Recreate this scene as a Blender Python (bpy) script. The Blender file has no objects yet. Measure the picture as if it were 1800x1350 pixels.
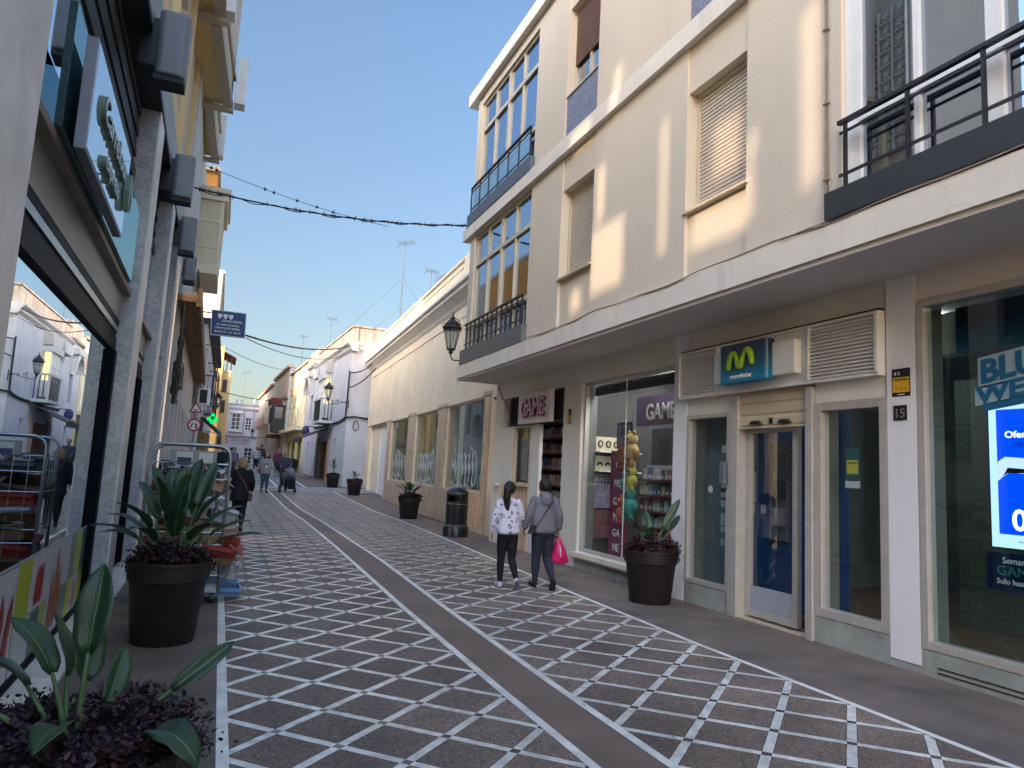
import bpy, bmesh, math, random
from mathutils import Vector, Matrix, noise
random.seed(7)
sc = bpy.context.scene
R = math.radians
# ------------------------------------------------------------------ camera
CAMZ = 1.55
F = 1253.0
def _cam():
    Zc = Vector((1420-900, -9324-675, F)).normalized()
    Yc = Vector((385-900, 805-675, F)); Yc = (Yc-Zc*Yc.dot(Zc)).normalized()
    Xc = Yc.cross(Zc)
    # camera axes (x right, y down, z fwd) expressed in the world
    r = Vector((Xc[0], Yc[0], Zc[0])); d = Vector((Xc[1], Yc[1], Zc[1])); f = Vector((Xc[2], Yc[2], Zc[2]))
    u = -d; b = -f
    return Matrix(((r.x, u.x, b.x, 0), (r.y, u.y, b.y, 0), (r.z, u.z, b.z, CAMZ), (0, 0, 0, 1)))
cd = bpy.data.cameras.new('camera'); cam = bpy.data.objects.new('camera', cd); sc.collection.objects.link(cam)
cam.matrix_world = _cam()
cd.sensor_fit = 'HORIZONTAL'; cd.sensor_width = 36; cd.lens = F/1800*36; cd.clip_start = 0.05; cd.clip_end = 2000
sc.camera = cam
# ------------------------------------------------------------------ sky and sun
SUN_EL, SUN_AZ = 21.0, 55.0       # the sun stands behind the camera, to its left
w = bpy.data.worlds.new('World'); sc.world = w; w.use_nodes = True
nt = w.node_tree; nt.nodes.clear()
sky = nt.nodes.new('ShaderNodeTexSky'); sky.sky_type = 'NISHITA'; sky.sun_disc = False
sky.sun_elevation = R(SUN_EL); sky.sun_rotation = R(180+SUN_AZ); sky.altitude = 20; sky.air_density = 1.0; sky.dust_density = 2.0; sky.ozone_density = 1.6
bg = nt.nodes.new('ShaderNodeBackground'); bg.inputs['Strength'].default_value = 0.15
wo = nt.nodes.new('ShaderNodeOutputWorld'); 
sdir = Vector((-math.sin(R(SUN_AZ))*math.cos(R(SUN_EL)), -math.cos(R(SUN_AZ))*math.cos(R(SUN_EL)), math.sin(R(SUN_EL))))
def _wn(t, **k):
    x = nt.nodes.new(t)
    for a, v in k.items(): setattr(x, a, v)
    return x
tc_ = _wn('ShaderNodeTexCoord'); dt = _wn('ShaderNodeVectorMath', operation='DOT_PRODUCT'); dt.inputs[1].default_value = sdir; nt.links.new(tc_.outputs['Generated'], dt.inputs[0])
sun_side = _wn('ShaderNodeMapRange', interpolation_type='SMOOTHSTEP')      # sky brightened on the sun's side, added to lift the light on the facades
for i, v in enumerate((-.25, .95, 0.0, 1.0)): sun_side.inputs[i+1].default_value = v
nt.links.new(dt.outputs['Value'], sun_side.inputs[0])
vm = _wn('ShaderNodeMix', data_type='RGBA'); vm.inputs[6].default_value = (.50, .53, .54, 1); vm.inputs[7].default_value = (2.7, 2.6, 2.52, 1); nt.links.new(sun_side.outputs[0], vm.inputs[0])
sx = _wn('ShaderNodeSeparateXYZ'); nt.links.new(tc_.outputs['Generated'], sx.inputs[0])
hz0 = _wn('ShaderNodeMapRange'); 
for i, v in enumerate((0.0, .55, 0.0, 1.0)): hz0.inputs[i+1].default_value = v
nt.links.new(sx.outputs[2], hz0.inputs[0])
m1_ = _wn('ShaderNodeMix', data_type='RGBA', blend_type='MULTIPLY'); m1_.inputs[0].default_value = 1; nt.links.new(sky.outputs[0], m1_.inputs[6]); nt.links.new(vm.outputs[2], m1_.inputs[7])
hc_ = _wn('ShaderNodeMix', data_type='RGBA'); hc_.inputs[6].default_value = (.70, .575, .465, 1); hc_.inputs[7].default_value = (1, 1, 1, 1); nt.links.new(hz0.outputs[0], hc_.inputs[0])
m2_ = _wn('ShaderNodeVectorMath', operation='MULTIPLY'); nt.links.new(m1_.outputs[2], m2_.inputs[0]); nt.links.new(hc_.outputs[2], m2_.inputs[1])
nt.links.new(m2_.outputs[0], bg.inputs[0]); nt.links.new(bg.outputs[0], wo.inputs[0])
ld = bpy.data.lights.new('sun', 'SUN'); ld.energy = 3.2; ld.angle = R(0.6); ld.color = (1.0, 0.78, 0.55)
sun = bpy.data.objects.new('sun', ld); sc.collection.objects.link(sun)
sdir = Vector((-math.sin(R(SUN_AZ))*math.cos(R(SUN_EL)), -math.cos(R(SUN_AZ))*math.cos(R(SUN_EL)), math.sin(R(SUN_EL))))
sun.rotation_euler = sdir.to_track_quat('Z', 'Y').to_euler()
vs = sc.view_settings; vs.view_transform = 'Standard'; vs.look = 'None'; vs.gamma = 1.0; vs.exposure = 1.85
sc.cycles.use_denoising = True; sc.cycles.max_bounces = 8; sc.cycles.diffuse_bounces = 4; sc.cycles.glossy_bounces = 4
sc.cycles.transparent_max_bounces = 16; sc.cycles.sample_clamp_indirect = 6.0; sc.cycles.caustics_reflective = False; sc.cycles.caustics_refractive = False
# ------------------------------------------------------------------ helpers
class MB:
    def __init__(s, xf=None): s.v = []; s.f = []; s.xf = xf; s.uv = []
    def add(s, vs, fs, uvs=None):
        n = len(s.v)
        s.v += [tuple(s.xf(*p)) if s.xf else tuple(p) for p in vs]
        s.f += [tuple(i+n for i in f) for f in fs]
        s.uv += uvs if uvs else [(0, 0)]*len(vs)
        return s
    def box(s, x0, x1, y0, y1, z0, z1):
        vs = [(x, y, z) for z in (z0, z1) for y in (y0, y1) for x in (x0, x1)]
        return s.add(vs, [(0, 2, 3, 1), (4, 5, 7, 6), (0, 1, 5, 4), (2, 6, 7, 3), (0, 4, 6, 2), (1, 3, 7, 5)])
    def rbox(s, x0, x1, y0, y1, z0, z1, r=.02):      # box with chamfered vertical edges
        P = [(x0+r, y0), (x1-r, y0), (x1, y0+r), (x1, y1-r), (x1-r, y1), (x0+r, y1), (x0, y1-r), (x0, y0+r)]
        return s.prism([(a, b) for a, b in P], z0, z1)
    def prism(s, poly, z0, z1, ax='z'):
        n = len(poly)
        if ax == 'z': f = lambda a, b, c: (a, b, c)
        elif ax == 'y': f = lambda a, b, c: (a, c, b)
        else: f = lambda a, b, c: (c, a, b)
        vs = [f(a, b, z0) for a, b in poly]+[f(a, b, z1) for a, b in poly]
        return s.add(vs, [tuple(range(n))[::-1], tuple(range(n, 2*n))]+[(i, (i+1) % n, n+(i+1) % n, n+i) for i in range(n)])
    def quad(s, a, b, c, d, uvs=None): return s.add([a, b, c, d], [(0, 1, 2, 3)], uvs)
    def tube(s, pts, r, n=6, cap=True):
        pts = [Vector(p) for p in pts]
        rs = r if isinstance(r, (list, tuple)) else [r]*len(pts)
        vs = []; fs = []; up = None
        for i, p in enumerate(pts):
            t = (pts[min(i+1, len(pts)-1)]-pts[max(i-1, 0)])
            if t.length < 1e-9: t = Vector((0, 0, 1))
            t.normalize()
            if up is None: up = t.orthogonal().normalized()
            a = (up-t*up.dot(t))
            a = a.normalized() if a.length > 1e-6 else t.orthogonal().normalized()
            up = a; b = t.cross(a)
            for k in range(n):
                q = 2*math.pi*k/n; vs.append(tuple(p+(a*math.cos(q)+b*math.sin(q))*rs[i]))
        for i in range(len(pts)-1):
            for k in range(n): fs.append((i*n+k, i*n+(k+1) % n, (i+1)*n+(k+1) % n, (i+1)*n+k))
        if cap: fs += [tuple(range(n))[::-1], tuple(range((len(pts)-1)*n, len(pts)*n))]
        return s.add(vs, fs)
    def lathe(s, prof, cx=0, cy=0, n=24, z=0):
        vs = []; fs = []
        for (r, h) in prof:
            for k in range(n):
                q = 2*math.pi*k/n; vs.append((cx+r*math.cos(q), cy+r*math.sin(q), z+h))
        for i in range(len(prof)-1):
            for k in range(n): fs.append((i*n+k, i*n+(k+1) % n, (i+1)*n+(k+1) % n, (i+1)*n+k))
        fs += [tuple(range(n))[::-1], tuple(range((len(prof)-1)*n, len(prof)*n))]
        return s.add(vs, fs)
    def ell(s, c, r, n=12, m=8, rot=None):
        vs = []; fs = []; c = Vector(c)
        for i in range(m+1):
            th = math.pi*i/m
            for k in range(n):
                q = 2*math.pi*k/n
                p = Vector((r[0]*math.sin(th)*math.cos(q), r[1]*math.sin(th)*math.sin(q), r[2]*math.cos(th)))
                if rot: p = rot @ p
                vs.append(tuple(c+p))
        for i in range(m):
            for k in range(n): fs.append((i*n+k, (i+1)*n+k, (i+1)*n+(k+1) % n, i*n+(k+1) % n))
        return s.add(vs, fs)
    def mesh(s, name, clean=False):
        me = bpy.data.meshes.new(name); me.from_pydata(s.v, [], s.f)
        if any(u != (0, 0) for u in s.uv):
            ul = me.uv_layers.new(name='UVMap')
            for l in me.loops: ul.data[l.index].uv = s.uv[l.vertex_index]
        bm = bmesh.new(); bm.from_mesh(me)
        if clean: bmesh.ops.remove_doubles(bm, verts=bm.verts, dist=1e-5)
        bmesh.ops.recalc_face_normals(bm, faces=bm.faces); bm.to_mesh(me); bm.free()
        return me
    def build(s, name, mat, parent=None, smooth=False, bevel=0, clean=False):
        me = s.mesh(name, clean); return mk(name, me, mat, parent, smooth, bevel)
def mk(name, me, mat, parent=None, smooth=False, bevel=0):
    ob = bpy.data.objects.new(name, me); sc.collection.objects.link(ob)
    if mat is not None and len(me.materials) == 0: me.materials.append(mat)
    if smooth:
        for p in me.polygons: p.use_smooth = True
    if bevel:
        b = ob.modifiers.new('bevel', 'BEVEL'); b.width = bevel; b.segments = 2; b.limit_method = 'ANGLE'; b.angle_limit = R(40)
    if parent is not None:
        ob.parent = parent; bpy.context.view_layer.update() if False else None
        ob.matrix_parent_inverse = parent_inv(parent)
    return ob
def parent_inv(p):
    m = p.matrix_basis.copy()
    q = p.parent
    if q is not None: m = (q.matrix_basis @ m) if not q.parent else m
    return m.inverted()
def tag(o, label, cat, group=None, kind=None):
    if label: o['label'] = label
    if cat: o['category'] = cat
    if group: o['group'] = group
    if kind: o['kind'] = kind
    return o
def thing(name, label, cat, loc=(0, 0, 0), group=None, rz=0):
    o = bpy.data.objects.new(name, None); sc.collection.objects.link(o); o.empty_display_size = .2
    o.location = loc; o.rotation_euler = (0, 0, rz)
    return tag(o, label, cat, group)
def local(o):             # geometry given in the thing's own coordinates
    return o
def mkl(mb, name, mat, parent, smooth=False, bevel=0, label=None):   # parented, mesh in parent's local frame
    me = mb.mesh(name); ob = bpy.data.objects.new(name, me); sc.collection.objects.link(ob)
    me.materials.append(mat)
    if smooth:
        for p in me.polygons: p.use_smooth = True
    if bevel:
        b = ob.modifiers.new('bevel', 'BEVEL'); b.width = bevel; b.segments = 2; b.limit_method = 'ANGLE'; b.angle_limit = R(40)
    ob.parent = parent
    if label: ob['label'] = label
    return ob
def copy_tree(o, parent=None):
    c = o.copy(); sc.collection.objects.link(c)
    if parent is not None: c.parent = parent
    for ch in list(o.children): copy_tree(ch, c)
    return c
def gz(y): return 0. if y < 25 else min(.03*(y-25), 1.0)
# ------------------------------------------------------------------ materials
_m = {}
def nm(name):
    m = bpy.data.materials.new(name); m.use_nodes = True; n = m.node_tree; n.nodes.clear()
    o = n.nodes.new('ShaderNodeOutputMaterial'); return m, n, o
def N(n, t, **k):
    x = n.nodes.new(t)
    for a, v in k.items(): setattr(x, a, v)
    return x
def col(c): return (c[0], c[1], c[2], 1)
def pm(name, c, rough=.6, var=.12, scale=3.0, bump=.0, bscale=60, metal=0, spec=.4, c2=None, streak=0, aniso=(1, 1, 1), coat=0, crack=0):
    if name in _m: return _m[name]
    m, n, o = nm(name); L = n.links.new
    b = N(n, 'ShaderNodeBsdfPrincipled'); L(b.outputs[0], o.inputs[0])
    b.inputs['Roughness'].default_value = rough; b.inputs['Metallic'].default_value = metal
    b.inputs['Specular IOR Level'].default_value = spec; b.inputs['Coat Weight'].default_value = coat
    g = N(n, 'ShaderNodeNewGeometry')
    mp = N(n, 'ShaderNodeMapping'); mp.inputs['Scale'].default_value = aniso; L(g.outputs['Position'], mp.inputs[0])
    no = N(n, 'ShaderNodeTexNoise'); no.inputs['Scale'].default_value = scale; no.inputs['Detail'].default_value = 6; no.inputs['Roughness'].default_value = .6
    L(mp.outputs[0], no.inputs[0])
    cr = N(n, 'ShaderNodeMapRange'); cr.inputs[1].default_value = .3; cr.inputs[2].default_value = .7; L(no.outputs[0], cr.inputs[0])
    mx = N(n, 'ShaderNodeMix', data_type='RGBA'); L(cr.outputs[0], mx.inputs[0])
    d = c2 if c2 else [v*(1-var) for v in c]
    e = c if c2 else [min(1, v*(1+var*.5)) for v in c]
    mx.inputs[6].default_value = col(d); mx.inputs[7].default_value = col(e)
    out = mx.outputs[2]
    if streak:
        mp2 = N(n, 'ShaderNodeMapping'); mp2.inputs['Scale'].default_value = (2.6, 2.6, .32); L(g.outputs['Position'], mp2.inputs[0])
        n2 = N(n, 'ShaderNodeTexNoise'); n2.inputs['Scale'].default_value = 1.5; n2.inputs['Detail'].default_value = 9; n2.inputs['Roughness'].default_value = .68; L(mp2.outputs[0], n2.inputs[0])
        r2 = N(n, 'ShaderNodeMapRange'); r2.inputs[1].default_value = .52; r2.inputs[2].default_value = .75; r2.inputs[4].default_value = streak; L(n2.outputs[0], r2.inputs[0])
        m2 = N(n, 'ShaderNodeMix', data_type='RGBA'); L(r2.outputs[0], m2.inputs[0]); L(out, m2.inputs[6]); m2.inputs[7].default_value = col([v*.45 for v in c]); out = m2.outputs[2]
    if crack:
        n3 = N(n, 'ShaderNodeTexNoise'); n3.inputs['Scale'].default_value = 2.2; n3.inputs['Detail'].default_value = 6; L(g.outputs['Position'], n3.inputs[0])
        m3 = N(n, 'ShaderNodeMix', data_type='RGBA'); m3.inputs[0].default_value = .3; L(g.outputs['Position'], m3.inputs[6]); L(n3.outputs['Color'], m3.inputs[7])
        vo = N(n, 'ShaderNodeTexVoronoi', feature='DISTANCE_TO_EDGE'); vo.inputs['Scale'].default_value = .9; L(m3.outputs[2], vo.inputs[0])
        r3 = N(n, 'ShaderNodeMapRange'); r3.inputs[1].default_value = .0; r3.inputs[2].default_value = .006; r3.inputs[3].default_value = 1; r3.inputs[4].default_value = 0; L(vo.outputs[0], r3.inputs[0])
        n4 = N(n, 'ShaderNodeTexNoise'); n4.inputs['Scale'].default_value = .7; L(g.outputs['Position'], n4.inputs[0])
        r4 = N(n, 'ShaderNodeMapRange'); r4.inputs[1].default_value = .48; r4.inputs[2].default_value = .6; r4.inputs[4].default_value = crack; L(n4.outputs[0], r4.inputs[0])
        k3 = N(n, 'ShaderNodeMath', operation='MULTIPLY'); L(r3.outputs[0], k3.inputs[0]); L(r4.outputs[0], k3.inputs[1])
        m4 = N(n, 'ShaderNodeMix', data_type='RGBA'); L(k3.outputs[0], m4.inputs[0]); L(out, m4.inputs[6]); m4.inputs[7].default_value = col([v*.4 for v in c]); out = m4.outputs[2]
    L(out, b.inputs['Base Color'])
    if bump:
        nb = N(n, 'ShaderNodeTexNoise'); nb.inputs['Scale'].default_value = bscale; nb.inputs['Detail'].default_value = 4; L(mp.outputs[0], nb.inputs[0])
        bu = N(n, 'ShaderNodeBump'); bu.inputs['Strength'].default_value = bump; bu.inputs['Distance'].default_value = .01; L(nb.outputs[0], bu.inputs['Height']); L(bu.outputs[0], b.inputs['Normal'])
    _m[name] = m; return m
def glass(name, tint=(.8, .86, .86), refl=.12, refl_tint=(1, 1, 1), rough=.0):
    """thin see-through pane: transparent + mirror layer that grows at grazing angles"""
    if name in _m: return _m[name]
    m, n, o = nm(name); L = n.links.new
    t = N(n, 'ShaderNodeBsdfTransparent'); t.inputs[0].default_value = col(tint)
    g = N(n, 'ShaderNodeBsdfGlossy'); g.inputs['Roughness'].default_value = rough; g.inputs[0].default_value = col(refl_tint)
    lw = N(n, 'ShaderNodeLayerWeight'); lw.inputs[0].default_value = .5
    pw = N(n, 'ShaderNodeMath', operation='POWER'); L(lw.outputs['Facing'], pw.inputs[0]); pw.inputs[1].default_value = 5.0
    mr = N(n, 'ShaderNodeMapRange'); mr.inputs[3].default_value = refl; mr.inputs[4].default_value = 1.0; L(pw.outputs[0], mr.inputs[0])
    mx = N(n, 'ShaderNodeMixShader'); L(mr.outputs[0], mx.inputs[0]); L(t.outputs[0], mx.inputs[1]); L(g.outputs[0], mx.inputs[2]); L(mx.outputs[0], o.inputs[0])
    _m[name] = m; return m
def mirror(name, refl=.7, tint=(.8, .88, .95), body=(.01, .012, .015)):
    """sun-reflecting shop glass: mostly mirror over dark"""
    if name in _m: return _m[name]
    m, n, o = nm(name); L = n.links.new
    g = N(n, 'ShaderNodeBsdfGlossy'); g.inputs['Roughness'].default_value = 0; g.inputs[0].default_value = col(tint)
    d = N(n, 'ShaderNodeBsdfDiffuse'); d.inputs[0].default_value = col(body)
    mx = N(n, 'ShaderNodeMixShader'); mx.inputs[0].default_value = refl; L(d.outputs[0], mx.inputs[1]); L(g.outputs[0], mx.inputs[2]); L(mx.outputs[0], o.inputs[0])
    _m[name] = m; return m
def emis(name, c, s):
    if name in _m: return _m[name]
    m, n, o = nm(name); e = N(n, 'ShaderNodeEmission'); e.inputs[0].default_value = col(c); e.inputs[1].default_value = s
    n.links.new(e.outputs[0], o.inputs[0]); _m[name] = m; return m
def marble():
    m, n, o = nm('marble'); L = n.links.new
    b = N(n, 'ShaderNodeBsdfPrincipled'); b.inputs['Roughness'].default_value = .22; L(b.outputs[0], o.inputs[0])
    g = N(n, 'ShaderNodeNewGeometry'); v = N(n, 'ShaderNodeTexNoise'); v.inputs['Scale'].default_value = 5.5; v.inputs['Detail'].default_value = 12; v.inputs['Roughness'].default_value = .62; v.inputs['Distortion'].default_value = 1.1
    L(g.outputs['Position'], v.inputs[0])
    r = N(n, 'ShaderNodeValToRGB'); e = r.color_ramp.elements; e[0].position = .36; e[0].color = (.40, .42, .45, 1); e[1].position = .66; e[1].color = (.44, .46, .48, 1)
    for p, c in ((.455, (.48, .50, .53)), (.495, (.31, .33, .37)), (.53, (.47, .49, .52)), (.60, (.52, .54, .56))):
        q = e.new(p); q.color = col(c)
    L(v.outputs[0], r.inputs[0]); L(r.outputs[0], b.inputs['Base Color']); _m['marble'] = m; return m
def paving(aw=.128, name='paving_pattern'):
    """aggregate slabs with a diagonal lattice of marble strips, laid out in the lane's own UV"""
    m, n, o = nm(name); L = n.links.new
    b = N(n, 'ShaderNodeBsdfPrincipled'); b.inputs['Roughness'].default_value = .62; L(b.outputs[0], o.inputs[0])
    uv = N(n, 'ShaderNodeUVMap'); uv.uv_map = 'UVMap'; sp = N(n, 'ShaderNodeSeparateXYZ'); L(uv.outputs[0], sp.inputs[0])
    g = N(n, 'ShaderNodeNewGeometry')
    def math_(op, a, bb=None):
        x = N(n, 'ShaderNodeMath', operation=op)
        for i, q in enumerate((a, bb)):
            if q is None: continue
            if isinstance(q, (int, float)): x.inputs[i].default_value = q
            else: L(q, x.inputs[i])
        return x.outputs[0]
    masks = []
    jit = N(n, 'ShaderNodeTexNoise'); jit.inputs['Scale'].default_value = 9; L(g.outputs['Position'], jit.inputs[0])
    jj = math_('MULTIPLY', math_('SUBTRACT', jit.outputs[0], .5), .03)
    for sgn in ('ADD', 'SUBTRACT'):
        q = math_('ADD', math_(sgn, sp.outputs[0], sp.outputs[1]), jj)
        q = math_('MULTIPLY', q, .5)
        fr = math_('ABSOLUTE', math_('SUBTRACT', math_('FRACT', math_('ADD', q, .5)), .5))
        masks.append(math_('LESS_THAN', fr, aw/2))
    frs = []; cells = []
    for sgn in ('ADD', 'SUBTRACT'):
        q = math_('MULTIPLY', math_(sgn, sp.outputs[0], sp.outputs[1]), .5)
        frs.append(math_('ABSOLUTE', math_('SUBTRACT', math_('FRACT', math_('ADD', math_('ADD', q, math_('MULTIPLY', jj, .5)), .5)), .5))); cells.append(math_('FLOOR', q))
    joint = math_('MAXIMUM', *[math_('MULTIPLY', math_('GREATER_THAN', f_, aw/2), math_('LESS_THAN', f_, aw/2+.014)) for f_ in frs])
    cv = N(n, 'ShaderNodeCombineXYZ'); L(cells[0], cv.inputs[0]); L(cells[1], cv.inputs[1]); wn = N(n, 'ShaderNodeTexWhiteNoise'); L(cv.outputs[0], wn.inputs[0])
    both = math_('MULTIPLY', masks[0], masks[1]); anyl = math_('MAXIMUM', masks[0], masks[1])
    # aggregate
    v = N(n, 'ShaderNodeTexVoronoi'); v.inputs['Scale'].default_value = 95; L(g.outputs['Position'], v.inputs[0])
    n1 = N(n, 'ShaderNodeTexNoise'); n1.inputs['Scale'].default_value = .9; n1.inputs['Detail'].default_value = 8; L(g.outputs['Position'], n1.inputs[0])
    ra = N(n, 'ShaderNodeValToRGB'); e = ra.color_ramp.elements; e[0].position = .0; e[0].color = (.075, .053, .040, 1); e[1].position = 1; e[1].color = (.50, .38, .29, 1)
    x = e.new(.5); x.color = (.195, .142, .108, 1); x = e.new(.8); x.color = (.27, .195, .15, 1)
    L(v.outputs['Color'], ra.inputs[0])
    mm = N(n, 'ShaderNodeMix', data_type='RGBA', blend_type='MULTIPLY'); mm.inputs[0].default_value = 1; L(ra.outputs[0], mm.inputs[6])
    rr = N(n, 'ShaderNodeMapRange'); rr.inputs[1].default_value = .3; rr.inputs[2].default_value = .7; rr.inputs[3].default_value = .70; rr.inputs[4].default_value = 1.2; L(n1.outputs[0], rr.inputs[0]); 
    cvr = N(n, 'ShaderNodeMapRange'); cvr.inputs[3].default_value = .84; cvr.inputs[4].default_value = 1.14; L(wn.outputs[0], cvr.inputs[0])
    L(math_('MULTIPLY', math_('MULTIPLY', rr.outputs[0], cvr.outputs[0]), math_('SUBTRACT', 1, math_('MULTIPLY', joint, .65))), mm.inputs[7])
    # marble
    nm2 = N(n, 'ShaderNodeTexNoise'); nm2.inputs['Scale'].default_value = 4; nm2.inputs['Detail'].default_value = 8; nm2.inputs['Distortion'].default_value = 2; L(g.outputs['Position'], nm2.inputs[0])
    rm = N(n, 'ShaderNodeValToRGB'); e = rm.color_ramp.elements; e[0].position = .25; e[0].color = (.52, .49, .44, 1); e[1].position = .6; e[1].color = (.86, .82, .74, 1)
    L(nm2.outputs[0], rm.inputs[0])
    m1 = N(n, 'ShaderNodeMix', data_type='RGBA'); L(anyl, m1.inputs[0]); L(mm.outputs[2], m1.inputs[6]); L(rm.outputs[0], m1.inputs[7])
    m2 = N(n, 'ShaderNodeMix', data_type='RGBA'); L(both, m2.inputs[0]); L(m1.outputs[2], m2.inputs[6]); m2.inputs[7].default_value = (.12, .085, .08, 1)
    # dirt blotches and gum spots over everything
    nd = N(n, 'ShaderNodeTexNoise'); nd.inputs['Scale'].default_value = 1.7; nd.inputs['Detail'].default_value = 9; nd.inputs['Roughness'].default_value = .7; L(g.outputs['Position'], nd.inputs[0])
    rd = N(n, 'ShaderNodeMapRange'); rd.inputs[1].default_value = .35; rd.inputs[2].default_value = .62; rd.inputs[3].default_value = .74; rd.inputs[4].default_value = 1.04; L(nd.outputs[0], rd.inputs[0])
    vg = N(n, 'ShaderNodeTexVoronoi'); vg.inputs['Scale'].default_value = 3.1; vg.inputs['Randomness'].default_value = 1; L(g.outputs['Position'], vg.inputs[0])
    gg = N(n, 'ShaderNodeMapRange'); gg.inputs[1].default_value = .05; gg.inputs[2].default_value = .09; gg.inputs[3].default_value = .62; gg.inputs[4].default_value = 1.0; L(vg.outputs['Distance'], gg.inputs[0])
    md = N(n, 'ShaderNodeMix', data_type='RGBA', blend_type='MULTIPLY'); md.inputs[0].default_value = 1; L(m2.outputs[2], md.inputs[6]); L(math_('MULTIPLY', rd.outputs[0], gg.outputs[0]), md.inputs[7])
    L(md.outputs[2], b.inputs['Base Color'])
    ro = N(n, 'ShaderNodeMapRange'); ro.inputs[3].default_value = .68; ro.inputs[4].default_value = .27; L(anyl, ro.inputs[0]); L(ro.outputs[0], b.inputs['Roughness'])
    bu = N(n, 'ShaderNodeBump'); bu.inputs['Strength'].default_value = .25; bu.inputs['Distance'].default_value = .004
    inv = math_('SUBTRACT', 1, anyl); L(math_('MULTIPLY', v.outputs['Distance'], inv), bu.inputs['Height']); L(bu.outputs[0], b.inputs['Normal'])
    _m[name] = m; return m
M = dict(
    cream=pm('cream_plaster', (.66, .57, .44), .85, .06, .45, .3, 24, streak=.09, crack=.22),
    cream2=pm('old_cream_plaster', (.86, .71, .50), .88, .10, .8, .5, 9, streak=.15, crack=.5),
    band=pm('band_plaster', (.77, .71, .60), .85, .08, 1.4, .3, 18, streak=.35, crack=.2),
    soffit=pm('soffit_paint', (.66, .61, .55), .9, .05, .8, .1, 30),
    shopwall=pm('shop_wall_paint', (.70, .67, .61), .8, .08, 1, .3, 18, streak=.12),
    whitewall=pm('white_pier_paint', (.74, .75, .78), .8, .06, 2, .25, 25, streak=.08),
    plinth=pm('cement_plinth', (.30, .33, .31), .9, .3, 2.5, .5, 22),
    travertine=pm('travertine', (.64, .48, .32), .55, .35, 5, .2, 30, aniso=(1, 1, .7), streak=.12),
    alu=pm('brushed_aluminium', (.50, .48, .44), .45, .12, 8, 0, metal=.3),
    champagne=pm('cream_aluminium', (.62, .53, .38), .4, .06, 4, metal=.2),
    white=pm('white_lacquer', (.82, .82, .79), .4, .05, 4),
    greywhite=pm('grey_white_lacquer', (.76, .76, .74), .45, .08, 5, streak=.15),
    slatgrey=pm('dark_slat', (.035, .04, .045), .6, .1, spec=.2),
    slate=pm('slate_blue_panel', (.10, .12, .15), .55, .1),
    charcoal=pm('charcoal_panel', (.035, .038, .04), .5, .1),
    darkgrey=pm('dark_grey_panel', (.13, .135, .135), .6, .1),
    black=pm('black_metal', (.015, .015, .017), .4, .2),
    blackframe=pm('black_anodised_frame', (.003, .004, .008), .55, .2, spec=.08),
    iron=pm('wrought_iron', (.03, .024, .024), .55, .3),
    shutter=pm('cream_shutter', (.60, .52, .42), .6, .05, 3),
    brownshutter=pm('brown_shutter', (.20, .105, .07), .55, .2, 8),
    marble=marble(),
    lightstone=pm('light_stone', (.74, .72, .68), .5, .22, 2.5, .15, 30, streak=.18),
    greystone=pm('grey_travertine', (.27, .27, .26), .5, .2, 3, .15, 20, aniso=(1, .4, 2.2)),
    pot=pm('brown_plastic_pot', (.016, .011, .011), .55, .15, 6),
    soil=pm('soil', (.03, .02, .015), .95, .4, 20),
    leaf=pm('paradise_leaf', (.036, .095, .038), .35, .45, 9, .1, 25, spec=.5),
    stem=pm('leaf_stalk', (.08, .15, .055), .45, .3, 9),
    purple=pm('purple_shrub_leaf', (.030, .013, .022), .45, .6, 25, spec=.35),
    purple2=pm('rusty_shrub_leaf', (.10, .035, .028), .5, .5, 25),
    twig=pm('twig', (.05, .03, .022), .8, .3),
    asphalt=pm('sidewalk_granite', (.205, .155, .125), .7, .25, 1.6, .8, 90, c2=(.095, .077, .068)),
    warmwalk=pm('far_sidewalk', (.21, .15, .115), .75, .2, 1.5, .3, 110),
    marblestrip=pm('marble_strip', (.82, .79, .72), .34, .3, 5),
    greyroad=pm('grey_street', (.15, .155, .165), .6, .15, 1.5, .2, 90),
    granitestrip=pm('brown_granite_strip', (.20, .14, .105), .65, .22, 1.5, .3, 120),
    skin=pm('skin', (.42, .24, .17), .5, .08, 10, spec=.35),
    g_shop=glass('shop_glass', (.84, .90, .90), .055),
    g_dark=glass('tinted_glass', (.66, .78, .80), .07),
    g_upper=glass('upper_glass', (.55, .62, .68), .42, (.75, .85, 1)),
    g_mirror=mirror('mirror_glass', .82, (.80, .89, .97)),
    g_green=mirror('green_edge_glass', .55, (.55, .75, .75), (.03, .07, .075)),
    curtain=pm('blue_grey_curtain', (.16, .20, .30), .8, .35, 2.5, aniso=(9, 9, .2)),
    greycurtain=pm('grey_curtain', (.17, .19, .22), .8, .4, 2.5, aniso=(9, 9, .2)),
    room=pm('dark_room', (.05, .05, .055), .9, .3, 2),
    paper=pm('paper', (.55, .55, .52), .7, .05),
    cable=pm('cable_rubber', (.012, .012, .013), .6, .1),
    galv=pm('galvanised_steel', (.32, .36, .38), .35, .15, 12, metal=.8),
)
PAV = paving()
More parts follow.
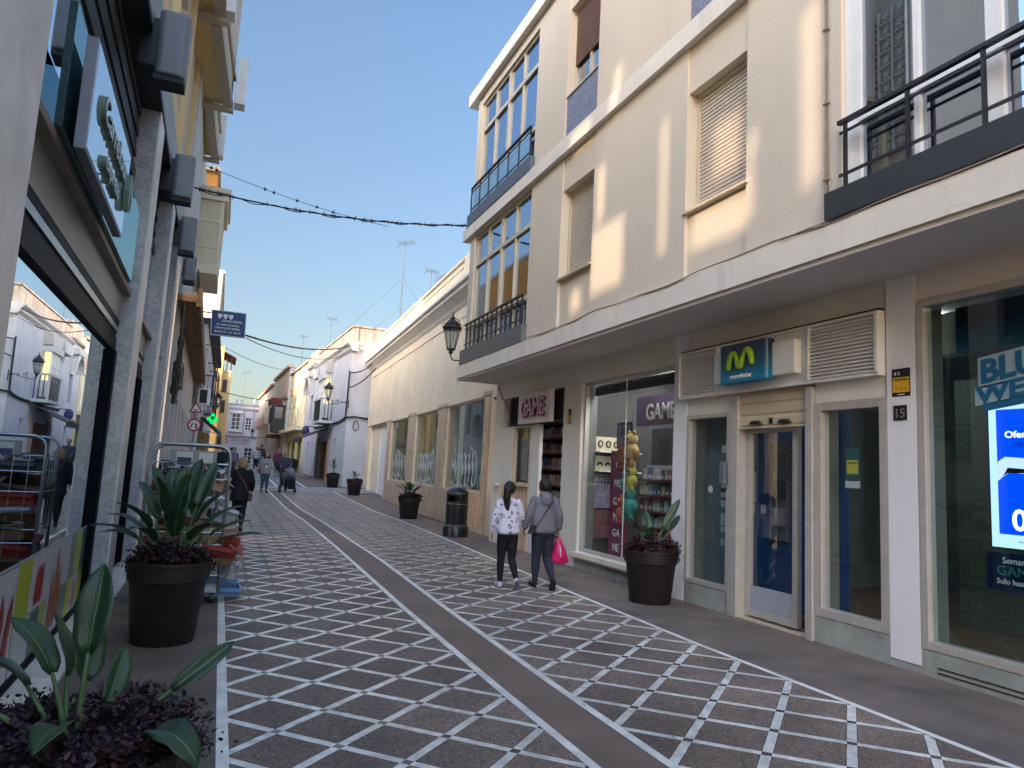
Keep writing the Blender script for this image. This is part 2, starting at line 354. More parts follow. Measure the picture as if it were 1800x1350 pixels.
# ------------------------------------------------------------------ facade frames
class Fac:
    """s runs along the facade from A towards B, d points out to the street, z up"""
    def __init__(s, A, B, out):
        s.A = Vector((A[0], A[1], 0)); d = Vector((B[0]-A[0], B[1]-A[1], 0)); s.L = d.length; s.d = d.normalized()
        n = Vector((s.d.y, -s.d.x, 0)); s.n = n if n.dot(Vector((out[0], out[1], 0))) > 0 else -n
    def __call__(s, a, d, z): return s.A+s.d*a+s.n*d+Vector((0, 0, z))
    def mb(s): return MB(s)
def grid(f, s0, s1, z0, z1, holes, d0, d1):
    """wall of slab d0..d1 with rectangular holes [(s0,s1,z0,z1)]"""
    ss = sorted({s0, s1, *[h[0] for h in holes], *[h[1] for h in holes]}); zs = sorted({z0, z1, *[h[2] for h in holes], *[h[3] for h in holes]})
    ss = [a for a in ss if s0 <= a <= s1]; zs = [a for a in zs if z0 <= a <= z1]
    m = f.mb(); solid = {}
    for i in range(len(ss)-1):
        for j in range(len(zs)-1):
            c = ((ss[i]+ss[i+1])/2, (zs[j]+zs[j+1])/2)
            solid[i, j] = not any(h[0] < c[0] < h[1] and h[2] < c[1] < h[3] for h in holes)
    for (i, j), v in solid.items():
        if not v: continue
        a, b, c, d = ss[i], ss[i+1], zs[j], zs[j+1]
        m.quad((a, d1, c), (b, d1, c), (b, d1, d), (a, d1, d)); m.quad((a, d0, c), (a, d0, d), (b, d0, d), (b, d0, c))
        if not solid.get((i-1, j)): m.quad((a, d0, c), (a, d1, c), (a, d1, d), (a, d0, d))
        if not solid.get((i+1, j)): m.quad((b, d0, c), (b, d0, d), (b, d1, d), (b, d1, c))
        if not solid.get((i, j-1)): m.quad((a, d0, c), (b, d0, c), (b, d1, c), (a, d1, c))
        if not solid.get((i, j+1)): m.quad((a, d0, d), (a, d1, d), (b, d1, d), (b, d0, d))
    return m
def bld(m, name, mat, parent, **k): return m.build(name, mat, parent, clean=True, **k)
def frame(f, s0, s1, z0, z1, w_, d0, d1, ms=(), mz=()):
    m = f.mb(); m.box(s0, s0+w_, d0, d1, z0, z1); m.box(s1-w_, s1, d0, d1, z0, z1); m.box(s0+w_, s1-w_, d0, d1, z0, z0+w_); m.box(s0+w_, s1-w_, d0, d1, z1-w_, z1)
    for a in ms: m.box(a-w_/2, a+w_/2, d0, d1-.003, z0+w_, z1-w_)
    for a in mz: m.box(s0+w_, s1-w_, d0, d1-.006, a-w_/2, a+w_/2)
    return m
def window(f, par, s0, s1, z0, z1, wf=.05, d0=-.12, d1=-.06, ms=(), mz=(), fm='white', gm='g_upper', back='room', backd=.35, name='window'):
    fr = frame(f, s0, s1, z0, z1, wf, d0, d1, ms, mz).build(name, M[fm], par)
    dm = (d0+d1)/2
    g = f.mb().quad((s0+wf, dm, z0+wf), (s1-wf, dm, z0+wf), (s1-wf, dm, z1-wf), (s0+wf, dm, z1-wf)).build('pane', M[gm], fr)
    if back: f.mb().box(s0-.05, s1+.05, dm-backd-.02, dm-backd, z0-.05, z1+.05).build('curtain' if 'curtain' in back else 'backing', M[back], fr)
    return fr
_fonts = {}
def text(s, org, right, up, size, mat, parent, name='lettering', ext=.003, align='CENTER', width=None, shear=0, bold=0, label=None):
    cu = bpy.data.curves.new(name, 'FONT'); cu.body = s; cu.size = size/.7; cu.extrude = ext; cu.align_x = align; cu.align_y = 'BOTTOM_BASELINE'; cu.shear = shear; cu.offset = bold*size; cu.resolution_u = 3
    to = bpy.data.objects.new('tmp', cu); sc.collection.objects.link(to); bpy.context.view_layer.update()
    dg = bpy.context.evaluated_depsgraph_get(); me = bpy.data.meshes.new_from_object(to.evaluated_get(dg)); bpy.data.objects.remove(to)
    r = Vector(right).normalized(); u = Vector(up).normalized(); n = r.cross(u); o = Vector(org); k = 1
    if width:
        xs = [v.co.x for v in me.vertices]; k = width/max(1e-6, max(xs)-min(xs))
    for v in me.vertices: v.co = o+r*(v.co.x*k)+u*v.co.y+n*v.co.z
    ob = mk(name, me, mat, parent)
    if label: ob['label'] = label
    return ob
def parent_inv(p):
    return p.matrix_basis.inverted() if p.parent is None else Matrix.Identity(4)
# ================================================================== GROUND
def interp(tab, y):
    if y <= tab[0][0]: return tab[0][1]
    for (a, b), (c, d) in zip(tab, tab[1:]):
        if y <= c: return b+(d-b)*(y-a)/(c-a)
    return tab[-1][1]
T_L = [(0, .155), (34, .2)]
T_A = [(0, 2.03), (5, 2.03), (8, 2.06), (14, 2.20), (20, 2.28), (34, 2.12)]
T_B = [(0, 2.44), (5, 2.47), (8, 2.53), (12, 2.66), (20, 2.72), (34, 2.58)]
T_R = [(0, 4.46), (6, 4.46), (9, 4.56), (16.4, 4.95), (20, 5.08), (25, 5.16), (34, 5.05)]
T_W = [(0, 6.3), (120, 6.3)]
T_X = [(0, -1.5), (120, -1.5)]
def lane(name, ta, tb, mat, dz=0, y0=-4, y1=34, pa=0, pb=0, uvf=None, step=1.0):
    m = MB(); n = int((y1-y0)/step); vs = []; uv = []
    for i in range(n+1):
        y = y0+(y1-y0)*i/n; z = gz(y)+dz
        vs += [(interp(ta, y)+pa, y, z), (interp(tb, y)+pb, y, z)]
        uv += [uvf(0, y), uvf(1, y)] if uvf else [(0, 0), (0, 0)]
    m.add(vs, [(2*i, 2*i+1, 2*i+3, 2*i+2) for i in range(n)], uv)
    return tag(m.build(name, mat), None, None, kind='structure')
gm = MB(); ys = [-60, 0, 25]+[25+33*i/8 for i in range(1, 9)]+[58.5, 400]
gv = []
for y in ys: gv += [(-200, y, gz(y)-.03), (200, y, gz(y)-.03)]
gm.add(gv, [(2*i, 2*i+1, 2*i+3, 2*i+2) for i in range(len(ys)-1)])
tag(gm.build('ground', M['asphalt']), None, None, kind='structure')
H = .3075
lane('paving', T_L, T_A, PAV, uvf=lambda u, y: (u*6+.06, (y-4.524)/H+1.06+0))
lane('paving', T_B, T_R, PAV, uvf=lambda u, y: (u*6, (y-4.098)/H))
lane('paving_band', T_A, T_B, M['granitestrip'])
for t in (T_A, T_B): lane('marble_strip', t, t, M['marblestrip'], .004, pa=-.032, pb=.032)
lane('marble_strip', T_L, T_L, M['marblestrip'], .004, pa=-.03, pb=.035)
lane('marble_strip', T_R, T_R, M['marblestrip'], .004, pa=-.03, pb=.03)
lane('pavement', T_R, T_W, M['asphalt'], y1=16); lane('pavement', T_R, T_W, M['warmwalk'], y0=16)
lane('pavement', T_X, T_L, M['asphalt'])
def flat(name, x0, x1, y0, y1, mat, dz=0):
    m = MB(); n = max(1, int((y1-y0)/1.5)); vs = []
    for i in range(n+1):
        y = y0+(y1-y0)*i/n; vs += [(x0, y, gz(y)+dz), (x1, y, gz(y)+dz)]
    m.add(vs, [(2*i, 2*i+1, 2*i+3, 2*i+2) for i in range(n)]); return tag(m.build(name, mat), None, None, kind='structure')
flat('street', -6, 12, 34, 36.6, M['greyroad'])
for y in (34.1, 35.4, 36.4): flat('marble_strip', -6, 12, y, y+.22, M['marblestrip'], .004)
flat('street', -1, 4.1, 36.6, 95, M['greyroad'])
flat('pavement', 4.1, 12, 36.6, 95, M['asphalt'])
for x in (1.55, 2.65, 4.0): flat('marble_strip', x, x+.1, 36.6, 90, M['marblestrip'], .004)
# ================================================================== RIGHT BUILDING (cream, two upper floors over shops)
RB = thing('apartment_building', 'cream plastered building with shops under an overhanging first floor, nearest on the right', 'building', (5.85, 7, 0))
fU = Fac((5.0, 0), (5.0, 10), (-1, 0)); fS = Fac((5.85, 0), (5.85, 10), (-1, 0))
YE = -6.0; YB = 15.50
bays = [(9.46, 10.60), (5.95, 7.05), (.4, 1.5)]
holes = [(11.93, 15.20, 4.28, 6.93), (11.93, 15.20, 7.53, 10.20), (-3.0, 4.66, 4.24, 6.75), (-3.0, 4.66, 7.5, 10.2)]
for a, b in bays: holes += [(a, b, 3.94, 6.97), (a, b, 7.25, 10.36)]
bld(grid(fU, YE, YB, 3.94, 10.40, holes, -.30, 0), 'wall', M['cream'], RB)
m = MB(); m.box(5.3, 6.6, YB-.25, YB, 3.94, 10.4); m.box(6.55, 12, YB-.27, YB-.02, 0, 10.4)
m.build('side_wall', M['cream'], RB)
MB().box(5.02, 12, YE, YB-.3, 10.25, 10.42).build('roof', M['soffit'], RB)
m = fU.mb(); m.box(YE, YB+.45, -.4, .12, 10.42, 10.72); m.build('parapet', M['band'], RB)
m = fU.mb(); m.box(YE, YB+.38, -.4, .085, 6.98, 7.25); m.build('floor_band', M['band'], RB)
m = MB(); m.box(4.9, 6.9, YE, 15.68, 3.65, 3.94); m.build('canopy', M['band'], RB)
MB().box(4.93, 6.88, YE, 15.6, 3.60, 3.648).build('soffit', M['soffit'], RB)
# recessed window bays
for a, b in bays:
    for z0, z1, zs, zt in ((3.941, 6.969, 4.83, 6.38), (7.251, 10.359, 8.10, 9.75)):
        fU.mb().box(a+.002, b-.002, -.2, -.05, z0, zs-.03).build('bay_panel', M['cream'], RB); fU.mb().box(a+.002, b-.002, -.2, -.03, zt, z1).build('bay_panel', M['cream'], RB)
    fU.mb().box(a-.03, b+.03, -.18, .03, 4.80, 4.83).build('sill', M['champagne'], RB); fU.mb().box(a+.002, b-.002, -.17, 0, 8.07, 8.10).build('sill', M['champagne'], RB)
def rollershutter(f, s0, s1, z0, z1, d, mat, par, name='roller_shutter', pitch=.05, label=None):
    m = f.mb(); z = z0; 
    while z < z1-.01:
        h = min(pitch, z1-z); m.prism([(d, z), (d+.014, z+h*.15), (d+.014, z+h*.7), (d, z+h*.95)], s0, s1, 'x'); z += pitch
    m.box(s0, s1, d-.02, d, z0, z1)
    ob = m.build(name, mat, par)
    if label: ob['label'] = label
    return ob
for a, b in bays:
    w_ = frame(fU, a, b, 4.831, 6.379, .045, -.22, -.15).build('window', M['champagne'], RB)
    rollershutter(fU, a+.045, b-.045, 4.87, 6.34, -.19, M['shutter'], w_)
    w2 = window(fU, RB, a, b, 8.101, 9.749, .05, -.22, -.15, ms=[(a+b)/2], fm='champagne', gm='g_upper', back='curtain')
    rollershutter(fU, a+.05, b-.05, 8.68, 9.70, -.145, M['brownshutter'], w2, label='brown slatted roller shutter half lowered')
    fU.mb().box(a+.02, b-.02, -.045, -.02, 7.27, 8.05).build('patterned_panel', pm('mottled_blue_glass', (.10, .12, .19), .35, .8, 22, c2=(.28, .28, .33)), RB)
# glazed galleries
def gallery(s0, s1, z0, z1, zc, mull, fm, back, gm='g_upper', transom=None, lower=True, wf=.06):
    fr = fU.mb(); D0, D1 = -.12, -.05
    fr.box(s0, s0+wf, D0, D1, z0, z1); fr.box(s1-wf, s1, D0, D1, z0, z1); fr.box(s0+wf, s1-wf, D0, D1, z1-wf, z1); fr.box(s0+wf, s1-wf, D0, D1, z0, z0+.04)
    zz = [zc]+([transom] if transom else [])
    for z in zz: fr.box(s0+wf, s1-wf, D0-.002, D1+.012, z-.045, z+.045)
    for a, ww in mull: fr.box(a-ww/2, a+ww/2, D0-.004, D1+.006, z0+.04, z1-wf)
    fo = fr.build('gallery_window', M[fm], RB)
    fU.mb().box(s0+wf, s1-wf, -.092, -.086, z0+.04, z1-wf).build('pane', M[gm], fo)
    m = fU.mb(); n = int((s1-s0)/.05)
    for i in range(n):
        a = s0+(s1-s0)*i/n; b_ = s0+(s1-s0)*(i+1)/n; o = lambda k: -.26+.025*math.sin(k*1.9)+.012*math.sin(k*.7)
        m.quad((a, o(i), z0), (b_, o(i+1), z0), (b_, o(i+1), z1), (a, o(i), z1))
    m.build('curtain', M[back], fo, smooth=True)
    fU.mb().box(s0-.1, s1+.1, -1.6, -1.58, z0-.2, z1+.1).build('backing', M['room'], fo)
    return fo
mu = [(12.78, .045), (13.56, .11), (14.36, .045)]
gallery(11.93, 15.20, 4.281, 6.929, 4.84, mu, 'champagne', 'greycurtain', transom=6.25)
gallery(11.93, 15.20, 7.531, 10.199, 8.19, mu, 'champagne', 'curtain', transom=9.50)
mu2 = [(3.93, .05), (3.29, .12), (2.5, .05), (1.7, .12), (.9, .05), (-.2, .12), (-1.2, .05)]
gallery(-3.0, 4.655, 4.241, 6.749, 4.90, mu2, 'white', 'greycurtain', gm='g_upper', wf=.16)
gallery(-3.0, 4.655, 7.501, 10.199, 8.2, mu2, 'white', 'greycurtain', wf=.16)
def box_(f, a, b, c, d, e, g_, name, mat, par, bev=0): return f.mb().box(a, b, c, d, e, g_).build(name, mat, par, bevel=bev)
box_(fU, 11.87, 15.52, -.05, .10, 3.945, 4.28, 'balcony_panel', M['darkgrey'], RB)
box_(fU, 11.87, 15.60, -.05, .10, 7.255, 7.53, 'balcony_panel', M['slate'], RB)
box_(fU, -3.1, 4.78, -.05, .09, 3.985, 4.24, 'balcony_panel', M['charcoal'], RB)
box_(fU, -3.1, 4.78, -.05, .09, 7.255, 7.5, 'balcony_panel', M['charcoal'], RB)
def railing(s0, s1, z0, z1, step, name='railing', mid=(.12,), d=.06, par=RB, posts=None):
    m = fU.mb()
    m.box(s0, s1, d-.02, d+.03, z1-.02, z1+.015)
    for q in mid: m.box(s0, s1, d-.008, d+.012, z0+q-.012, z0+q+.012)
    m.box(s0+.01, s1-.01, d-.008, d+.012, z1-.11, z1-.09)
    x = s0
    while x <= s1+.001: m.box(x-.013, x+.013, d-.013, d+.017, z0, z1-.02); x += step
    return m.build(name, M['black'], par)
railing(11.97, 15.35, 4.28, 4.86, .27)
r2 = railing(11.97, 15.45, 7.53, 8.17, .58)
fU.mb().box(12.0, 15.40, .055, .063, 7.58, 8.06).build('glass_infill', glass('infill_glass', (.7, .78, .78), .35, (.8, .95, 1)), r2)
railing(-3.0, 4.63, 4.24, 4.86, .63)
# two wavy conduits and the cables along the canopy edge
m = MB(); m.tube([(4.985, 4.83+.006*math.sin(z*3), z) for z in [4.0+.3*i for i in range(22)]], .012)
m.tube([(4.985, 4.80+.006*math.sin(z*2.5), z) for z in [4.0+.3*i for i in range(22)]], .007)
for z in range(8): m.box(4.965, 5.0, 4.785, 4.85, 4.4+z*.75, 4.42+z*.75)
m.tube([(4.98, 4.83, 4.0), (4.89, 4.9, 3.96), (4.89, 5.3, 3.955)], .01)
pts = [(4.895, y, 3.955+.012*math.sin(y*2.3)+.01*math.sin(y*5)) for y in [15.3-.3*i for i in range(60)]]
m.tube(pts, .007, 5); m.tube([(p[0]-.004, p[1], p[2]-.012*math.cos(p[1]*1.7)) for p in pts], .005, 5)
m.build('conduit', pm('painted_conduit', (.30, .24, .19), .7, .3, 9), RB)
# ---- ground floor walls
sh = [(11.9, 14.95, 0, 3.2), (8.40, 11.2, .28, 3.2), (7.03, 8.07, .26, 2.45), (5.82, 7.03, 0, 2.68), (4.92, 5.82, .26, 2.46), (1.2, 4.60, .22, 3.33), (-3.6, .8, .22, 3.33)]
bld(grid(fS, YE, 15.48, 0, 3.60, sh, -.30, 0), 'shop_wall', M['shopwall'], RB)
fS.mb().box(4.61, 4.915, -.02, .02, .07, 3.598).build('pier', M['whitewall'], RB); fS.mb().box(8.09, 8.385, -.02, .015, .0, 3.598).build('pier', M['whitewall'], RB)
for q in ((7.04, 8.07, .0, .012, 0, .255), (4.92, 5.80, 0, .014, 0, .255), (-5, 4.60, 0, .014, 0, .215), (4.6, 4.93, 0, .011, 0, .068), (8.40, 11.2, 0, .03, 0, .16)): fS.mb().box(*q).build('plinth', M['plinth'], RB)
m = fS.mb(); m.box(1.0, 4.45, .012, .02, .045, .055); m.box(1.0, 4.45, .012, .02, .085, .095); m.build('vent_slot', M['black'], RB)
m = fS.mb(); m.box(8.42, 11.22, -.05, .10, .20, .27); m.box(8.42, 11.22, -.05, .06, .16, .20); m.build('ledge', M['band'], RB); fS.mb().box(14.98, 15.3, 0, .10, 1.27, 1.31).build('ledge', M['band'], RB)
# ---- shop windows
def shopwin(s0, s1, z0, z1, wf, d0=-.10, d1=.02, ms=(), mz=(), gm='g_shop', fm='alu'):
    fr = frame(fS, s0, s1, z0, z1, wf, d0, d1, ms, mz).build('shop_window', M[fm], RB, bevel=.004)
    dm = (d0+d1)/2
    for q in ((s1-.014, s1-.002), (s0+.002, s0+.014)): fS.mb().box(q[0], q[1], -.31, d0-.002, z0+.002, z1-.002).build('lining', M['darkgrey'], fr)
    fS.mb().quad((s0+wf, dm, z0+wf), (s1-wf, dm, z0+wf), (s1-wf, dm, z1-wf), (s0+wf, dm, z1-wf)).build('pane', M[gm], fr)
    return fr
gw_ = shopwin(8.401, 11.199, .281, 3.199, .05, -.14, -.06, gm='g_shop'); fS.mb().box(9.84, 9.853, -.105, -.095, .33, 3.15).build('glass_joint', M['white'], gw_)
shopwin(7.19, 8.069, .261, 2.449, .055)
shopwin(4.921, 5.819, .261, 2.459, .09)
shopwin(1.2, 4.60, .222, 3.33, .07, gm='g_dark'); shopwin(-3.6, .8, .222, 3.33, .07, gm='g_dark')
fS.mb().box(7.026, 7.185, -.12, .035, 0, 2.64).build('door_post', M['alu'], RB, bevel=.004); fS.mb().box(5.825, 5.92, -.12, .05, 0, 2.64).build('door_post', M['alu'], RB, bevel=.004)
sd = rollershutter(fS, 5.925, 7.025, 2.25, 2.66, -.02, M['champagne'], RB, pitch=.135, label='door shutter of wide cream slats, rolled almost fully up')
m = fS.mb(); m.box(5.925, 7.025, -.03, .015, 2.225, 2.25)
m.build('bottom_bar', M['champagne'], sd)
m = fS.mb()
for s in (6.25, 6.72): fS.mb().prism([(s-.09, 2.27), (s+.09, 2.27), (s+.05, 2.31), (s-.05, 2.31)], .0, .05, 'y').build('shutter_handle', M['black'], sd)
m.box(6.46, 6.50, -.0, .02, 2.27, 2.34); m.build('shutter_lock', M['black'], sd)
fS.mb().box(7.20, 7.28, .04, .09, 1.55, 1.82).build('intercom', pm('blue_grey_plastic', (.13, .15, .18), .5), RB, bevel=.008)
# door leaf, ajar inwards
dl = frame(fS, 6.18, 7.02, .04, 2.26, .075, -.16, -.10).build('door', M['alu'], RB)
fS.mb().box(6.255, 6.945, -.15, -.11, .115, .38).build('kick_panel', pm('pale_blue_grey_metal', (.34, .37, .42), .45, .08), dl)
fS.mb().quad((6.255, -.13, .38), (6.945, -.13, .38), (6.945, -.13, 2.185), (6.255, -.13, 2.185)).build('pane', M['g_shop'], dl)
m = fS.mb(); m.box(5.92, 7.03, -.5, .0, 0, .012); m.build('door_step', M['champagne'], RB)
m = fS.mb()
for i in range(5): m.box(5.93, 7.02, -.2-.16*i, -.17-.16*i, .012, .018)
m.build('mat_strip', M['black'], RB)
# ---- rooms behind the panes
BLUE = pm('royal_blue_wall', (.006, .075, .24), .6, .1)
fS.mb().box(5.95, 7.95, -.62, -.60, .0, 3.2).build('inner_wall', BLUE, RB)
WOOD = pm('oak_floor', (.13, .085, .045), .55, .3, 3, aniso=(1, 12, 1))
fS.mb().box(.5, 8.3, -5, -.31, .0, .10).build('shop_floor', WOOD, RB)
GREYW = pm('grey_blue_shop_wall', (.14, .18, .19), .8, .1)
for q in ((.5, 11.6, -5.1, -5, 0, 3.5), (8.30, 8.36, -5, -.3, 0, 3.5), (4.9, 4.95, -5, -2.4, 0, 3.3), (7.42, 8.36, -.34, -.32, 0.1, 3.2)): fS.mb().box(*q).build('inner_wall', GREYW, RB)
MB().box(5.9, 11, YE, 15.4, 3.45, 3.55).build('shop_ceiling', pm('shop_ceiling', (.35, .35, .34), .9), RB)
for (s, d) in ((1.5, -1.2), (3.6, -1.1), (9.2, -1.5), (10.6, -1.6), (9.2, -.5), (10.5, -.5), (12.4, -.9), (6.9, -.36), (5.4, -1.0), (7.9, -1.2)):
    fS.mb().box(s-.3, s+.3, d-.12, d+.12, 3.40, 3.445).build('ceiling_light', emis('shop_tube', (1, .95, .88), 15) if s > 8.4 else emis('dim_tube', (1, .95, .88), 4.5), RB)
fS.mb().box(2.3, 3.35, -3.0, -2.95, .1, 2.6).build('inner_wall', GREYW, RB)
# ================================================================== SHOP FRONT: game shop
def poster_at(f, s0, s1, z0, z1, d, mat, name, label, cat='poster', th=.004, group=None):
    o = f.mb().box(s0, s1, d, d+th, z0, z1).build(name, mat)
    return tag(o, label, cat, group)
YR = (0, -1, 0); UP = (0, 0, 1)
m = fS.mb()
m.box(11.9, 14.52, -.30, .02, 2.56, 2.60); m.box(11.9, 14.52, -.30, .02, 3.15, 3.19); m.box(11.9, 11.93, -.3, .02, 2.6, 3.15); m.box(14.49, 14.52, -.3, .02, 2.6, 3.15)
for i in range(14): m.prism([(-.03, 2.62+i*.038), (.0, 2.61+i*.038), (.0, 2.616+i*.038), (-.03, 2.626+i*.038)], 11.93, 14.49, 'x')
m.box(11.93, 14.49, -.06, -.04, 2.6, 3.15)
m.build('louvre_band', M['slatgrey'], RB)
gs = thing('shop_sign', 'white panel over the shop door with magenta outlined letters GAME', 'sign', (5.8, 13.05, 2.57))
fS.mb().box(12.28, 13.85, .02, .11, 2.57, 3.20).build('sign_panel', pm('pale_pink_panel', (.66, .62, .62), .45, .05), gs, bevel=.006)
MAG = pm('magenta_letter', (.30, .035, .13), .45)
text('GAME', (5.85-.135, 13.05, 2.71), YR, UP, .36, MAG, gs, ext=.018, width=1.16, bold=.03)
text('GAME', (5.85-.160, 13.05, 2.72), YR, UP, .34, pm('letter_face', (.62, .50, .54), .4), gs, ext=.003, width=1.13, bold=.0)
# doorway reveal and side display window
m = fS.mb(); m.box(13.40, 14.93, -.04, .0, 0, 1.30); m.build('plinth', M['travertine'], RB)
m = fS.mb(); m.box(12.97, 13.38, -.09, -.02, 0, 2.56); m.build('pier', M['greywhite'], RB)
fw = frame(fS, 13.40, 14.30, 1.32, 2.56, .05, -.08, -.01).build('shop_window', M['champagne'], RB)
fS.mb().quad((13.45, -.05, 1.37), (14.25, -.05, 1.37), (14.25, -.05, 2.51), (13.45, -.05, 2.51)).build('pane', M['g_shop'], fw)
fS.mb().box(14.30, 14.94, -.04, 0, 1.30, 2.56).build('bay_panel', M['shopwall'], RB)
fS.mb().box(13.75, 15.3, -.32, -.30, 1.0, 3.0).build('inner_wall', GREYW, RB)
fS.mb().box(13.38, 14.6, -.04, .07, 1.295, 1.32).build('ledge', M['champagne'], RB)
GREYSCRIB = pm('black_white_print', (.08, .08, .08), .6, .8, 16, c2=(.45, .45, .42))
poster_at(fS, 13.62, 13.98, 1.42, 2.35, -.075, GREYSCRIB, 'poster', 'tall black and white illustrated poster in the narrow window beside the game shop door')
poster_at(fS, 13.66, 13.9, 2.28, 2.5, -.068, pm('yellow_card', (.6, .42, .05), .6), 'window_sticker', 'small yellow notice above the tall poster in the narrow game shop window', 'sticker')
fS.mb().box(11.3, 13.4, -3.0, -2.95, 0, 3.4).build('inner_wall', M['room'], RB)
fS.mb().box(11.36, 11.40, -5, -.3, 0, 3.4).build('inner_wall', M['room'], RB)
rr = random.Random(3)
def shelf(s0, s1, d, z0, z1, rows, name, label, kinds=None, tint=None, depth=.22, bd=.03):
    t = thing(name, label, 'shelf', tuple(fS((s0+s1)/2, d, z0)))
    m = fS.mb(); m.box(s0, s1, d-depth-bd, d-depth, z0, z1)
    zs = [z0+(z1-z0)*i/rows for i in range(rows)]
    for z in zs: m.box(s0, s1, d-depth, d, z, z+.018)
    m.build('rack', tint or M['slatgrey'], t)
    cols = [(.7, .7, .7), (.5, .52, .56), (.6, .2, .15), (.12, .2, .45), (.65, .6, .4), (.15, .15, .2), (.8, .8, .8)]
    buckets = {}
    for z in zs:
        h = (z1-z0)/rows*.78; x = s0+.02
        while x < s1-.12:
            w_ = rr.choice((.10, .12, .14)); k = rr.randrange(len(cols)); hh = h*rr.uniform(.75, 1)
            buckets.setdefault(k, fS.mb()).box(x, x+w_-.012, d-depth*.6, d-depth*.6+.05, z+.02, z+.02+hh)
            buckets.setdefault(6, fS.mb()).box(x+.02, x+w_-.035, d-depth*.6+.05, d-depth*.6+.053, z+.02+hh*.12, z+.02+hh*.4) if k != 6 else None
            x += w_
    for k, b in buckets.items(): tag(b.build('boxed_goods', pm('goods_%d' % k, cols[k], .5, .5, 30), t), None, None, kind='stuff')
    m = fS.mb()
    for z in zs: m.box(s0, s1, d, d+.004, z-.012, z+.02)
    m.build('price_rail', pm('maroon_rail', (.16, .03, .05), .5), t)
    return t
shelf(12.9, 15.1, -.72, .3, 3.0, 8, 'game_shelf', 'dark shelf packed with game boxes seen through the open game shop door')
shelf(8.45, 10.25, -.55, .3, 1.80, 6, 'game_shelf', 'grey shelf of game cases behind the right half of the game shop window', tint=pm('rack_grey', (.30, .33, .35), .5))
shelf(8.42, 8.75, -.42, 1.95, 2.7, 2, 'game_shelf', 'small high shelf of boxed accessories at the right edge of the game shop window', tint=pm('rack_grey', (.14, .16, .17), .5))
hs = thing('wall_shelf', 'cream shelves of headsets and controllers high on the left inside the game shop window', 'shelf', (6.4, 11.3, 1.6))
for z in (2.02, 1.68): MB().box(6.14, 7.0, 11.20, 11.34, z, z+.26).build('backing', pm('cream_rack', (.62, .56, .42), .5), hs)
for z in (2.02, 1.68): MB().box(6.14, 7.0, 11.0, 11.20, z-.02, z).build('shelf_board', M['white'], hs)
for k in range(5):
    m = MB(); c = (6.24+.16*k, 11.16, 2.15); m.tube([(c[0]+.045*math.cos(a*.5), c[1], c[2]+.055*math.sin(a*.5)) for a in range(13)], .014, 5); m.build('headset', M['black'], hs)
    m = MB(); c = (6.24+.16*k, 11.16, 1.80); m.prism([(c[0]-.05, c[2]-.035), (c[0]-.035, c[2]+.03), (c[0]+.035, c[2]+.03), (c[0]+.05, c[2]-.035), (c[0]+.02, c[2]-.005), (c[0]-.02, c[2]-.005)], c[1]-.02, c[1]+.02, 'y'); m.build('controller', M['black'], hs)
# banner, wall panels, posters inside
bt = thing('window_banner', 'purple banner with white letters GAME hanging inside the shop window', 'banner', (6.3, 9.3, 2.4))
PUR = pm('purple_banner', (.17, .11, .24), .6, .1)
fS.mb().box(8.45, 10.15, -.50, -.48, 2.42, 2.90).build('cloth', PUR, bt)
text('GAME', (5.85+.475, 9.45, 2.52), YR, UP, .25, M['white'], bt, width=.82, bold=.03)
mt = thing('display_stand', 'tall magenta column reading GAME several times inside the shop window', 'stand', (6.25, 10.6, .3))
fS.mb().box(10.28, 10.74, -.45, -.37, .30, 2.02).build('column', pm('magenta_panel', (.22, .02, .07), .5, .1), mt)
for i, z in enumerate((1.72, 1.42, 1.12, .86, .6, .36)): text('G' if i == 0 else ('ME' if i % 2 else 'GA'), (5.85+.365, 10.50, z), YR, UP, .12, M['white'], mt, bold=.02)
tag(MB().box(6.12, 6.85, 11.28, 11.30, 1.02, 1.62).build('poster', pm('lilac_poster', (.34, .31, .44), .6, .5, 5, c2=(.14, .12, .2))), 'lilac poster lettered DRAGON low on the left of the game shop window', 'poster')
text('DRAGON', (6.42, 11.277, 1.49), (1, 0, 0), UP, .075, M['white'], bpy.data.objects['poster.001'], width=.52)
tag(MB().box(6.12, 6.85, 11.28, 11.30, .50, .99).build('poster', pm('dark_red_poster', (.24, .07, .06), .6, .8, 6, c2=(.07, .05, .07))), 'dark red poster under the lilac one in the game shop window', 'poster')
poster_at(fS, 8.85, 9.85, 1.80, 2.38, -.60, pm('grey_screen', (.09, .11, .13), .4, .1), 'dark_monitor', 'plain dark grey panel above the game cases in the shop window', 'monitor')
pf = poster_at(fS, 9.95, 10.42, 2.05, 2.48, -.30, M['black'], 'picture_frame', 'black framed notice with the number 30 hanging in the game shop window', 'frame', .02)
fS.mb().box(9.99, 10.38, -.28, -.277, 2.09, 2.44).build('sheet', pm('sheet_grey', (.22, .28, .34), .5, .3, 8), pf)
text('30', (5.85+.274, 10.22, 2.28), YR, UP, .11, pm('navy', (.01, .03, .12), .5), pf, bold=.02)
FR = pm('film_strip_white', (.55, .55, .55), .6)
m = fS.mb()
for i in range(9): m.box(11.12-.1*i-.03, 11.12-.1*i, -.095, -.092, 1.42, 1.46)
tag(m.build('safety_dots', FR), 'row of small pale squares stuck along the left of the game shop glass', 'sticker')
# roller shutter box at top of the window
rollershutter(fS, 8.45, 11.15, 2.99, 3.16, -.25, M['slatgrey'], RB, pitch=.04)
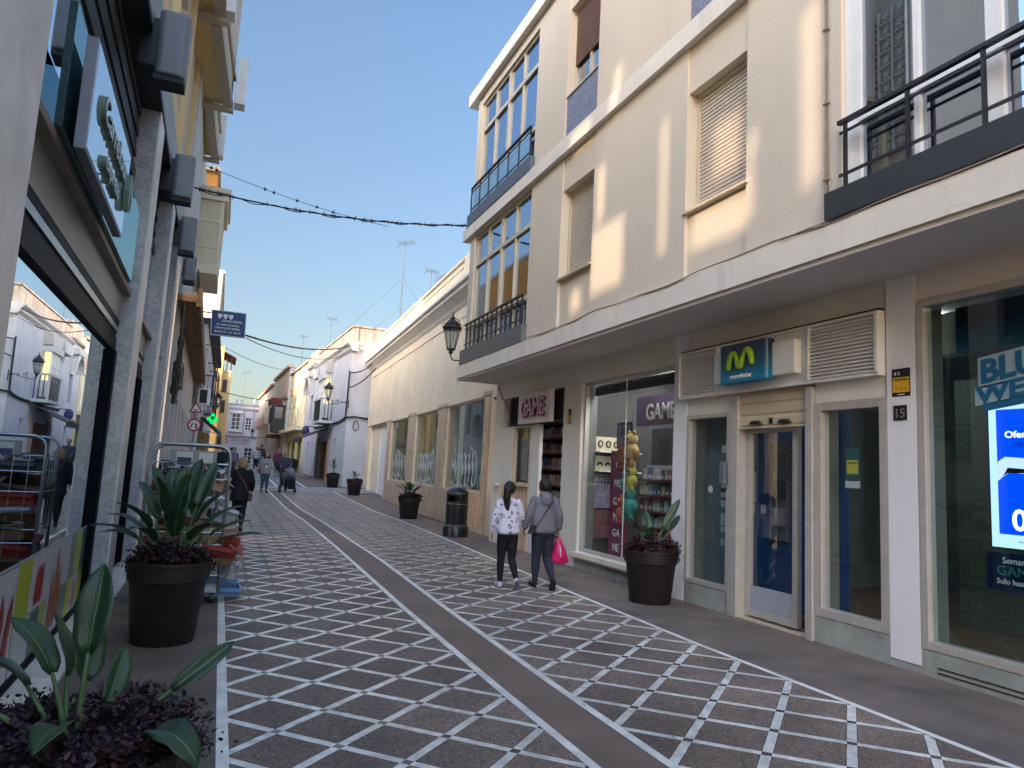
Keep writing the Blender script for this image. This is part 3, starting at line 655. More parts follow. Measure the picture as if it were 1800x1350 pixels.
# plush toys (generic)
def plush(cx, s, z, cols, label, earh=.12, r=.11):
    p = fS(s, -.25, z); t = thing('plush_toy', label, 'plush toy', tuple(p), 'plush toys hung in the game shop window')
    def loc(a, b, c): return (p.x+b, p.y+a, p.z+c)
    m = MB(); m.ell(loc(0, 0, 0), (r*.8, r, r*1.1)); m.ell(loc(0, 0, r*1.35), (r*.7, r*.8, r*.7)); m.build('body', cols[0], t, True)
    for sg in (-1, 1):
        MB().ell(loc(sg*r*.5, 0, r*2.1), (r*.2, r*.22, earh)).build('ear', cols[1], t, True)
        MB().ell(loc(sg*r*.55, -.03, -r*1.1), (r*.35, r*.3, r*.4)).build('foot', cols[0], t, True)
        MB().ell(loc(sg*r*.95, -.02, r*.1), (r*.3, r*.3, r*.45)).build('arm', cols[0], t, True)
        MB().ell(loc(sg*r*.3, -r*.68, r*1.45), (.012, .014, .016), 8, 6).build('eye', M['black'], t, True)
    MB().tube([loc(0, 0, r*2), loc(0, 0, r*2+.35)], .004).build('hanging_cord', M['cable'], t)
    return t
pmf = lambda n, c: pm(n, c, .9, .3, 30, .3, 60)
plush(0, 9.86, 1.52, (pmf('plush_yellow', (.5, .45, .1)), pmf('plush_yellow', (.5, .45, .1))), 'yellow plush toy hanging in the middle of the string in the game shop window', .06)
plush(0, 9.90, 1.12, (pmf('plush_teal', (.05, .28, .24)), pmf('plush_teal', (.05, .28, .24))), 'teal plush toy, largest and lowest of the string in the game shop window', .06, .15)
plush(0, 10.12, 1.00, (pmf('plush_orange', (.5, .13, .04)), pmf('plush_orange', (.5, .13, .04))), 'orange plush toy beside the teal one in the game shop window', .05, .12)
plush(0, 9.90, 1.98, (pmf('plush_straw', (.42, .28, .12)), pmf('plush_straw', (.42, .28, .12))), 'straw coloured round plush toy at the top of the string in the game shop window', .04, .15)
plush(0, 10.16, 1.86, (pmf('plush_rust', (.28, .07, .03)), pmf('plush_rust', (.28, .07, .03))), 'rust red plush toy beside the straw coloured one in the game shop window', .04, .11)
plush(0, 10.06, 1.50, (pmf('plush_aqua', (.12, .36, .38)), pmf('plush_aqua', (.12, .36, .38))), 'aqua plush toy half behind the yellow one in the game shop window', .05, .09)
plush(0, 8.62, .78, (pmf('plush_pink', (.6, .16, .2)), pmf('plush_yellow', (.5, .45, .1))), 'pink plush toy low at the right edge of the game shop window', .05, .13)
# pier sticker
def sticker(s0, s1, z0, z1, label, d=.022, big=True):
    t = thing('warning_sticker', label, 'sticker', tuple(fS((s0+s1)/2, d, z0)))
    fS.mb().box(s0, s1, d, d+.003, z0, z1).build('plate', M['black'], t)
    h = z1-z0; fS.mb().box(s0+.01, s1-.01, d+.003, d+.005, z0+h*.14, z0+h*.68).build('yellow_field', pm('alarm_yellow', (.75, .42, .02), .5), t)
    sm = (s0+s1)/2; X = 5.85-d-.006; w_ = s1-s0
    text('CONECTADA', (X, sm, z0+h*.56), YR, UP, h*.075, M['black'], t, ext=.0005, width=w_*.75, bold=.03)
    text('M  O', (X, s1-.06*w_/.2, z0+h*.76), YR, UP, h*.12, M['white'], t, ext=.0005, width=w_*.3, bold=.03)
    for q in (.75, .5, .25): text('o', (X, s0+w_*q, z0+h*.24), YR, UP, h*.1, M['black'], t, ext=.0005)
    text('MOVISTAR', (X, sm, z0+h*.04), YR, UP, h*.05, M['white'], t, ext=.0005, width=w_*.4)
    return t
sticker(4.662, 4.855, 2.45, 2.712, 'black and yellow alarm sticker on the white pier above the number 15')
sticker(11.58, 11.72, 2.49, 2.77, 'yellow and black alarm sticker on the cream pier beside the game shop door', d=.002)
nt_ = thing('house_number', 'black tile with house number 15 on the white pier', 'number plate', (5.83, 4.77, 2.23))
fS.mb().box(4.70, 4.84, .02, .032, 2.225, 2.365).build('tile', pm('glazed_black_tile', (.02, .018, .016), .25, .3), nt_, bevel=.004)
text('15', (5.85-.036, 4.77, 2.25), YR, UP, .085, pm('number_grey', (.16, .15, .14), .4), nt_, ext=.003, bold=.02)
fS.mb().box(4.71, 4.73, .022, .04, 2.74, 2.76).build('screw', M['band'], nt_)
# ================================================================== phone shop header
hd = thing('sign_fascia', 'white louvred metal fascia over the phone shop door', 'fascia', (5.8, 6.5, 2.67))
m = fS.mb(); D = .12
m.box(4.94, 8.15, 0, D-.02, 2.665, 2.695); m.box(4.94, 8.15, 0, D-.02, 3.27, 3.30)
for s in (4.94, 5.80, 7.33, 8.12): m.box(s, s+.035, 0, D, 2.69, 3.275)
m.box(5.835, 7.33, 0, D-.035, 2.695, 3.27)
m.build('frame', M['greywhite'], hd, bevel=.003)
for (a, b) in ((4.975, 5.80), (7.365, 8.12)):
    m = fS.mb(); n = 15
    for i in range(n):
        z = 2.70+i*.0375; m.prism([(D-.045, z+.030), (D-.012, z), (D-.010, z+.006), (D-.04, z+.034)], a, b, 'x')
    m.box(a, b, .0, .02, 2.695, 3.27)
    m.build('louvre', M['greywhite'], hd)
fS.mb().box(4.95, 8.16, -.0, .06, 3.30, 3.33).build('shadow_gap', M['black'], hd)
sg = thing('shop_sign', 'blue box sign with a green letter M between two white side boxes', 'sign', (5.6, 6.66, 2.76))
def grad(name, c0, c1, z0, z1):
    m, n, o = nm(name); L = n.links.new; b = N(n, 'ShaderNodeBsdfPrincipled'); b.inputs['Roughness'].default_value = .35; L(b.outputs[0], o.inputs[0])
    g = N(n, 'ShaderNodeNewGeometry'); s_ = N(n, 'ShaderNodeSeparateXYZ'); L(g.outputs['Position'], s_.inputs[0]); r = N(n, 'ShaderNodeMapRange'); r.inputs[1].default_value = z0; r.inputs[2].default_value = z1; L(s_.outputs[2], r.inputs[0])
    x = N(n, 'ShaderNodeMix', data_type='RGBA'); L(r.outputs[0], x.inputs[0]); x.inputs[6].default_value = col(c0); x.inputs[7].default_value = col(c1); L(x.outputs[2], b.inputs['Base Color']); return m
BG = grad('blue_sign_print', (.006, .20, .36), (.02, .04, .08), 2.76, 3.12)
fS.mb().rbox(6.27, 7.08, D, D+.16, 2.755, 3.22, .03).build('box', BG, sg, bevel=.01)
for a, b in ((5.93, 6.265), (7.085, 7.29)): fS.mb().box(a, b, D-.03, D+.07, 2.79, 3.165).build('side_box', M['white'], sg, bevel=.006)
GR = pm('lime_letter', (.26, .42, .02), .35)
X = 5.85-D-.185
mp_ = [(6.87, 2.90), (6.86, 2.99), (6.82, 3.075), (6.77, 3.09), (6.73, 3.04), (6.70, 2.955), (6.67, 2.935), (6.64, 2.965), (6.60, 3.07), (6.55, 3.115), (6.50, 3.09), (6.47, 3.0), (6.46, 2.93)]
def smooth_(P, k=3):
    P = [Vector(p) for p in P]; out = []
    for i in range(len(P)-1):
        p0 = P[max(i-1, 0)]; p1 = P[i]; p2 = P[i+1]; p3 = P[min(i+2, len(P)-1)]
        for j in range(k):
            t = j/k; out.append(.5*((2*p1)+(p2-p0)*t+(2*p0-5*p1+4*p2-p3)*t*t+(3*p1-p0-3*p2+p3)*t**3))
    out.append(P[-1]); return out
MB().tube(smooth_([(X, a, b) for a, b in mp_]), [.02]+[.028+.012*abs(math.sin(i*.26)) for i in range(1, 36)]+[.02], 10).build('letter', GR, sg, True)
text('movistar', (5.85-D-.166, 6.67, 2.80), YR, UP, .055, M['white'], sg, width=.38, bold=.02)
# things seen through the phone shop glass
lt = thing('leaflet_rack', 'grey perforated leaflet rack on the blue wall inside the phone shop door', 'rack', (6.3, 6.9, .9))
fS.mb().rbox(6.80, 7.13, -.60, -.57, .90, 2.10, .04).build('board', pm('rack_board', (.15, .17, .18), .6, .2, 40), lt)
for z, c in ((1.74, (.12, .13, .15)), (1.41, (.03, .04, .07)), (1.08, (.36, .37, .38))): fS.mb().box(6.86, 7.07, -.57, -.53, z, z+.22).build('leaflet', pm('leaflet_%d' % int(z*100), c, .5, .5, 14), lt)
def notice(s0, s1, z0, z1, d, label, c=(.45, .45, .42), group=None):
    return poster_at(fS, s0, s1, z0, z1, d, pm('notice_%d' % int(c[0]*100), c, .6, .2, 20), 'notice', label, 'notice', group=group)
notice(7.40, 7.60, 1.34, 1.74, -.59, 'pale typed sheet on the blue wall inside the phone shop door')
notice(7.42, 7.57, 1.20, 1.32, -.59, 'small white card under the typed sheet on the blue wall')
notice(7.22, 7.31, 1.21, 1.32, -.59, 'small white square plate beside the card on the blue wall')
hh = [(.55, .10, 2.0), (.48, .48, 1.60), (.3, .06, 1.48), (.4, .13, 1.33), (.38, .16, 1.12), (.38, .08, .99), (.36, .10, .84)]
for (c, h_, z), lab in zip(hh, ('grey logo strip at the top of the sheets', 'large white sheet below the logo strip', 'thin grey strip in the middle', 'white leaflet in the middle', 'white leaflet below the middle', 'thin white strip near the bottom', 'lowest white leaflet')):
    notice(7.27, 7.46, z-h_*.5, z+h_*.5-.01, -.085, lab+' stuck on the phone shop narrow pane', (c, c, c*.98))
o = MB(); o.lathe([(.0, 0), (.048, 0), (.048, .002), (0, .002)], 0, 0, 20)
dd = o.build('round_sticker', M['white']); dd.rotation_euler = (0, R(-90), 0); dd.location = (5.85-.0, 7.68, 1.48); tag(dd, 'small round white sticker on the narrow left pane of the phone shop', 'sticker')
dd.location.x = 5.94
cb = MB()
for k in range(4): cb.tube([(6.2, 7.50+.09*math.cos(a*.4)+.01*k, 2.28+.11*math.sin(a*.4)-.01*k) for a in range(17)], .012, 5)
tag(cb.build('cable_coil', M['cable']), 'coil of black cable hanging high behind the phone shop narrow left pane', 'cable')
st = thing('window_sticker', 'green and yellow alarm sticker with white strip on the phone shop right pane', 'sticker', (5.9, 5.4, 1.6))
fS.mb().box(5.30, 5.48, -.055, -.052, 1.66, 1.98).build('plate', pm('dark_teal', (.02, .09, .09), .5), st)
fS.mb().box(5.32, 5.46, -.052, -.050, 1.72, 1.86).build('yellow_field', pm('alarm_yellow2', (.5, .48, .05), .5), st)
fS.mb().box(5.30, 5.48, -.055, -.052, 1.58, 1.65).build('white_strip', M['paper'], st)
text('CONECTADA', (5.85+.048, 5.39, 1.82), YR, UP, .018, M['black'], st, ext=.0005, width=.12)
m = fS.mb(); m.box(5.0, 5.78, -2.2, -2.1, .1, 2.9)
tag(m.build('partition', pm('green_grey_panel', (.07, .10, .09), .6, .3, 3, aniso=(1, 8, .3))), 'dark green grey partition standing inside the phone shop', 'partition')
for i, z in enumerate((1.9, 1.62, 1.36, 1.1)): notice(5.05, 5.14, z-.2, z+.02, -.8, ['topmost', 'second from top', 'third from top', 'lowest'][i]+' pale sheet deep behind the phone shop right pane', (.3, .3, .29))
# big window: box sign, sticker, screen, banner
ib = thing('shop_sign', 'dark blue illuminated box with a grey end box hung inside the big corner window', 'sign', (6.3, 4, 2.9))
fS.mb().box(.6, 4.515, -.62, -.40, 2.88, 3.30).build('box', grad('inner_blue', (.004, .10, .20), (.003, .012, .03), 2.88, 3.15), ib)
fS.mb().box(4.515, 4.76, -.62, -.43, 2.88, 3.28).build('end_box', pm('grey_end', (.34, .38, .38), .5), ib)
bw = thing('window_sticker', 'grey outlined blue lettering BLUE WEEK stuck slanting on the big corner window', 'sticker', (5.8, 3.8, 2.34))
LB_ = pm('pale_blue_outline', (.30, .42, .50), .5); DB = pm('mid_blue_letter', (.01, .12, .25), .5)
rt = Vector((0, -1, .14)).normalized(); upv = Vector((0, .0, 1))
def slq(s0, z0, s1, z1, d, mat, par, name):
    X = 5.85-d; k = .14
    return MB().prism([(s0, z0+(4.06-s0)*k), (s1, z0+(4.06-s1)*k), (s1, z1+(4.06-s1)*k), (s0, z1+(4.06-s0)*k)], X, X-.003, 'x').build(name, mat, par)
slq(4.06, 2.46, 2.75, 2.72, -.03, LB_, bw, 'backing'); slq(4.09, 2.32, 2.7, 2.475, -.03, LB_, bw, 'backing'); slq(4.02, 2.26, 2.7, 2.325, -.03, DB, bw, 'underline')
text('BLUE', (5.85+.022, 4.04, 2.505), rt, upv, .19, DB, bw, align='LEFT', bold=.05, width=.62, ext=.002)
text('WEEK', (5.85+.022, 4.07, 2.335), rt, upv, .135, DB, bw, align='LEFT', bold=.05, width=.72, ext=.002)
scn = thing('advert_screen', 'lit blue advertising screen on a stand inside the big corner window', 'screen', (6.1, 3.75, .1))
fS.mb().box(3.20, 4.15, -.33, -.255, 1.135, 2.385).build('housing', M['black'], scn)
fS.mb().box(3.22, 4.135, -.255, -.252, 1.15, 2.37).build('display', emis('screen_white', (.55, .8, 1.0), .45), scn)
fS.mb().box(3.30, 4.07, -.252, -.250, 1.26, 2.30).build('display_picture', emis('screen_blue', (.0, .05, .68), .62), scn)
EW = emis('screen_letter', (.75, .85, 1), .7); XS = 5.85+.246
text('Ofertas', (XS, 4.00, 2.06), YR, UP, .055, EW, scn, align='LEFT', bold=.03, ext=.001, width=.27)
text('solo hasta', (XS, 3.94, 1.985), YR, UP, .045, emis('screen_navy', (.0, .02, .2), .5), scn, align='LEFT', bold=.02, ext=.001)
text('O', (XS, 3.63, 2.20), YR, UP, .05, EW, scn, bold=.03, ext=.001)
text('0', (XS, 3.90, 1.30), YR, UP, .17, EW, scn, bold=.03, ext=.001, width=.12)
text('€', (XS, 3.76, 1.38), YR, UP, .09, EW, scn, bold=.03, ext=.001, width=.08)
text('/mes', (XS, 3.77, 1.31), YR, UP, .03, EW, scn, bold=.02, ext=.001)
text('Oferta sujeta a', (XS, 3.85, 1.20), YR, UP, .015, pm('grey_ink', (.1, .1, .1), .5), scn, ext=.001)
# game controller picture
m = MB(); X = XS
m.prism([(4.06, 1.70), (4.08, 1.73), (4.06, 1.86), (4.0, 1.90), (3.86, 1.89), (3.80, 1.86), (3.755, 1.72), (3.77, 1.67), (3.80, 1.68), (3.84, 1.76), (3.97, 1.77), (4.03, 1.73)], X, X-.002, 'x')
m.build('pad_picture', emis('pad_white', (.5, .6, .9), .55), scn)
MB().prism([(3.98, 1.765), (3.85, 1.765), (3.80, 1.69), (3.84, 1.80), (3.98, 1.81), (4.02, 1.74)], X-.002, X-.003, 'x').build('pad_picture', M['black'], scn)
MB().box(X-.002, X, 3.45, 3.66, 1.68, 1.92).build('console_picture', M['black'], scn)
MB().box(XS+.01, XS+.05, 3.5, 3.6, .1, 1.135).build('stand', M['black'], scn)
bn = thing('window_banner', 'navy panel with white and green lettering GAMING below the lit screen', 'banner', (6.0, 3.7, .8))
fS.mb().box(2.9, 4.12, -.165, -.155, .81, 1.115).build('panel', pm('navy_panel', (.004, .014, .055), .4), bn)
XB = 5.85+.152
text('Semana', (XB, 3.99, 1.03), YR, UP, .05, M['white'], bn, align='LEFT', bold=.01, ext=.001)
text('GAMING', (XB, 4.04, .935), YR, UP, .075, pm('teal_letter', (.03, .24, .23), .5), bn, align='LEFT', bold=.02, ext=.001, width=.45)
text('Solo hasta el', (XB, 4.04, .865), YR, UP, .043, M['white'], bn, align='LEFT', bold=.01, ext=.001)
cp = thing('display_counter', 'low black counter on the wooden floor inside the big corner window', 'counter', (6.8, 3.2, .1))
fS.mb().box(2.2, 3.9, -1.2, -.5, .3, .34).build('counter_top', M['black'], cp); fS.mb().box(2.3, 3.8, -1.1, -.6, .1, .3).build('counter_base', M['charcoal'], cp)
# ================================================================== LEFT BUILDING: marble shop with yellow flats above
LBD = thing('shop_building', 'grey marble shop front with mirror glass and yellow flats overhanging above, nearest on the left', 'building', (-1.2, 6, 0))
fL = Fac((-.9, 5), (-1.02, 15), (1, 0))
piers = [(-9.4, -8.8), (-5.2, -4.6), (-2.3, -1.42), (3.42, 3.95), (6.5, 6.95), (8.7, 9.15)]
for a, b in piers:
    m = fL.mb(); m.box(a, b, -.45, -.022, 0, 5.30); m.build('pier', M['marble'], LBD)
    m = fL.mb(); m.box(a-.004, b+.004, -.022, 0, 0, 5.30); m.build('pier_facing', M['lightstone'], LBD, bevel=.004)
gaps = [(-8.8, -5.2), (-4.6, -2.3), (-1.42, 3.42), (3.95, 6.5), (6.95, 8.7)]
for gi, (a, b) in enumerate(gaps):
    a += .001; b -= .001
    m = fL.mb(); m.box(a, b, -.30, -.20, .0, .03); m.box(a, b, -.23, -.19, .03, .06); m.box(a, b, -.215, -.198, .06, .10)
    m.box(a, b, -.30, -.17, 2.60, 2.74); m.box(a, b, -.26, -.185, 2.74, 2.80); m.box(a, b, -.30, -.165, 2.86, 2.92)
    m.box(b-.16, b, -.30, -.15, .06, 2.6); m.box(b-.21, b-.16, -.3, -.175, .06, 2.6); m.box(a, a+.08, -.30, -.17, .06, 2.6)
    fr = m.build('shop_window', M['blackframe'], LBD)
    fL.mb().box(a, b, -.24, -.168, 2.80, 2.86).build('bright_trim', M['galv'], fr)
    fL.mb().box(a+.08, b-.21, -.235, -.205, .10, 2.6).build('pane', M['g_mirror'], fr)
    fL.mb().box(a, b, -.28, .055, -.01, .03).build('door_sill', M['marblestrip'], LBD)
    fL.mb().box(a, b, -.30, -.16, 2.92, 3.20).build('lintel', M['greystone'], LBD)
    fL.mb().box(a, b, -.30, -.085, 3.20, 3.26).build('ledge', pm('brown_stone_ledge', (.24, .205, .17), .6, .25, 6), LBD, bevel=.006)
    fL.mb().box(a, b, -.26, -.20, 3.26, 4.46).build('upper_pane', M['g_mirror'], LBD)
    m = fL.mb(); m.box(a, b, -.28, -.255, 4.46, 5.3); m.box(a, b, -.27, -.185, 4.46, 4.60)
    for i in range(6): m.box(a, b, -.26, -.21+.012*(i % 2), 4.62+i*.115, 4.70+i*.115)
    m.build('louvre', M['slatgrey'], LBD)
m = fL.mb(); m.box(-9.4, 9.2, -.6, .01, 5.302, 5.34); m.build('soffit', M['slatgrey'], LBD)
m = fL.mb(); m.box(-9.4, 9.2, -.6, .015, 5.342, 5.86); m.build('lintel_band', M['greystone'], LBD)
YEL = pm('yellow_plaster', (.70, .56, .30), .85, .07, .6, .15, 30, streak=.06)
YEL2 = pm('yellow_soffit', (.78, .60, .28), .85, .05, .6)
BEIGE = pm('beige_render', (.56, .47, .36), .85, .08, .8, .15, 25)
TAUPE = pm('taupe_beam', (.44, .39, .32), .8, .08, 1)
bld(grid(fL, -9.4, 9.6, 5.86, 6.9, [], -.6, -.12), 'wall', YEL, LBD)
m = fL.mb(); m.box(-9.4, 4.6, -6, -.601, 6.6, 6.75); m.build('roof_terrace', BEIGE, LBD)
fL.mb().box(3.85, 9.6, -3.2, -.12, 6.901, 13.0).build('wall', BEIGE, LBD)
fL.mb().box(4.9, 9.5, -3.0, -.602, 5.9, 6.9).build('inner_wall', YEL, LBD)
# corner pilaster strips catching the light
for s in (4.35, 7.0, 9.3): fL.mb().box(s, s+.12, -.12, -.03, 5.861, 9.06).build('wall_strip', YEL, LBD)
# overhanging upper bays (soffit at 9.1 m)
def bay(x0, y0, x1, y1, zb=9.1, zt=13, fin=None, back=-1.25):
    MB().prism([(back, y0), (x0-.18, y0), (x1-.18, y1), (back, y1)], zb, zb+.04).build('bay_soffit', YEL2, LBD)
    MB().prism([(x0-.18, y0+.001), (x0, y0+.001), (x1, y1-.001), (x1-.18, y1-.001)], zb-.10, zb+.06).build('edge_beam', TAUPE, LBD)
    MB().prism([(back, y1-.16), (x1+.02, y1-.16), (x1+.02, y1), (back, y1)], zb-.18, zb-.101).build('cross_beam', TAUPE, LBD)
    MB().prism([(back, y0+.002), (x0-.03, y0+.002), (x1-.03, y1-.002), (back, y1-.002)], zb+.061, zt).build('bay_wall', BEIGE, LBD)
    if fin: MB().prism([(fin[0], y1-.30), (fin[1], y1-.30), (fin[1], y1+.05), (fin[0], y1+.05)], zb-.05, zb+fin[2]).build('end_box', M['greywhite'], LBD, bevel=.01)
    m = MB(); m.tube([(x0-.01, y0+.1, zb+.55), (x1-.01, y1-.1, zb+.55)], .035); m.build('handrail', TAUPE, LBD)
bay(-.62, 9.6, -.60, 12.6, fin=(-.62, -.46, .75), back=-1.15)
bay(-.66, 12.8, -.44, 15.9, fin=(-.42, -.20, 1.0))
bay(-.82, 16.0, -.72, 18.9, fin=(-.84, -.62, 1.0), back=-1.35)
MB().prism([(-4, 9.6), (-1.17, 9.6), (-1.17, 18.9), (-4, 18.9)], 10.4, 12.9).build('upper_wall', BEIGE, LBD)
MB().prism([(-4, 14.55), (-1.1, 14.55), (-1.14, 18.9), (-4, 18.9)], 5.2, 9.09).build('wall', YEL, LBD)
# unseen wall added behind the marble shop; its slots shape the sun patches opposite
BK = thing('apartment_building', 'unseen slotted wall added behind the marble shop to shape the sun patches', 'building', (-12, -5, 0))
fB = Fac((-12, 0), (-12, 10), (1, 0))
PATCH = [(8.65, 8.95, 6.95, 7.75), (9.5, 10.2, 6.9, 7.2), (9.05, 9.33, 5.4, 6.35), (8.45, 9.45, 4.3, 5.35), (7.4, 7.6, 4.45, 6.3), (9.75, 10.15, 4.2, 4.6), (6.05, 6.65, 5.25, 6.0), (5.78, 6.95, 4.35, 5.0), (5.74, 5.95, 5.02, 5.4), (4.88, 5.12, 4.45, 6.35)]
tt_ = 17/(math.sin(R(SUN_AZ))*math.cos(R(SUN_EL))); dy_ = -math.cos(R(SUN_AZ))*math.cos(R(SUN_EL))*tt_; dz_ = math.sin(R(SUN_EL))*tt_
hb = [(a+dy_, b+dy_, c+dz_, d+dz_) for a, b, c, d in PATCH]
bld(grid(fB, -22, 7, 0, 21.5, hb, -.12, 0), 'wall', BEIGE, BK)
m = fB.mb()
for a, b, c, d in hb:
    s_ = a
    while s_ < b: m.box(s_, min(b, s_+.020), -.08, -.04, c, d); s_ += .075
m.build('louvre', BEIGE, BK)  # bars added in the slots to dim the sun patches
# breeze block screen on the flats (seen mirrored in the first floor gallery opposite)
m = fL.mb()
for i in range(6):
    for j in range(10):
        s = 3.9+i*.3; z = 7.9+j*.3
        m.box(s, s+.02, -.10, -.04, z, z+.3); m.box(s, s+.3, -.12, -.04, z, z+.02)
        for k in range(8):
            q = math.pi*k/4+.3; c0 = (s+.15, z+.15); a1 = (c0[0]+.13*math.cos(q), c0[1]+.13*math.sin(q)); p = (-.012*math.sin(q), .012*math.cos(q))
            m.prism([(c0[0]+p[0], c0[1]+p[1]), (a1[0], a1[1]), (c0[0]-p[0], c0[1]-p[1])], -.11, -.06, 'y')
m.build('breeze_block_screen', M['band'], LBD)
# film on the shop glass
fm_ = thing('window_film', 'printed film of red peppers and lime squares along the foot of the mirror window', 'poster', (-1.09, 6.5, .05))
def film(y0, y1, z0, z1, c, name='film_square', mat=None, dd=0):
    mt_ = mat or pm('film_%d_%d_%d' % tuple(int(v*99) for v in c), c, .35, .12, 6)
    return fL.mb().box(y0-5+.002, y1-5-.002, -.205+dd, -.200+dd, z0, z1).build(name, mt_, fm_)
WH = (.50, .52, .56); LI = (.36, .44, .03); DG = (.03, .10, .085); GG = (.16, .20, .20)
film(3.75, 5.48, .06, .80, WH, 'pepper_photo_sheet')
film(5.50, 5.88, .06, .81, LI); film(5.88, 6.50, .42, .81, WH); film(5.50, 6.0, .06, .40, WH, dd=.001)
film(6.0, 6.28, .06, .40, DG); film(6.28, 6.52, .06, .41, LI); film(6.50, 7.05, .06, .81, WH)
film(7.05, 7.38, .42, .81, WH); film(7.38, 7.66, .42, .81, GG); film(7.66, 7.97, .42, .81, LI); film(7.97, 8.22, .42, .81, DG)
film(7.05, 7.38, .06, .41, GG); film(7.38, 7.62, .06, .41, LI); film(7.62, 7.97, .06, .41, WH); film(7.97, 8.22, .06, .41, LI)
RED = pm('pepper_red', (.34, .02, .015), .3, .35, 12); PGR = pm('pepper_green', (.03, .10, .02), .4, .3, 12); PRW = pm('prawn_orange', (.42, .13, .05), .4, .5, 12)
rp = random.Random(5)
m = fL.mb(); g2 = fL.mb()
def pepper(mm, s, z, l, w_, a, d=-.199):
    P = []
    for t, k in ((0, .25), (.15, .9), (.45, 1), (.8, .6), (1, .05)):
        P.append((t, k))
    ca, sa = math.cos(a), math.sin(a)
    L_ = [(s+ca*t*l-sa*k*w_/2, z+sa*t*l+ca*k*w_/2) for t, k in P]; R_ = [(s+ca*t*l+sa*k*w_/2, z+sa*t*l-ca*k*w_/2) for t, k in P[::-1]]
    mm.prism(L_+R_, d, d+.0012, 'y')
for i in range(44):
    s = rp.uniform(-.9, .36); pepper(m, s, rp.uniform(.07, .46)-.25*max(0, s-.1), rp.uniform(.20, .30), rp.uniform(.075, .11), R(rp.uniform(70, 110)), -.199+.0009*(i % 6))
for i in range(6): pepper(g2, rp.uniform(-1, .3), rp.uniform(.1, .5), .18, .05, R(rp.uniform(60, 120)), -.1935)
m.build('pepper_picture', RED, fm_); m = fL.mb()
for i in range(5): pepper(m, 1.05+.05*i, .45, .28, .07, R(80+8*rp.random()), -.199+.0013*(i % 3))
m.build('pepper_picture', RED, fm_); g2.build('pepper_stalk_picture', PGR, fm_)
m = fL.mb()
for i in range(9): pepper(m, 1.62+.045*i, rp.uniform(.08, .3), rp.uniform(.4, .48), .09, R(rp.uniform(80, 100)), -.199+.0013*(i % 3))
m.build('prawn_picture', PRW, fm_); m = fL.mb()
for i in range(3): pepper(m, 2.7+.07*i, .12, .26, .03, R(90), -.199+.0013*(i % 3))
m.build('prawn_picture', PRW, fm_)
film(3.75, 8.22, .81, .825, (.3, .32, .33), 'top_edge')
# shop sign
cs = thing('shop_sign', 'mirror-faced box sign with pale green lettering Carrefour express over the marble shop window', 'sign', (-.95, 5.2, 3.15))
fL.mb().box(-.62, 1.12, -.01, .05, 3.20, 3.86).build('box', pm('steel_sign_side', (.20, .22, .26), .45, .1, metal=.4), cs, bevel=.004)
fL.mb().box(-.60, 1.10, .05, .054, 3.22, 3.84).build('sign_face', mirror('sign_face_mirror', .70, (.82, .92, .98), (.35, .42, .45)), cs)
fL.mb().box(-.72, 3.0, -.09, -.05, 3.265, 3.98).build('glass_backplate', M['g_green'], cs)
GL = pm('pale_green_letter', (.12, .20, .15), .5, .1); GW = pm('letter_front', (.50, .60, .62), .4, .05)
o = fL(0, .075, 0); YL = tuple(fL.d)
text('Carrefour', tuple(fL(.24, .066, 3.52)), YL, UP, .165, GL, cs, ext=.012, width=1.18, bold=.012); text('Carrefour', tuple(fL(.24, .080, 3.52)), YL, UP, .165, GW, cs, ext=.001, width=1.17, bold=.002)
text('express', tuple(fL(.22, .066, 3.31)), YL, UP, .11, GL, cs, ext=.012, width=.66, bold=.012); text('express', tuple(fL(.22, .080, 3.31)), YL, UP, .11, GW, cs, ext=.001, width=.655, bold=.002)
m = fL.mb(); z = 3.50
m.prism([(.86, z), (.93, z+.14), (1.0, z+.17), (1.04, z+.08), (.98, z+.05), (.94, z-.10), (.92, z-.14), (.89, z-.08)], .06, .10, 'y')
m.prism([(1.0, z+.03), (1.07, z+.0), (1.06, z-.08), (.99, z-.13), (1.02, z-.06)], .06, .10, 'y')
m.build('logo', GL, cs)
# hanging boxes
for i, (x0, x1, y, z0, z1) in enumerate([(-.88, -.60, 6.7, 4.9, 5.50), (-.93, -.66, 10.0, 4.92, 5.5), (-.97, -.70, 12.6, 4.9, 5.48), (-1.02, -.78, 15.2, 5.0, 5.5)]):
    t = thing('projecting_box_sign', ['nearest and largest', 'second nearest', 'third', 'farthest and smallest'][i]+' of the blank grey box signs projecting from the marble shop front', 'sign', (x0, y, z0), 'blank box signs along the marble shop front')
    MB().rbox(x0+.02, x1, y-.0, y+.28, z0, z1, .04).build('box', pm('anthracite_box', (.17, .19, .21), .45, .12, 3), t, bevel=.02)
    MB().box(x0+.02, x1-.01, y+.03, y+.25, z0-.05, z0).build('lower_cap', M['slatgrey'], t)
    MB().box(x0-.12, x0+.02, y+.10, y+.16, z0+.1, z1-.05).build('bracket', M['black'], t)
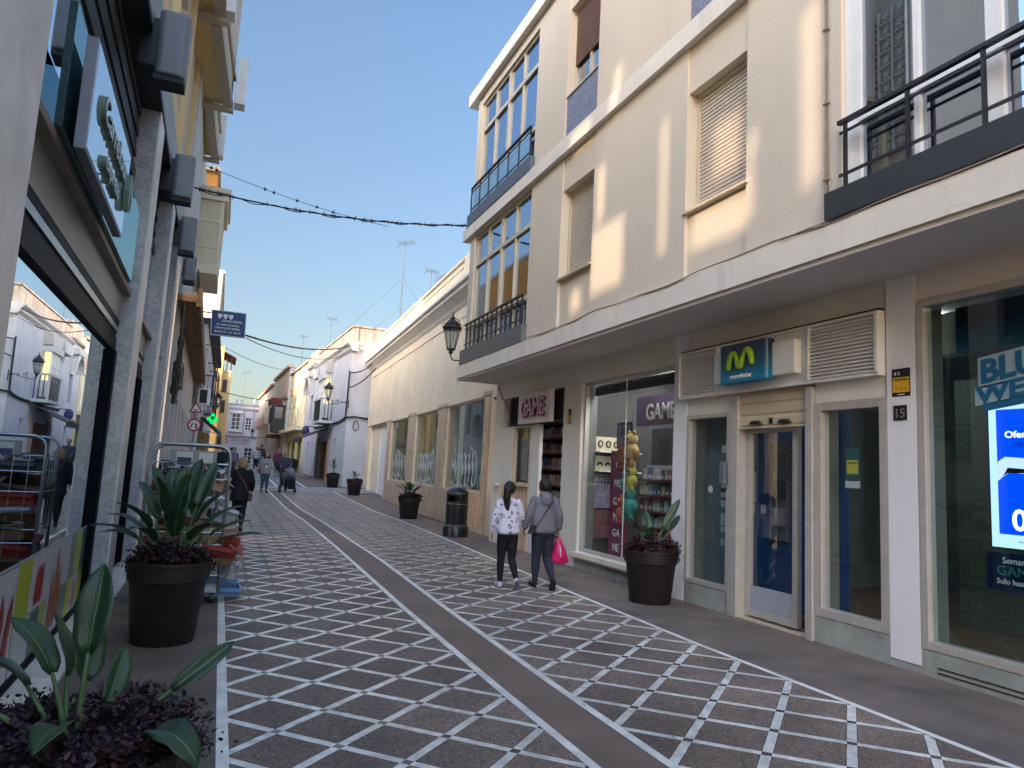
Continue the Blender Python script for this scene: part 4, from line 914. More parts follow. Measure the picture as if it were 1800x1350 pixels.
# ================================================================== LEFT, farther
WPL = pm('white_plaster', (.58, .56, .53), .85, .12, .9, .3, 12, streak=.3, crack=.5)
BLW = pm('blue_white_plaster', (.53, .53, .55), .85, .12, .9, .3, 12, streak=.3, crack=.5)
DOORB = pm('brown_wood_door', (.20, .10, .06), .5, .35, 5)
OR = pm('orange_plaster', (.62, .28, .06), .85, .06, 1)
W2 = thing('house', 'white house with a stained balcony underside and an enclosed bay, beyond the marble shop', 'building', (-1.2, 22, 0))
hh2 = [(10.3+i*1.75, 11.0+i*1.75, 0, 2.9) for i in range(9)]
bld(grid(fL, 9.62, 26, 0, 9.5, hh2, -.5, 0), 'wall', WPL, W2)
MB().box(-10, -5.5, 15, 31, 0, 13.2).build('added_rear_block', WPL, W2)  # unseen volume added to keep direct sun off the cream building opposite
for a, b, c, d in hh2: box_(fL, a, b, -.25, -.2, 0, 2.9, 'door', DOORB, W2)
RUST = pm('rusty_concrete', (.42, .25, .12), .9, .6, 4, .5, 12, c2=(.09, .065, .05))
bal = fL.mb().box(9.66, 26, 0.001, .40, 4.48, 4.62).build('balcony', RUST, W2)
fL.mb().box(9.66, 26, .34, .42, 4.40, 4.75).build('balcony_edge', RUST, bal)
m = fL.mb(); s = 9.7
while s < 26: m.box(s, s+.015, .30, .315, 4.75, 5.1); s += .3
m.box(9.66, 26, .295, .32, 5.1, 5.12); m.build('railing', M['iron'], bal)
m = fL.mb()
for k in range(9): m.tube([(9.72+rp.uniform(-.03, .05), .14+rp.uniform(-.05, .05), 4.5-i*.28+rp.uniform(-.03, .03)) for i in range(8)], .018, 5)
for k in range(6): m.tube([(9.72, .15+.09*math.sin(a*.5+k), 3.1-.25*math.cos(a*.5)-.03*k) for a in range(14)], .014, 5)
tag(m.build('hanging_cable_bundle', M['cable']), 'tangle of black cables hanging down the wall under the stained balcony', 'cable')
# enclosed bay of W2, facing up the street
BAYM = pm('cream_joinery', (.74, .63, .47), .6, .08)
bb = thing('enclosed_balcony', 'cream wooden enclosed balcony high on the left with small curtained panes', 'balcony', (-.8, 20, 6.4))
m = MB(); m.box(-1.25, -.50, 20.0, 22.5, 6.35, 6.6); m.box(-1.25, -.42, 19.95, 22.6, 8.35, 8.55); m.box(-1.25, -.36, 19.9, 22.6, 8.56, 8.68)
m.box(-.58, -.50, 20, 20.1, 6.6, 8.35); m.box(-1.17, -1.10, 20, 20.08, 6.6, 8.35)
for z in (7.05, 7.75): m.box(-1.1, -.58, 20.01, 20.07, z, z+.05)
for y in (20.9, 21.7, 22.4): m.box(-.57, -.51, y, y+.06, 6.6, 8.35)
m.build('joinery', BAYM, bb)
MB().box(-1.1, -.58, 20.03, 20.05, 6.6, 8.34).build('pane', pm('pale_curtained_glass', (.64, .55, .38), .3, .2, 4, aniso=(8, 8, .3)), bb)
MB().box(-.56, -.54, 20.1, 22.4, 6.6, 8.34).build('pane', pm('pale_curtained_glass', (.42, .42, .32)), bb)
ob_ = thing('house', 'narrow orange rendered block rising behind the enclosed balcony on the left', 'building', (-1.6, 26, 0))
MB().box(-4, -.86, 23.5, 30.8, 8.9, 10.45).build('wall', OR, ob_); MB().box(-4, -.80, 23.4, 31, 10.45, 10.6).build('cornice', BEIGE, ob_)
MB().box(-.859, -.83, 25, 26.2, 9.2, 10.2).build('window', M['room'], ob_)
# L3 pale house with iron balconies
f3 = Fac((-.92, 31), (-.80, 46), (1, 0))
L3 = thing('house', 'pale house with dark iron balconies and a heavy eave, left beyond the orange block', 'building', (-1, 38, .2))
hh3 = [(s, s+1.1, z, z+2.1) for s in (1.2, 5, 9, 12.6, 16.5, 20) for z in (.7, 4.1)]
bld(grid(f3, 0, 23.5, 0, 6.9, hh3, -.5, 0), 'wall', BLW, L3)
for a, b, c, d in hh3: box_(f3, a, b, -.3, -.25, c, d, 'window', M['room'], L3)
f3.mb().box(-.1, 15.1, -.5, .42, 6.9, 7.15).build('eave', pm('dark_eave', (.06, .045, .04), .7), L3); f3.mb().box(15.1, 23.6, -.5, .1, 6.9, 7.05).build('eave', pm('dark_eave', (.06, .045, .04), .7), L3)
for s, h0 in ((.1, 3.9), (4.6, 3.7), (8.8, 3.8), (12.2, 3.9)):
    m = f3.mb(); m.box(s, s+2, .001, .42, h0-.12, h0)
    sl = m.build('balcony', pm('grey_stone', (.25, .24, .23), .8, .2), L3)
    m = f3.mb()
    for k in range(11): m.box(s+k*.2, s+k*.2+.02, .39, .41, h0, h0+2.2 if k % 5 == 0 else h0+.95)
    for k in range(3): m.box(s, s+.02, .05+k*.16, .07+k*.16, h0, h0+.95)
    for z in (.95, 2.2): m.box(s, s+2, .38, .42, h0+z-.04, h0+z); m.box(s, s+.03, 0, .42, h0+z-.04, h0+z)
    m.build('railing', M['iron'], sl)
ac = thing('air_conditioner', 'white air conditioner box with dark grille on the left wall beside the green cross', 'air conditioner', (-.7, 30.9, 3.4))
MB().box(-1.0, -.55, 30.5, 30.9, 3.6, 4.25).build('case', M['white'], ac, bevel=.02); MB().box(-.93, -.66, 30.49, 30.5, 3.66, 4.19).build('grille', M['slatgrey'], ac)
# green awning
aw = thing('awning', 'folded grey green awning over a shop on the left below the green cross', 'awning', (-.6, 36, 2.4))
MB().prism([(-.85, 3.25), (-.82, 3.33), (.0, 2.65), (-.02, 2.42), (-.06, 2.42), (-.06, 2.60)], 33.5, 37.5, 'y').build('canopy', pm('awning_green_grey', (.12, .16, .15), .8, .3), aw)
MB().tube([(-.85, 33.5, 2.7), (-.05, 33.5, 2.6)], .02).build('arm', M['galv'], aw)
tb = thing('shop_stall', 'warm brown timber shop front under the awning on the left', 'shop front', (-.8, 36, .3))
MB().box(-.9, -.55, 33, 38, .2, 2.6).build('front', pm('warm_timber', (.30, .17, .07), .6, .4, 4), tb)  # one even brown timber colour
rb_ = thing('apartment_building', 'unseen plain block added behind the left houses to shade the white corner house', 'building', (-6, 40, 0))  # added out of view to hold the sun off the white corner house
MB().box(-12, -3, 31.2, 48, 0, 12.3).build('wall', BEIGE, rb_); tw_ = thing('apartment_building', 'tall cream block rising behind the dark eave and the dental sign on the left', 'building', (-2, 60, 1)); MB().box(-9, -1.02, 57, 75.9, 0, 15.4).build('wall', BEIGE, tw_); MB().box(-9.1, -.9, 56.9, 76, 15.4, 15.6).build('cornice', M['band'], tw_)
lb_ = thing('house', 'unseen house added behind the yellow building to keep sun off the clinic', 'building', (-3, 85, 1))
MB().box(-12, -.5, 76, 94, 0, 10.5).build('wall', BEIGE, lb_)  # added only to block the sun from the clinic front
# green pharmacy cross
gc = thing('pharmacy_cross', 'lit green pharmacy cross projecting from the left side of the street', 'pharmacy sign', (-.5, 32, 2.9))
def crossp(a, b): return [(-a, -b), (-b, -b), (-b, -a), (b, -a), (b, -b), (a, -b), (a, b), (b, b), (b, a), (-b, a), (-b, b), (-a, b)]
cx, cz = -.40, 3.15; YC = 32.0
MB().prism([(cx+p[0], cz+p[1]) for p in crossp(.22, .08)], YC, YC+.1, 'y').build('case', M['black'], gc)
MB().prism([(cx+p[0], cz+p[1]) for p in crossp(.205, .068)], YC-.02, YC, 'y').build('light_panel', emis('green_glow', (.0, 1, .12), .5), gc)
MB().prism([(cx+p[0], cz+p[1]+.03) for p in crossp(.09, .04)], YC-.03, YC-.02, 'y').build('dim_centre', pm('dim_green', (.02, .12, .07), .4), gc)
MB().box(cx-.5, cx-.25, YC+.03, YC+.07, cz-.03, cz+.03).build('bracket', M['black'], gc)
# L4 sunlit yellow building
YB_ = pm('sunny_yellow_plaster', (.60, .41, .17), .85, .05, .6, streak=.03)
L4 = thing('apartment_building', 'sunlit yellow building with a roof pergola at the far left of the street', 'building', (-.6, 60, .9))
MB().box(-7, -.36, 55, 70, 0, 9.6).build('wall', YB_, L4); MB().box(-.36, .25, 55.3, 75, 0, 7.75).build('wall', YB_, L4)
for z in (2.2, 4.8, 6.3): MB().box(-.26, .02, 55.25, 55.29, z, z+.9).build('window', M['room'], L4)
MB().box(-.36, .29, 55.26, 75, 7.75, 7.87).build('parapet', BEIGE, L4)
m = MB()
for x in (-.1, .2):
    for y in (56, 58.5): m.box(x-.03, x+.03, y, y+.06, 7.87, 8.9)
m.prism([(-.36, 9.25), (.5, 8.85), (.5, 8.93), (-.36, 9.33)], 55.8, 60, 'y'); m.build('pergola', pm('red_brown_tiles', (.17, .07, .05), .8, .2), L4)
# ================================================================== CLINIC AT THE END
f5 = Fac((-.2, 95), (9, 96), (0, -1))
CL = thing('clinic_building', 'white two storey clinic with urns on its parapet closing the end of the street', 'building', (2, 95, 1))
WHC = pm('clinic_white', (.58, .56, .60), .8, .05, .6); GRT = pm('lilac_grey_trim', (.36, .37, .44), .8, .05)
hc = [(1.2, 2.25, 5.15, 7.2), (2.85, 3.6, 5.15, 6.7), (6, 7, 5.15, 7)]+[(1.3, 2.2, 1, 3.0), (3, 4, 1, 3)]
bld(grid(f5, 0, 9.2, .5, 8.3, hc, -.4, 0), 'wall', WHC, CL)
f5.mb().box(-.1, 9.3, 0, .18, 7.75, 7.9).build('cornice', GRT, CL); f5.mb().box(-.1, 9.3, -.4, .12, 8.3, 8.42).build('cornice', GRT, CL); f5.mb().box(-.1, 9.3, 0, .22, 4.35, 4.5).build('cornice', GRT, CL)
for q in ((.0, .55, 0, .04, 4.5, 7.7), (2.5, 2.75, 0, .04, 4.5, 7.7), (3.7, 3.85, 0, .04, 4.5, 7.7), (0, .12, 0, .04, 1, 4.3)): f5.mb().box(*q).build('pilaster', GRT, CL)
for a, b, c, d in hc:
    fr = frame(f5, a, b, c, d, .07, -.2, -.12, [(a+b)/2], [c+(d-c)*k for k in (.25, .5, .75)]).build('window', M['white'], CL)
    box_(f5, a+.07, b-.07, -.24, -.2, c, d, 'pane', M['room'], fr)
m = f5.mb(); m.box(.95, 2.5, .0, .35, 7.25, 7.4); m.box(.95, 2.5, 0, .35, 4.9, 5.05)
for k in range(9): m.box(1.0+k*.18, 1.02+k*.18, .30, .32, 5.05, 7.25)
m.build('window_grille', M['white'], CL)
for s in (.35, 1.6, 2.2, 3.75, 5.2):
    m = MB(); p = f5(s, -.1, 8.42); m.lathe([(.16, 0), (.16, .12), (.07, .2), (.09, .3), (.2, .5), (.16, .62), (.05, .7), (.08, .78), (.0, .9)], p.x, p.y, 12, p.z)
    m.build('urn', GRT, CL, True)
GOLD = pm('bronze_letter', (.30, .20, .14), .5)
XR1 = tuple(-f5.d if f5.d.x < 0 else f5.d)
text('CLÍNICA CARLOS', tuple(f5(2.45, .03, 3.72)), XR1, UP, .36, GOLD, CL, ext=.02, width=2.3, bold=.02)
text('CLÍNICA DENTAL', tuple(f5(2.45, .03, 3.40)), XR1, UP, .15, GOLD, CL, ext=.02, width=2.1)
m = MB(); c = f5(.72, .03, 3.75); m.tube([(c.x+.27*math.cos(a*.4), c.y, c.z+.27*math.sin(a*.4)) for a in range(17)], .05, 6); m.build('logo_ring', GOLD, CL)
# ================================================================== B2 old cream single storey
f2 = Fac((6.25, 16.2), (6.85, 31.5), (-1, 0))
B2 = thing('shop_building', 'single storey cream building with a heavy cornice and three empty shop windows', 'building', (6.5, 24, 0))
W3 = [(1.15, 5.05), (6.05, 9.6), (10.75, 14.55)]
h2 = [(a, b, 1.0, 3.52) for a, b in W3]+[(15.7, 20.4, 0, 3.62)]
bld(grid(f2, -.7, 21.6, 0, 6.5, h2, -.35, 0), 'wall', M['cream2'], B2)
f2.mb().box(21.2, 21.6, -6, -.36, 0, 8.0).build('side_wall', M['cream2'], B2); f2.mb().box(-.7, 21.3, -6, -.36, 7.2, 7.3).build('roof', M['band'], B2)
m = f2.mb()
m.prism([(0, 6.45), (.05, 6.52), (.09, 6.6), (.24, 6.78), (.30, 6.84), (.30, 6.92), (.38, 6.98), (.38, 7.06), (.02, 7.14), (-.3, 7.14), (-.3, 6.45)], -.7, 21.95, 'x')
m.build('cornice', M['band'], B2)
m = f2.mb(); m.box(-.7, 21.6, -.3, -.04, 7.14, 8.0); m.box(-.7, 21.68, -.36, .02, 8.0, 8.08)
for a, b in ((3.6, 4.1), (10.2, 10.75), (21.0, 21.62)): m.box(a, b, -.04, .015, 7.14, 8.0)
for a, b in ((-.7, 3.6), (4.1, 10.2), (10.75, 21)):
    m.box(a+.3, b-.3, -.04, -.02, 7.30, 7.36); m.box(a+.3, b-.3, -.04, -.02, 7.78, 7.84)
m.build('parapet', M['cream2'], B2)
m = f2.mb(); m.box(-.7, 21.6, 0, .025, 6.12, 6.17)
for s in (4.05, 10.4, 15.2): m.box(s, s+.09, 0, .03, 4.2, 6.12)
for s in (4.05, 10.4, 15.2):
    for z in (4.25, 4.75, 5.25, 5.75): m.box(s-.06, s+.15, 0, .035, z, z+.04)
m.build('moulding', M['cream2'], B2)
m = f2.mb(); m.box(-.2, .62, .001, .05, 0, 3.70); m.build('pier', M['cream2'], B2)
m = f2.mb()
for a, b in ((.64, 1.15), (5.05, 6.05), (9.6, 10.75), (14.55, 15.1)): m.box(a, b, .001, .06, 1.0, 3.62); m.box(a-.05, b+.05, .001, .08, 3.50, 3.60)
m.box(.64, 15.1, .001, .05, 0, .999); m.build('stone_facing', M['travertine'], B2)
FILM = glass('dusty_glass', (.62, .68, .66), .13, (.8, .9, .9), rough=.02)
for i, (a, b) in enumerate(W3):
    fr = frame(f2, a, b, 1.001, 3.519, .05, -.12, -.04, [], []).build('shop_window', M['champagne'], B2)
    f2.mb().quad((a+.05, -.08, 1.05), (b-.05, -.08, 1.05), (b-.05, -.08, 3.47), (a+.05, -.08, 3.47)).build('pane', FILM, fr)
    f2.mb().box(a-.2, b+.2, -.62, -.60, .8, 3.7).build('backing', pm('empty_shop_wall', (.50, .56, .55), .8, .35, 1.2, c2=(.28, .33, .34)), fr)
    # line graffiti on the glass
    g = f2.mb(); rg = random.Random(20+i)
    n = (7, 6, 4)[i]; ww = (b-a)*.62/n; s0 = a+(b-a)*.22
    for k in range(n):
        cx = s0+ww*(n-k-.5); cz = 1.55+.06*rg.uniform(-1, 1); hgt = .52+rg.uniform(-.08, .1)
        P = [(cx+ww*.62*math.cos(q*.55+rg.uniform(-.1, .1)), -.07, cz+.05+hgt*math.sin(q*.55)*(.9+.2*rg.random())) for q in range(11)]
        g.tube(P, .012, 4)
        g.tube([(cx-.05, -.07, cz+hgt*.5), (cx+ww*.2, -.07, cz-.05), (cx+ww*.28, -.07, cz+hgt*.35)], .012, 4)
    g.build('graffiti', pm('white_paint', (.6, .62, .62), .5), fr)
f2.mb().box(15.1, 21.6, .001, .03, 3.58, 3.66).build('moulding', M['cream2'], B2)
rollershutter(f2, 15.75, 18.2, .05, 3.6, -.2, M['white'], B2, pitch=.1)
f2.mb().box(18.2, 20.35, -.22, -.15, 0, 3.6).build('bay_panel', M['cream2'], B2)
f2.mb().box(15.7, 20.4, -.35, -.02, 0, .05).build('door_step', M['champagne'], B2)
# ================================================================== WHITE CORNER HOUSE
f6 = Fac((6.0, 38), (5.5, 53), (-1, 0))
WB = thing('house', 'white corner house with stained parapet, turned white balcony and a striped awning', 'building', (6.5, 41, .4))
STAIN = pm('stained_parapet', (.38, .34, .30), .9, .5, 1.6, .3, 14, c2=(.14, .10, .08), aniso=(2.5, 2.5, .5))
hw = [(2.6, 3.15, .35, 2.95), (5.0, 9.4, .4, 2.9), (6.6, 7.7, 4.25, 6.7), (2.6, 3.0, 4.15, 5.2)]
bld(grid(f6, 0, 11.4, 0, 7.75, hw, -.35, 0), 'wall', BLW, WB)
MB().box(6.02, 13, 38.0, 38.35, 0, 7.75).build('side_wall', BLW, WB)
MB().box(6.02, 13, 37.97, 37.999, .0, 1.9).build('plinth', BLW, WB)
m = f6.mb(); m.prism([(0, 7.55), (.12, 7.7), (.14, 7.8), (.28, 7.95), (.28, 8.03), (-.3, 8.03), (-.3, 7.55)], -.25, 11.5, 'x'); m.build('cornice', WPL, WB)
MB().prism([(37.72, 8.03), (37.72, 7.95), (37.86, 7.8), (37.88, 7.7), (38, 7.55), (38.3, 7.55), (38.3, 8.03)], 6.26, 13, 'x').build('cornice', WPL, WB)
m = f6.mb(); m.box(-.05, 11.4, -.3, -.02, 8.03, 8.88); m.box(-.12, 11.45, -.34, .04, 8.88, 8.98); m.build('parapet', STAIN, WB)
m = MB(); m.box(6.04, 13, 38.0, 38.25, 8.03, 8.88); m.box(6.0, 13, 37.94, 38.3, 8.88, 8.98); m.build('parapet', STAIN, WB)
for s in (5.6, 8.5): f6.mb().prism([(s-.5, 6.95), (s+1.6, 6.95), (s+1.8, 7.54), (s-.7, 7.54)], 0.001, .45, 'y').build('bay_cornice', WPL, WB)
m = f6.mb(); m.box(5.2, 7.6, .001, .5, 6.6, 6.95); m.build('bay_head', WPL, WB)
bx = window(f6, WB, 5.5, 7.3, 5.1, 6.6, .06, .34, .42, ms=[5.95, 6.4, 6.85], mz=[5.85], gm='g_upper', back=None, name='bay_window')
f6.mb().box(5.5, 7.3, .05, .33, 5.1, 6.6).build('backing', emis('bay_sun_glow', (1, .72, .35), .55), bx)  # emission stands in for the sun's warm reflection in the bay panes
f6.mb().box(5.45, 7.35, .001, .42, 4.25, 5.09).build('bay_panel', WPL, WB)
bw_ = f6.mb().box(3.6, 6.3, .001, .85, 3.85, 4.0).build('balcony', WPL, WB)
m = f6.mb()
for s in (3.62, 6.2): m.box(s, s+.1, .72, .82, 4.0, 5.2)
m.box(3.6, 6.3, .72, .83, 5.2, 5.3); m.box(3.6, 3.7, .0, .8, 5.2, 5.3)
m.build('balcony_rail', WPL, bw_)
m = f6.mb(); s = 3.85
while s < 6.1: m.box(s, s+.04, .75, .79, 4.0, 5.2); s += .3
for k in range(3): m.box(3.64, 3.68, .15+k*.2, .19+k*.2, 4.0, 5.2)
m.build('railing', M['iron'], bw_)
f6.mb().box(2.6, 3.0, -.3, -.25, 4.15, 5.2).build('window', M['room'], WB); f6.mb().box(2.6, 3.15, -.3, -.25, .35, 2.95).build('door', M['room'], WB)
f6.mb().box(5.0, 9.4, -.34, -.28, .4, 2.9).build('shop_door', DOORB, WB); f6.mb().box(6.6, 7.7, -.3, -.25, 4.25, 6.7).build('window', M['room'], WB)
f6.mb().box(4.4, 4.98, .001, .06, .3, 3.0).build('pilaster', pm('salmon_stone', (.42, .26, .19), .7), WB); f6.mb().box(8.0, 8.8, .001, .06, .4, 3.1).build('door_leaf', pm('dark_blue_door', (.04, .06, .09), .5), WB)
a2 = thing('awning', 'black and grey folded awning over the shop of the white corner house', 'awning', (5.3, 46, 3))
f6.mb().prism([(.05, 3.55), (.05, 3.65), (1.5, 3.05), (1.5, 2.75), (1.44, 2.75), (1.44, 2.97)], 5.2, 9.2, 'x').build('canopy', pm('dark_awning', (.07, .075, .07), .8, .4), a2)
f6.mb().box(5.2, 9.2, 1.44, 1.52, 3.02, 3.1).build('front_bar', M['galv'], a2)
bs = thing('shop_sign', 'small blue and purple round shop sign projecting beside the dark awning', 'sign', (5.0, 49, 3.2))
c = f6(10.2, .6, 3.6); MB().ell(c, (.24, .08, .34)).build('disc', pm('blue_purple_sign', (.015, .05, .16), .5, .6, 3, c2=(.05, .02, .10)), bs, True); MB().tube([tuple(f6(10.2, 0, 3.9)), tuple(f6(10.2, .6, 3.9))], .03).build('bracket', M['iron'], bs)
# second white house with arch
WC = thing('house', 'blue white house with a shell arch, between the corner house and the yellow one', 'building', (5.6, 52, .8))
hz = [(12.4, 13.4, 4.4, 6.2), (12.6, 13.3, .8, 3)]
bld(grid(f6, 11.5, 15.2, 0, 8.2, hz, -.35, .0), 'wall', BLW, WC)
for a, b, c, d in hz: box_(f6, a, b, -.3, -.25, c, d, 'window', M['room'], WC)
m = f6.mb(); P = [(13+1.1*math.cos(q*math.pi/12), 6.3+1.0*math.sin(q*math.pi/12)) for q in range(13)]
m.prism(P+[(11.6, 6.3), (11.6, 7.7), (14.4, 7.7), (14.4, 6.3)][::1], .001, .5, 'y') if False else m.box(11.7, 14.4, .001, .5, 7.35, 7.75)
for q in range(12): m.prism([P[q], P[q+1], (P[q+1][0], 7.35), (P[q][0], 7.35)], .001, .45, 'y')
m.build('arch', WPL, WC)
f6.mb().box(11.45, 15.3, -.35, .15, 8.2, 8.35).build('cornice', STAIN, WC); f6.mb().box(11.5, 15.2, -.35, -.05, 8.35, 9.4).build('parapet', STAIN, WC)
# yellow cream house with salmon frieze
YH = thing('house', 'pale yellow house with a salmon frieze and green framed shop windows', 'building', (5.3, 60, .9))
PY = pm('pale_yellow_plaster', (.62, .56, .38), .85, .06, .6); SAL = pm('salmon_frieze', (.58, .33, .22), .85)
hy = [(16.6+i*2.4, 17.5+i*2.4, 4.6, 6.6) for i in range(4)]+[(16.2, 19, .9, 3.2), (19.6, 22.4, .9, 3.2), (23, 24.6, .9, 3.2)]
bld(grid(f6, 15.3, 25.5, 0, 8.9, hy, -.4, 0), 'wall', PY, YH)
f6.mb().box(15.3, 25.5, .001, .03, 7.0, 7.6).build('frieze', SAL, YH); f6.mb().box(15.2, 25.6, -.4, .15, 8.9, 9.05).build('cornice', STAIN, YH)
f6.mb().box(15.3, 25.5, .001, .7, 3.85, 4.1).build('canopy', PY, YH)
for i, (a, b, c, d) in enumerate(hy):
    fr = frame(f6, a, b, c, d, .12, -.2, -.1, [(a+b)/2]).build('window', pm('olive_frame', (.25, .30, .06), .5) if i > 3 else M['white'], YH); box_(f6, a+.1, b-.1, -.25, -.2, c, d, 'pane', M['room'] if i > 3 else pm('grey_pane', (.2, .2, .2), .4), fr)  # upper panes are a plain mid grey
MB().box(5.0, 14, 66.0, 66.3, 0, 9).build('side_wall', PY, YH)
MB().box(5.4, 13, 53.2, 53.5, 0, 9).build('side_wall', PY, YH)
# red and dark bay house
RH = thing('house', 'pale house with a dark enclosed balcony topped by a red cornice', 'building', (4.9, 68, 1))
f7 = Fac((4.95, 63.5), (4.55, 76), (-1, 0))
hr = [(7, 8, 5, 7), (9.5, 10.5, 5, 7), (3, 4.2, 1, 3.2), (8, 9.2, 1, 3.2)]
bld(grid(f7, 0, 12.5, 0, 9.6, hr, -.4, 0), 'wall', pm('peach_plaster', (.60, .47, .34), .85, .08, .6), RH)
MB().box(4.95, 12, 63.5, 63.8, 0, 9.6).build('side_wall', BLW, RH)
for a, b, c, d in hr: box_(f7, a, b, -.3, -.2, c, d, 'window', M['room'], RH)
f7.mb().box(-.1, 12.6, -.4, .2, 9.6, 9.8).build('cornice', SAL, RH)
m = f7.mb(); m.box(.6, 2.4, .001, 1.0, 4.0, 4.2); m.box(.6, 2.4, .001, 1.0, 6.3, 6.4)
for s in (.62, 1.2, 1.8, 2.3): m.box(s, s+.1, .9, 1.0, 4.2, 6.3)
m.box(.6, .7, .0, .95, 4.2, 5.2); m.build('balcony', M['charcoal'], RH)
f7.mb().box(.7, 2.3, .85, .9, 4.2, 6.3).build('pane', M['g_upper'], RH)
f7.mb().box(3.2, 5.4, .001, .9, 3.9, 6.6).build('bay_window', M['white'], RH)
m = f7.mb()
for s in (3.4, 4.1, 4.8): m.box(s, s+.45, .9, .92, 4.9, 6.3)
m.build('pane', M['room'], RH)
f7.mb().box(2.6, 5.8, 0.001, 1.05, 6.6, 7.1).build('red_cornice', pm('dark_red_tile', (.20, .04, .03), .7), RH); f7.mb().box(3.0, 5.6, .001, 1.0, 3.6, 3.89).build('red_base', pm('dark_red_tile', (.2, .04, .03)), RH)
FH = thing('house', 'far peach house with small balconies beside the end clinic', 'building', (4.5, 82, 1))
f8 = Fac((4.5, 76.2), (4.05, 95), (-1, 0))
hf = [(1.5+i*3, 2.5+i*3, z, z+2) for i in range(5) for z in (1.4, 5.4)]
bld(grid(f8, 0, 18.5, 0, 9.2, hf, -.4, 0), 'wall', pm('far_peach_plaster', (.62, .50, .36), .85, .08, .6), FH)
for a, b, c, d in hf: box_(f8, a, b, -.3, -.2, c, d, 'window', M['room'], FH)
for i in range(5): m = f8.mb(); m.box(1.2+i*3, 2.8+i*3, .001, .6, 5.2, 5.35); m.box(1.2+i*3, 2.8+i*3, .56, .6, 5.35, 6.2); m.build('balcony', SAL, FH)
if 1: f8.mb().box(-.1, 18.6, -.4, .25, 9.2, 9.4).build('cornice', SAL, FH)
# ================================================================== PLANTERS
def leafblade(L, W, curl, fold=.35, n=9, seed=0, tip=.0):
    """blade in local coords: starts at origin, grows along +Y, surface up +Z, bends down with curl; returns verts/faces"""
    r_ = random.Random(seed); vs = []; fs = []; cols_ = 7
    py = pz = 0; ang = 0
    for i in range(n+1):
        t = i/n; w_ = W*max(.02, math.sin(math.pi*(t*.965+.02)**.92))**.55*.5
        if t > .98: w_ = W*.07
        if i: ang += curl/n; py += L/n*math.cos(ang); pz -= L/n*math.sin(ang)
        for j in range(cols_):
            u = (j-3)/3; x = u*w_*math.cos(fold*.6); z = pz+abs(u)*w_*math.sin(fold)+.012*math.sin(t*9+u*2+seed)*abs(u)*W*4
            vs.append((x*(1+.05*math.sin(i*2.1+seed)*abs(u)), py+abs(u)*.02*L*-1, z-.004*(j == 3)))
    for i in range(n):
        for j in range(cols_-1): fs.append((i*cols_+j, i*cols_+j+1, (i+1)*cols_+j+1, (i+1)*cols_+j))
    return vs, fs
def leafmat():
    m, n, o = nm('broad_leaf'); L = n.links.new
    b = N(n, 'ShaderNodeBsdfPrincipled'); b.inputs['Roughness'].default_value = .38; b.inputs['Specular IOR Level'].default_value = .45
    uv = N(n, 'ShaderNodeUVMap'); uv.uv_map = 'UVMap'; sp = N(n, 'ShaderNodeSeparateXYZ'); L(uv.outputs[0], sp.inputs[0])
    a = N(n, 'ShaderNodeMath', operation='ABSOLUTE'); L(sp.outputs[0], a.inputs[0])
    k = N(n, 'ShaderNodeMath', operation='MULTIPLY'); L(a.outputs[0], k.inputs[0]); k.inputs[1].default_value = .25
    s = N(n, 'ShaderNodeMath', operation='SUBTRACT'); L(sp.outputs[1], s.inputs[0]); L(k.outputs[0], s.inputs[1])
    q = N(n, 'ShaderNodeMath', operation='MULTIPLY'); L(s.outputs[0], q.inputs[0]); q.inputs[1].default_value = 190
    si = N(n, 'ShaderNodeMath', operation='SINE'); L(q.outputs[0], si.inputs[0])
    no = N(n, 'ShaderNodeTexNoise'); no.inputs['Scale'].default_value = 7; no.inputs['Detail'].default_value = 5; g = N(n, 'ShaderNodeNewGeometry'); L(g.outputs['Position'], no.inputs[0])
    r = N(n, 'ShaderNodeValToRGB'); e = r.color_ramp.elements; e[0].position = .3; e[0].color = (.012, .042, .022, 1); e[1].position = .7; e[1].color = (.032, .085, .034, 1); L(no.outputs[0], r.inputs[0])
    lt_ = N(n, 'ShaderNodeMath', operation='LESS_THAN'); L(a.outputs[0], lt_.inputs[0]); lt_.inputs[1].default_value = .045
    mx = N(n, 'ShaderNodeMix', data_type='RGBA'); L(lt_.outputs[0], mx.inputs[0]); L(r.outputs[0], mx.inputs[6]); mx.inputs[7].default_value = (.12, .20, .08, 1)
    L(mx.outputs[2], b.inputs['Base Color'])
    bu = N(n, 'ShaderNodeBump'); bu.inputs['Strength'].default_value = .12; bu.inputs['Distance'].default_value = .0015; L(si.outputs[0], bu.inputs['Height']); L(bu.outputs[0], b.inputs['Normal'])
    tr = N(n, 'ShaderNodeBsdfTranslucent'); tr.inputs[0].default_value = (.08, .2, .03, 1)
    ms = N(n, 'ShaderNodeMixShader'); ms.inputs[0].default_value = .12; L(b.outputs[0], ms.inputs[1]); L(tr.outputs[0], ms.inputs[2]); L(ms.outputs[0], o.inputs[0])
    return m
LEAF = leafmat()
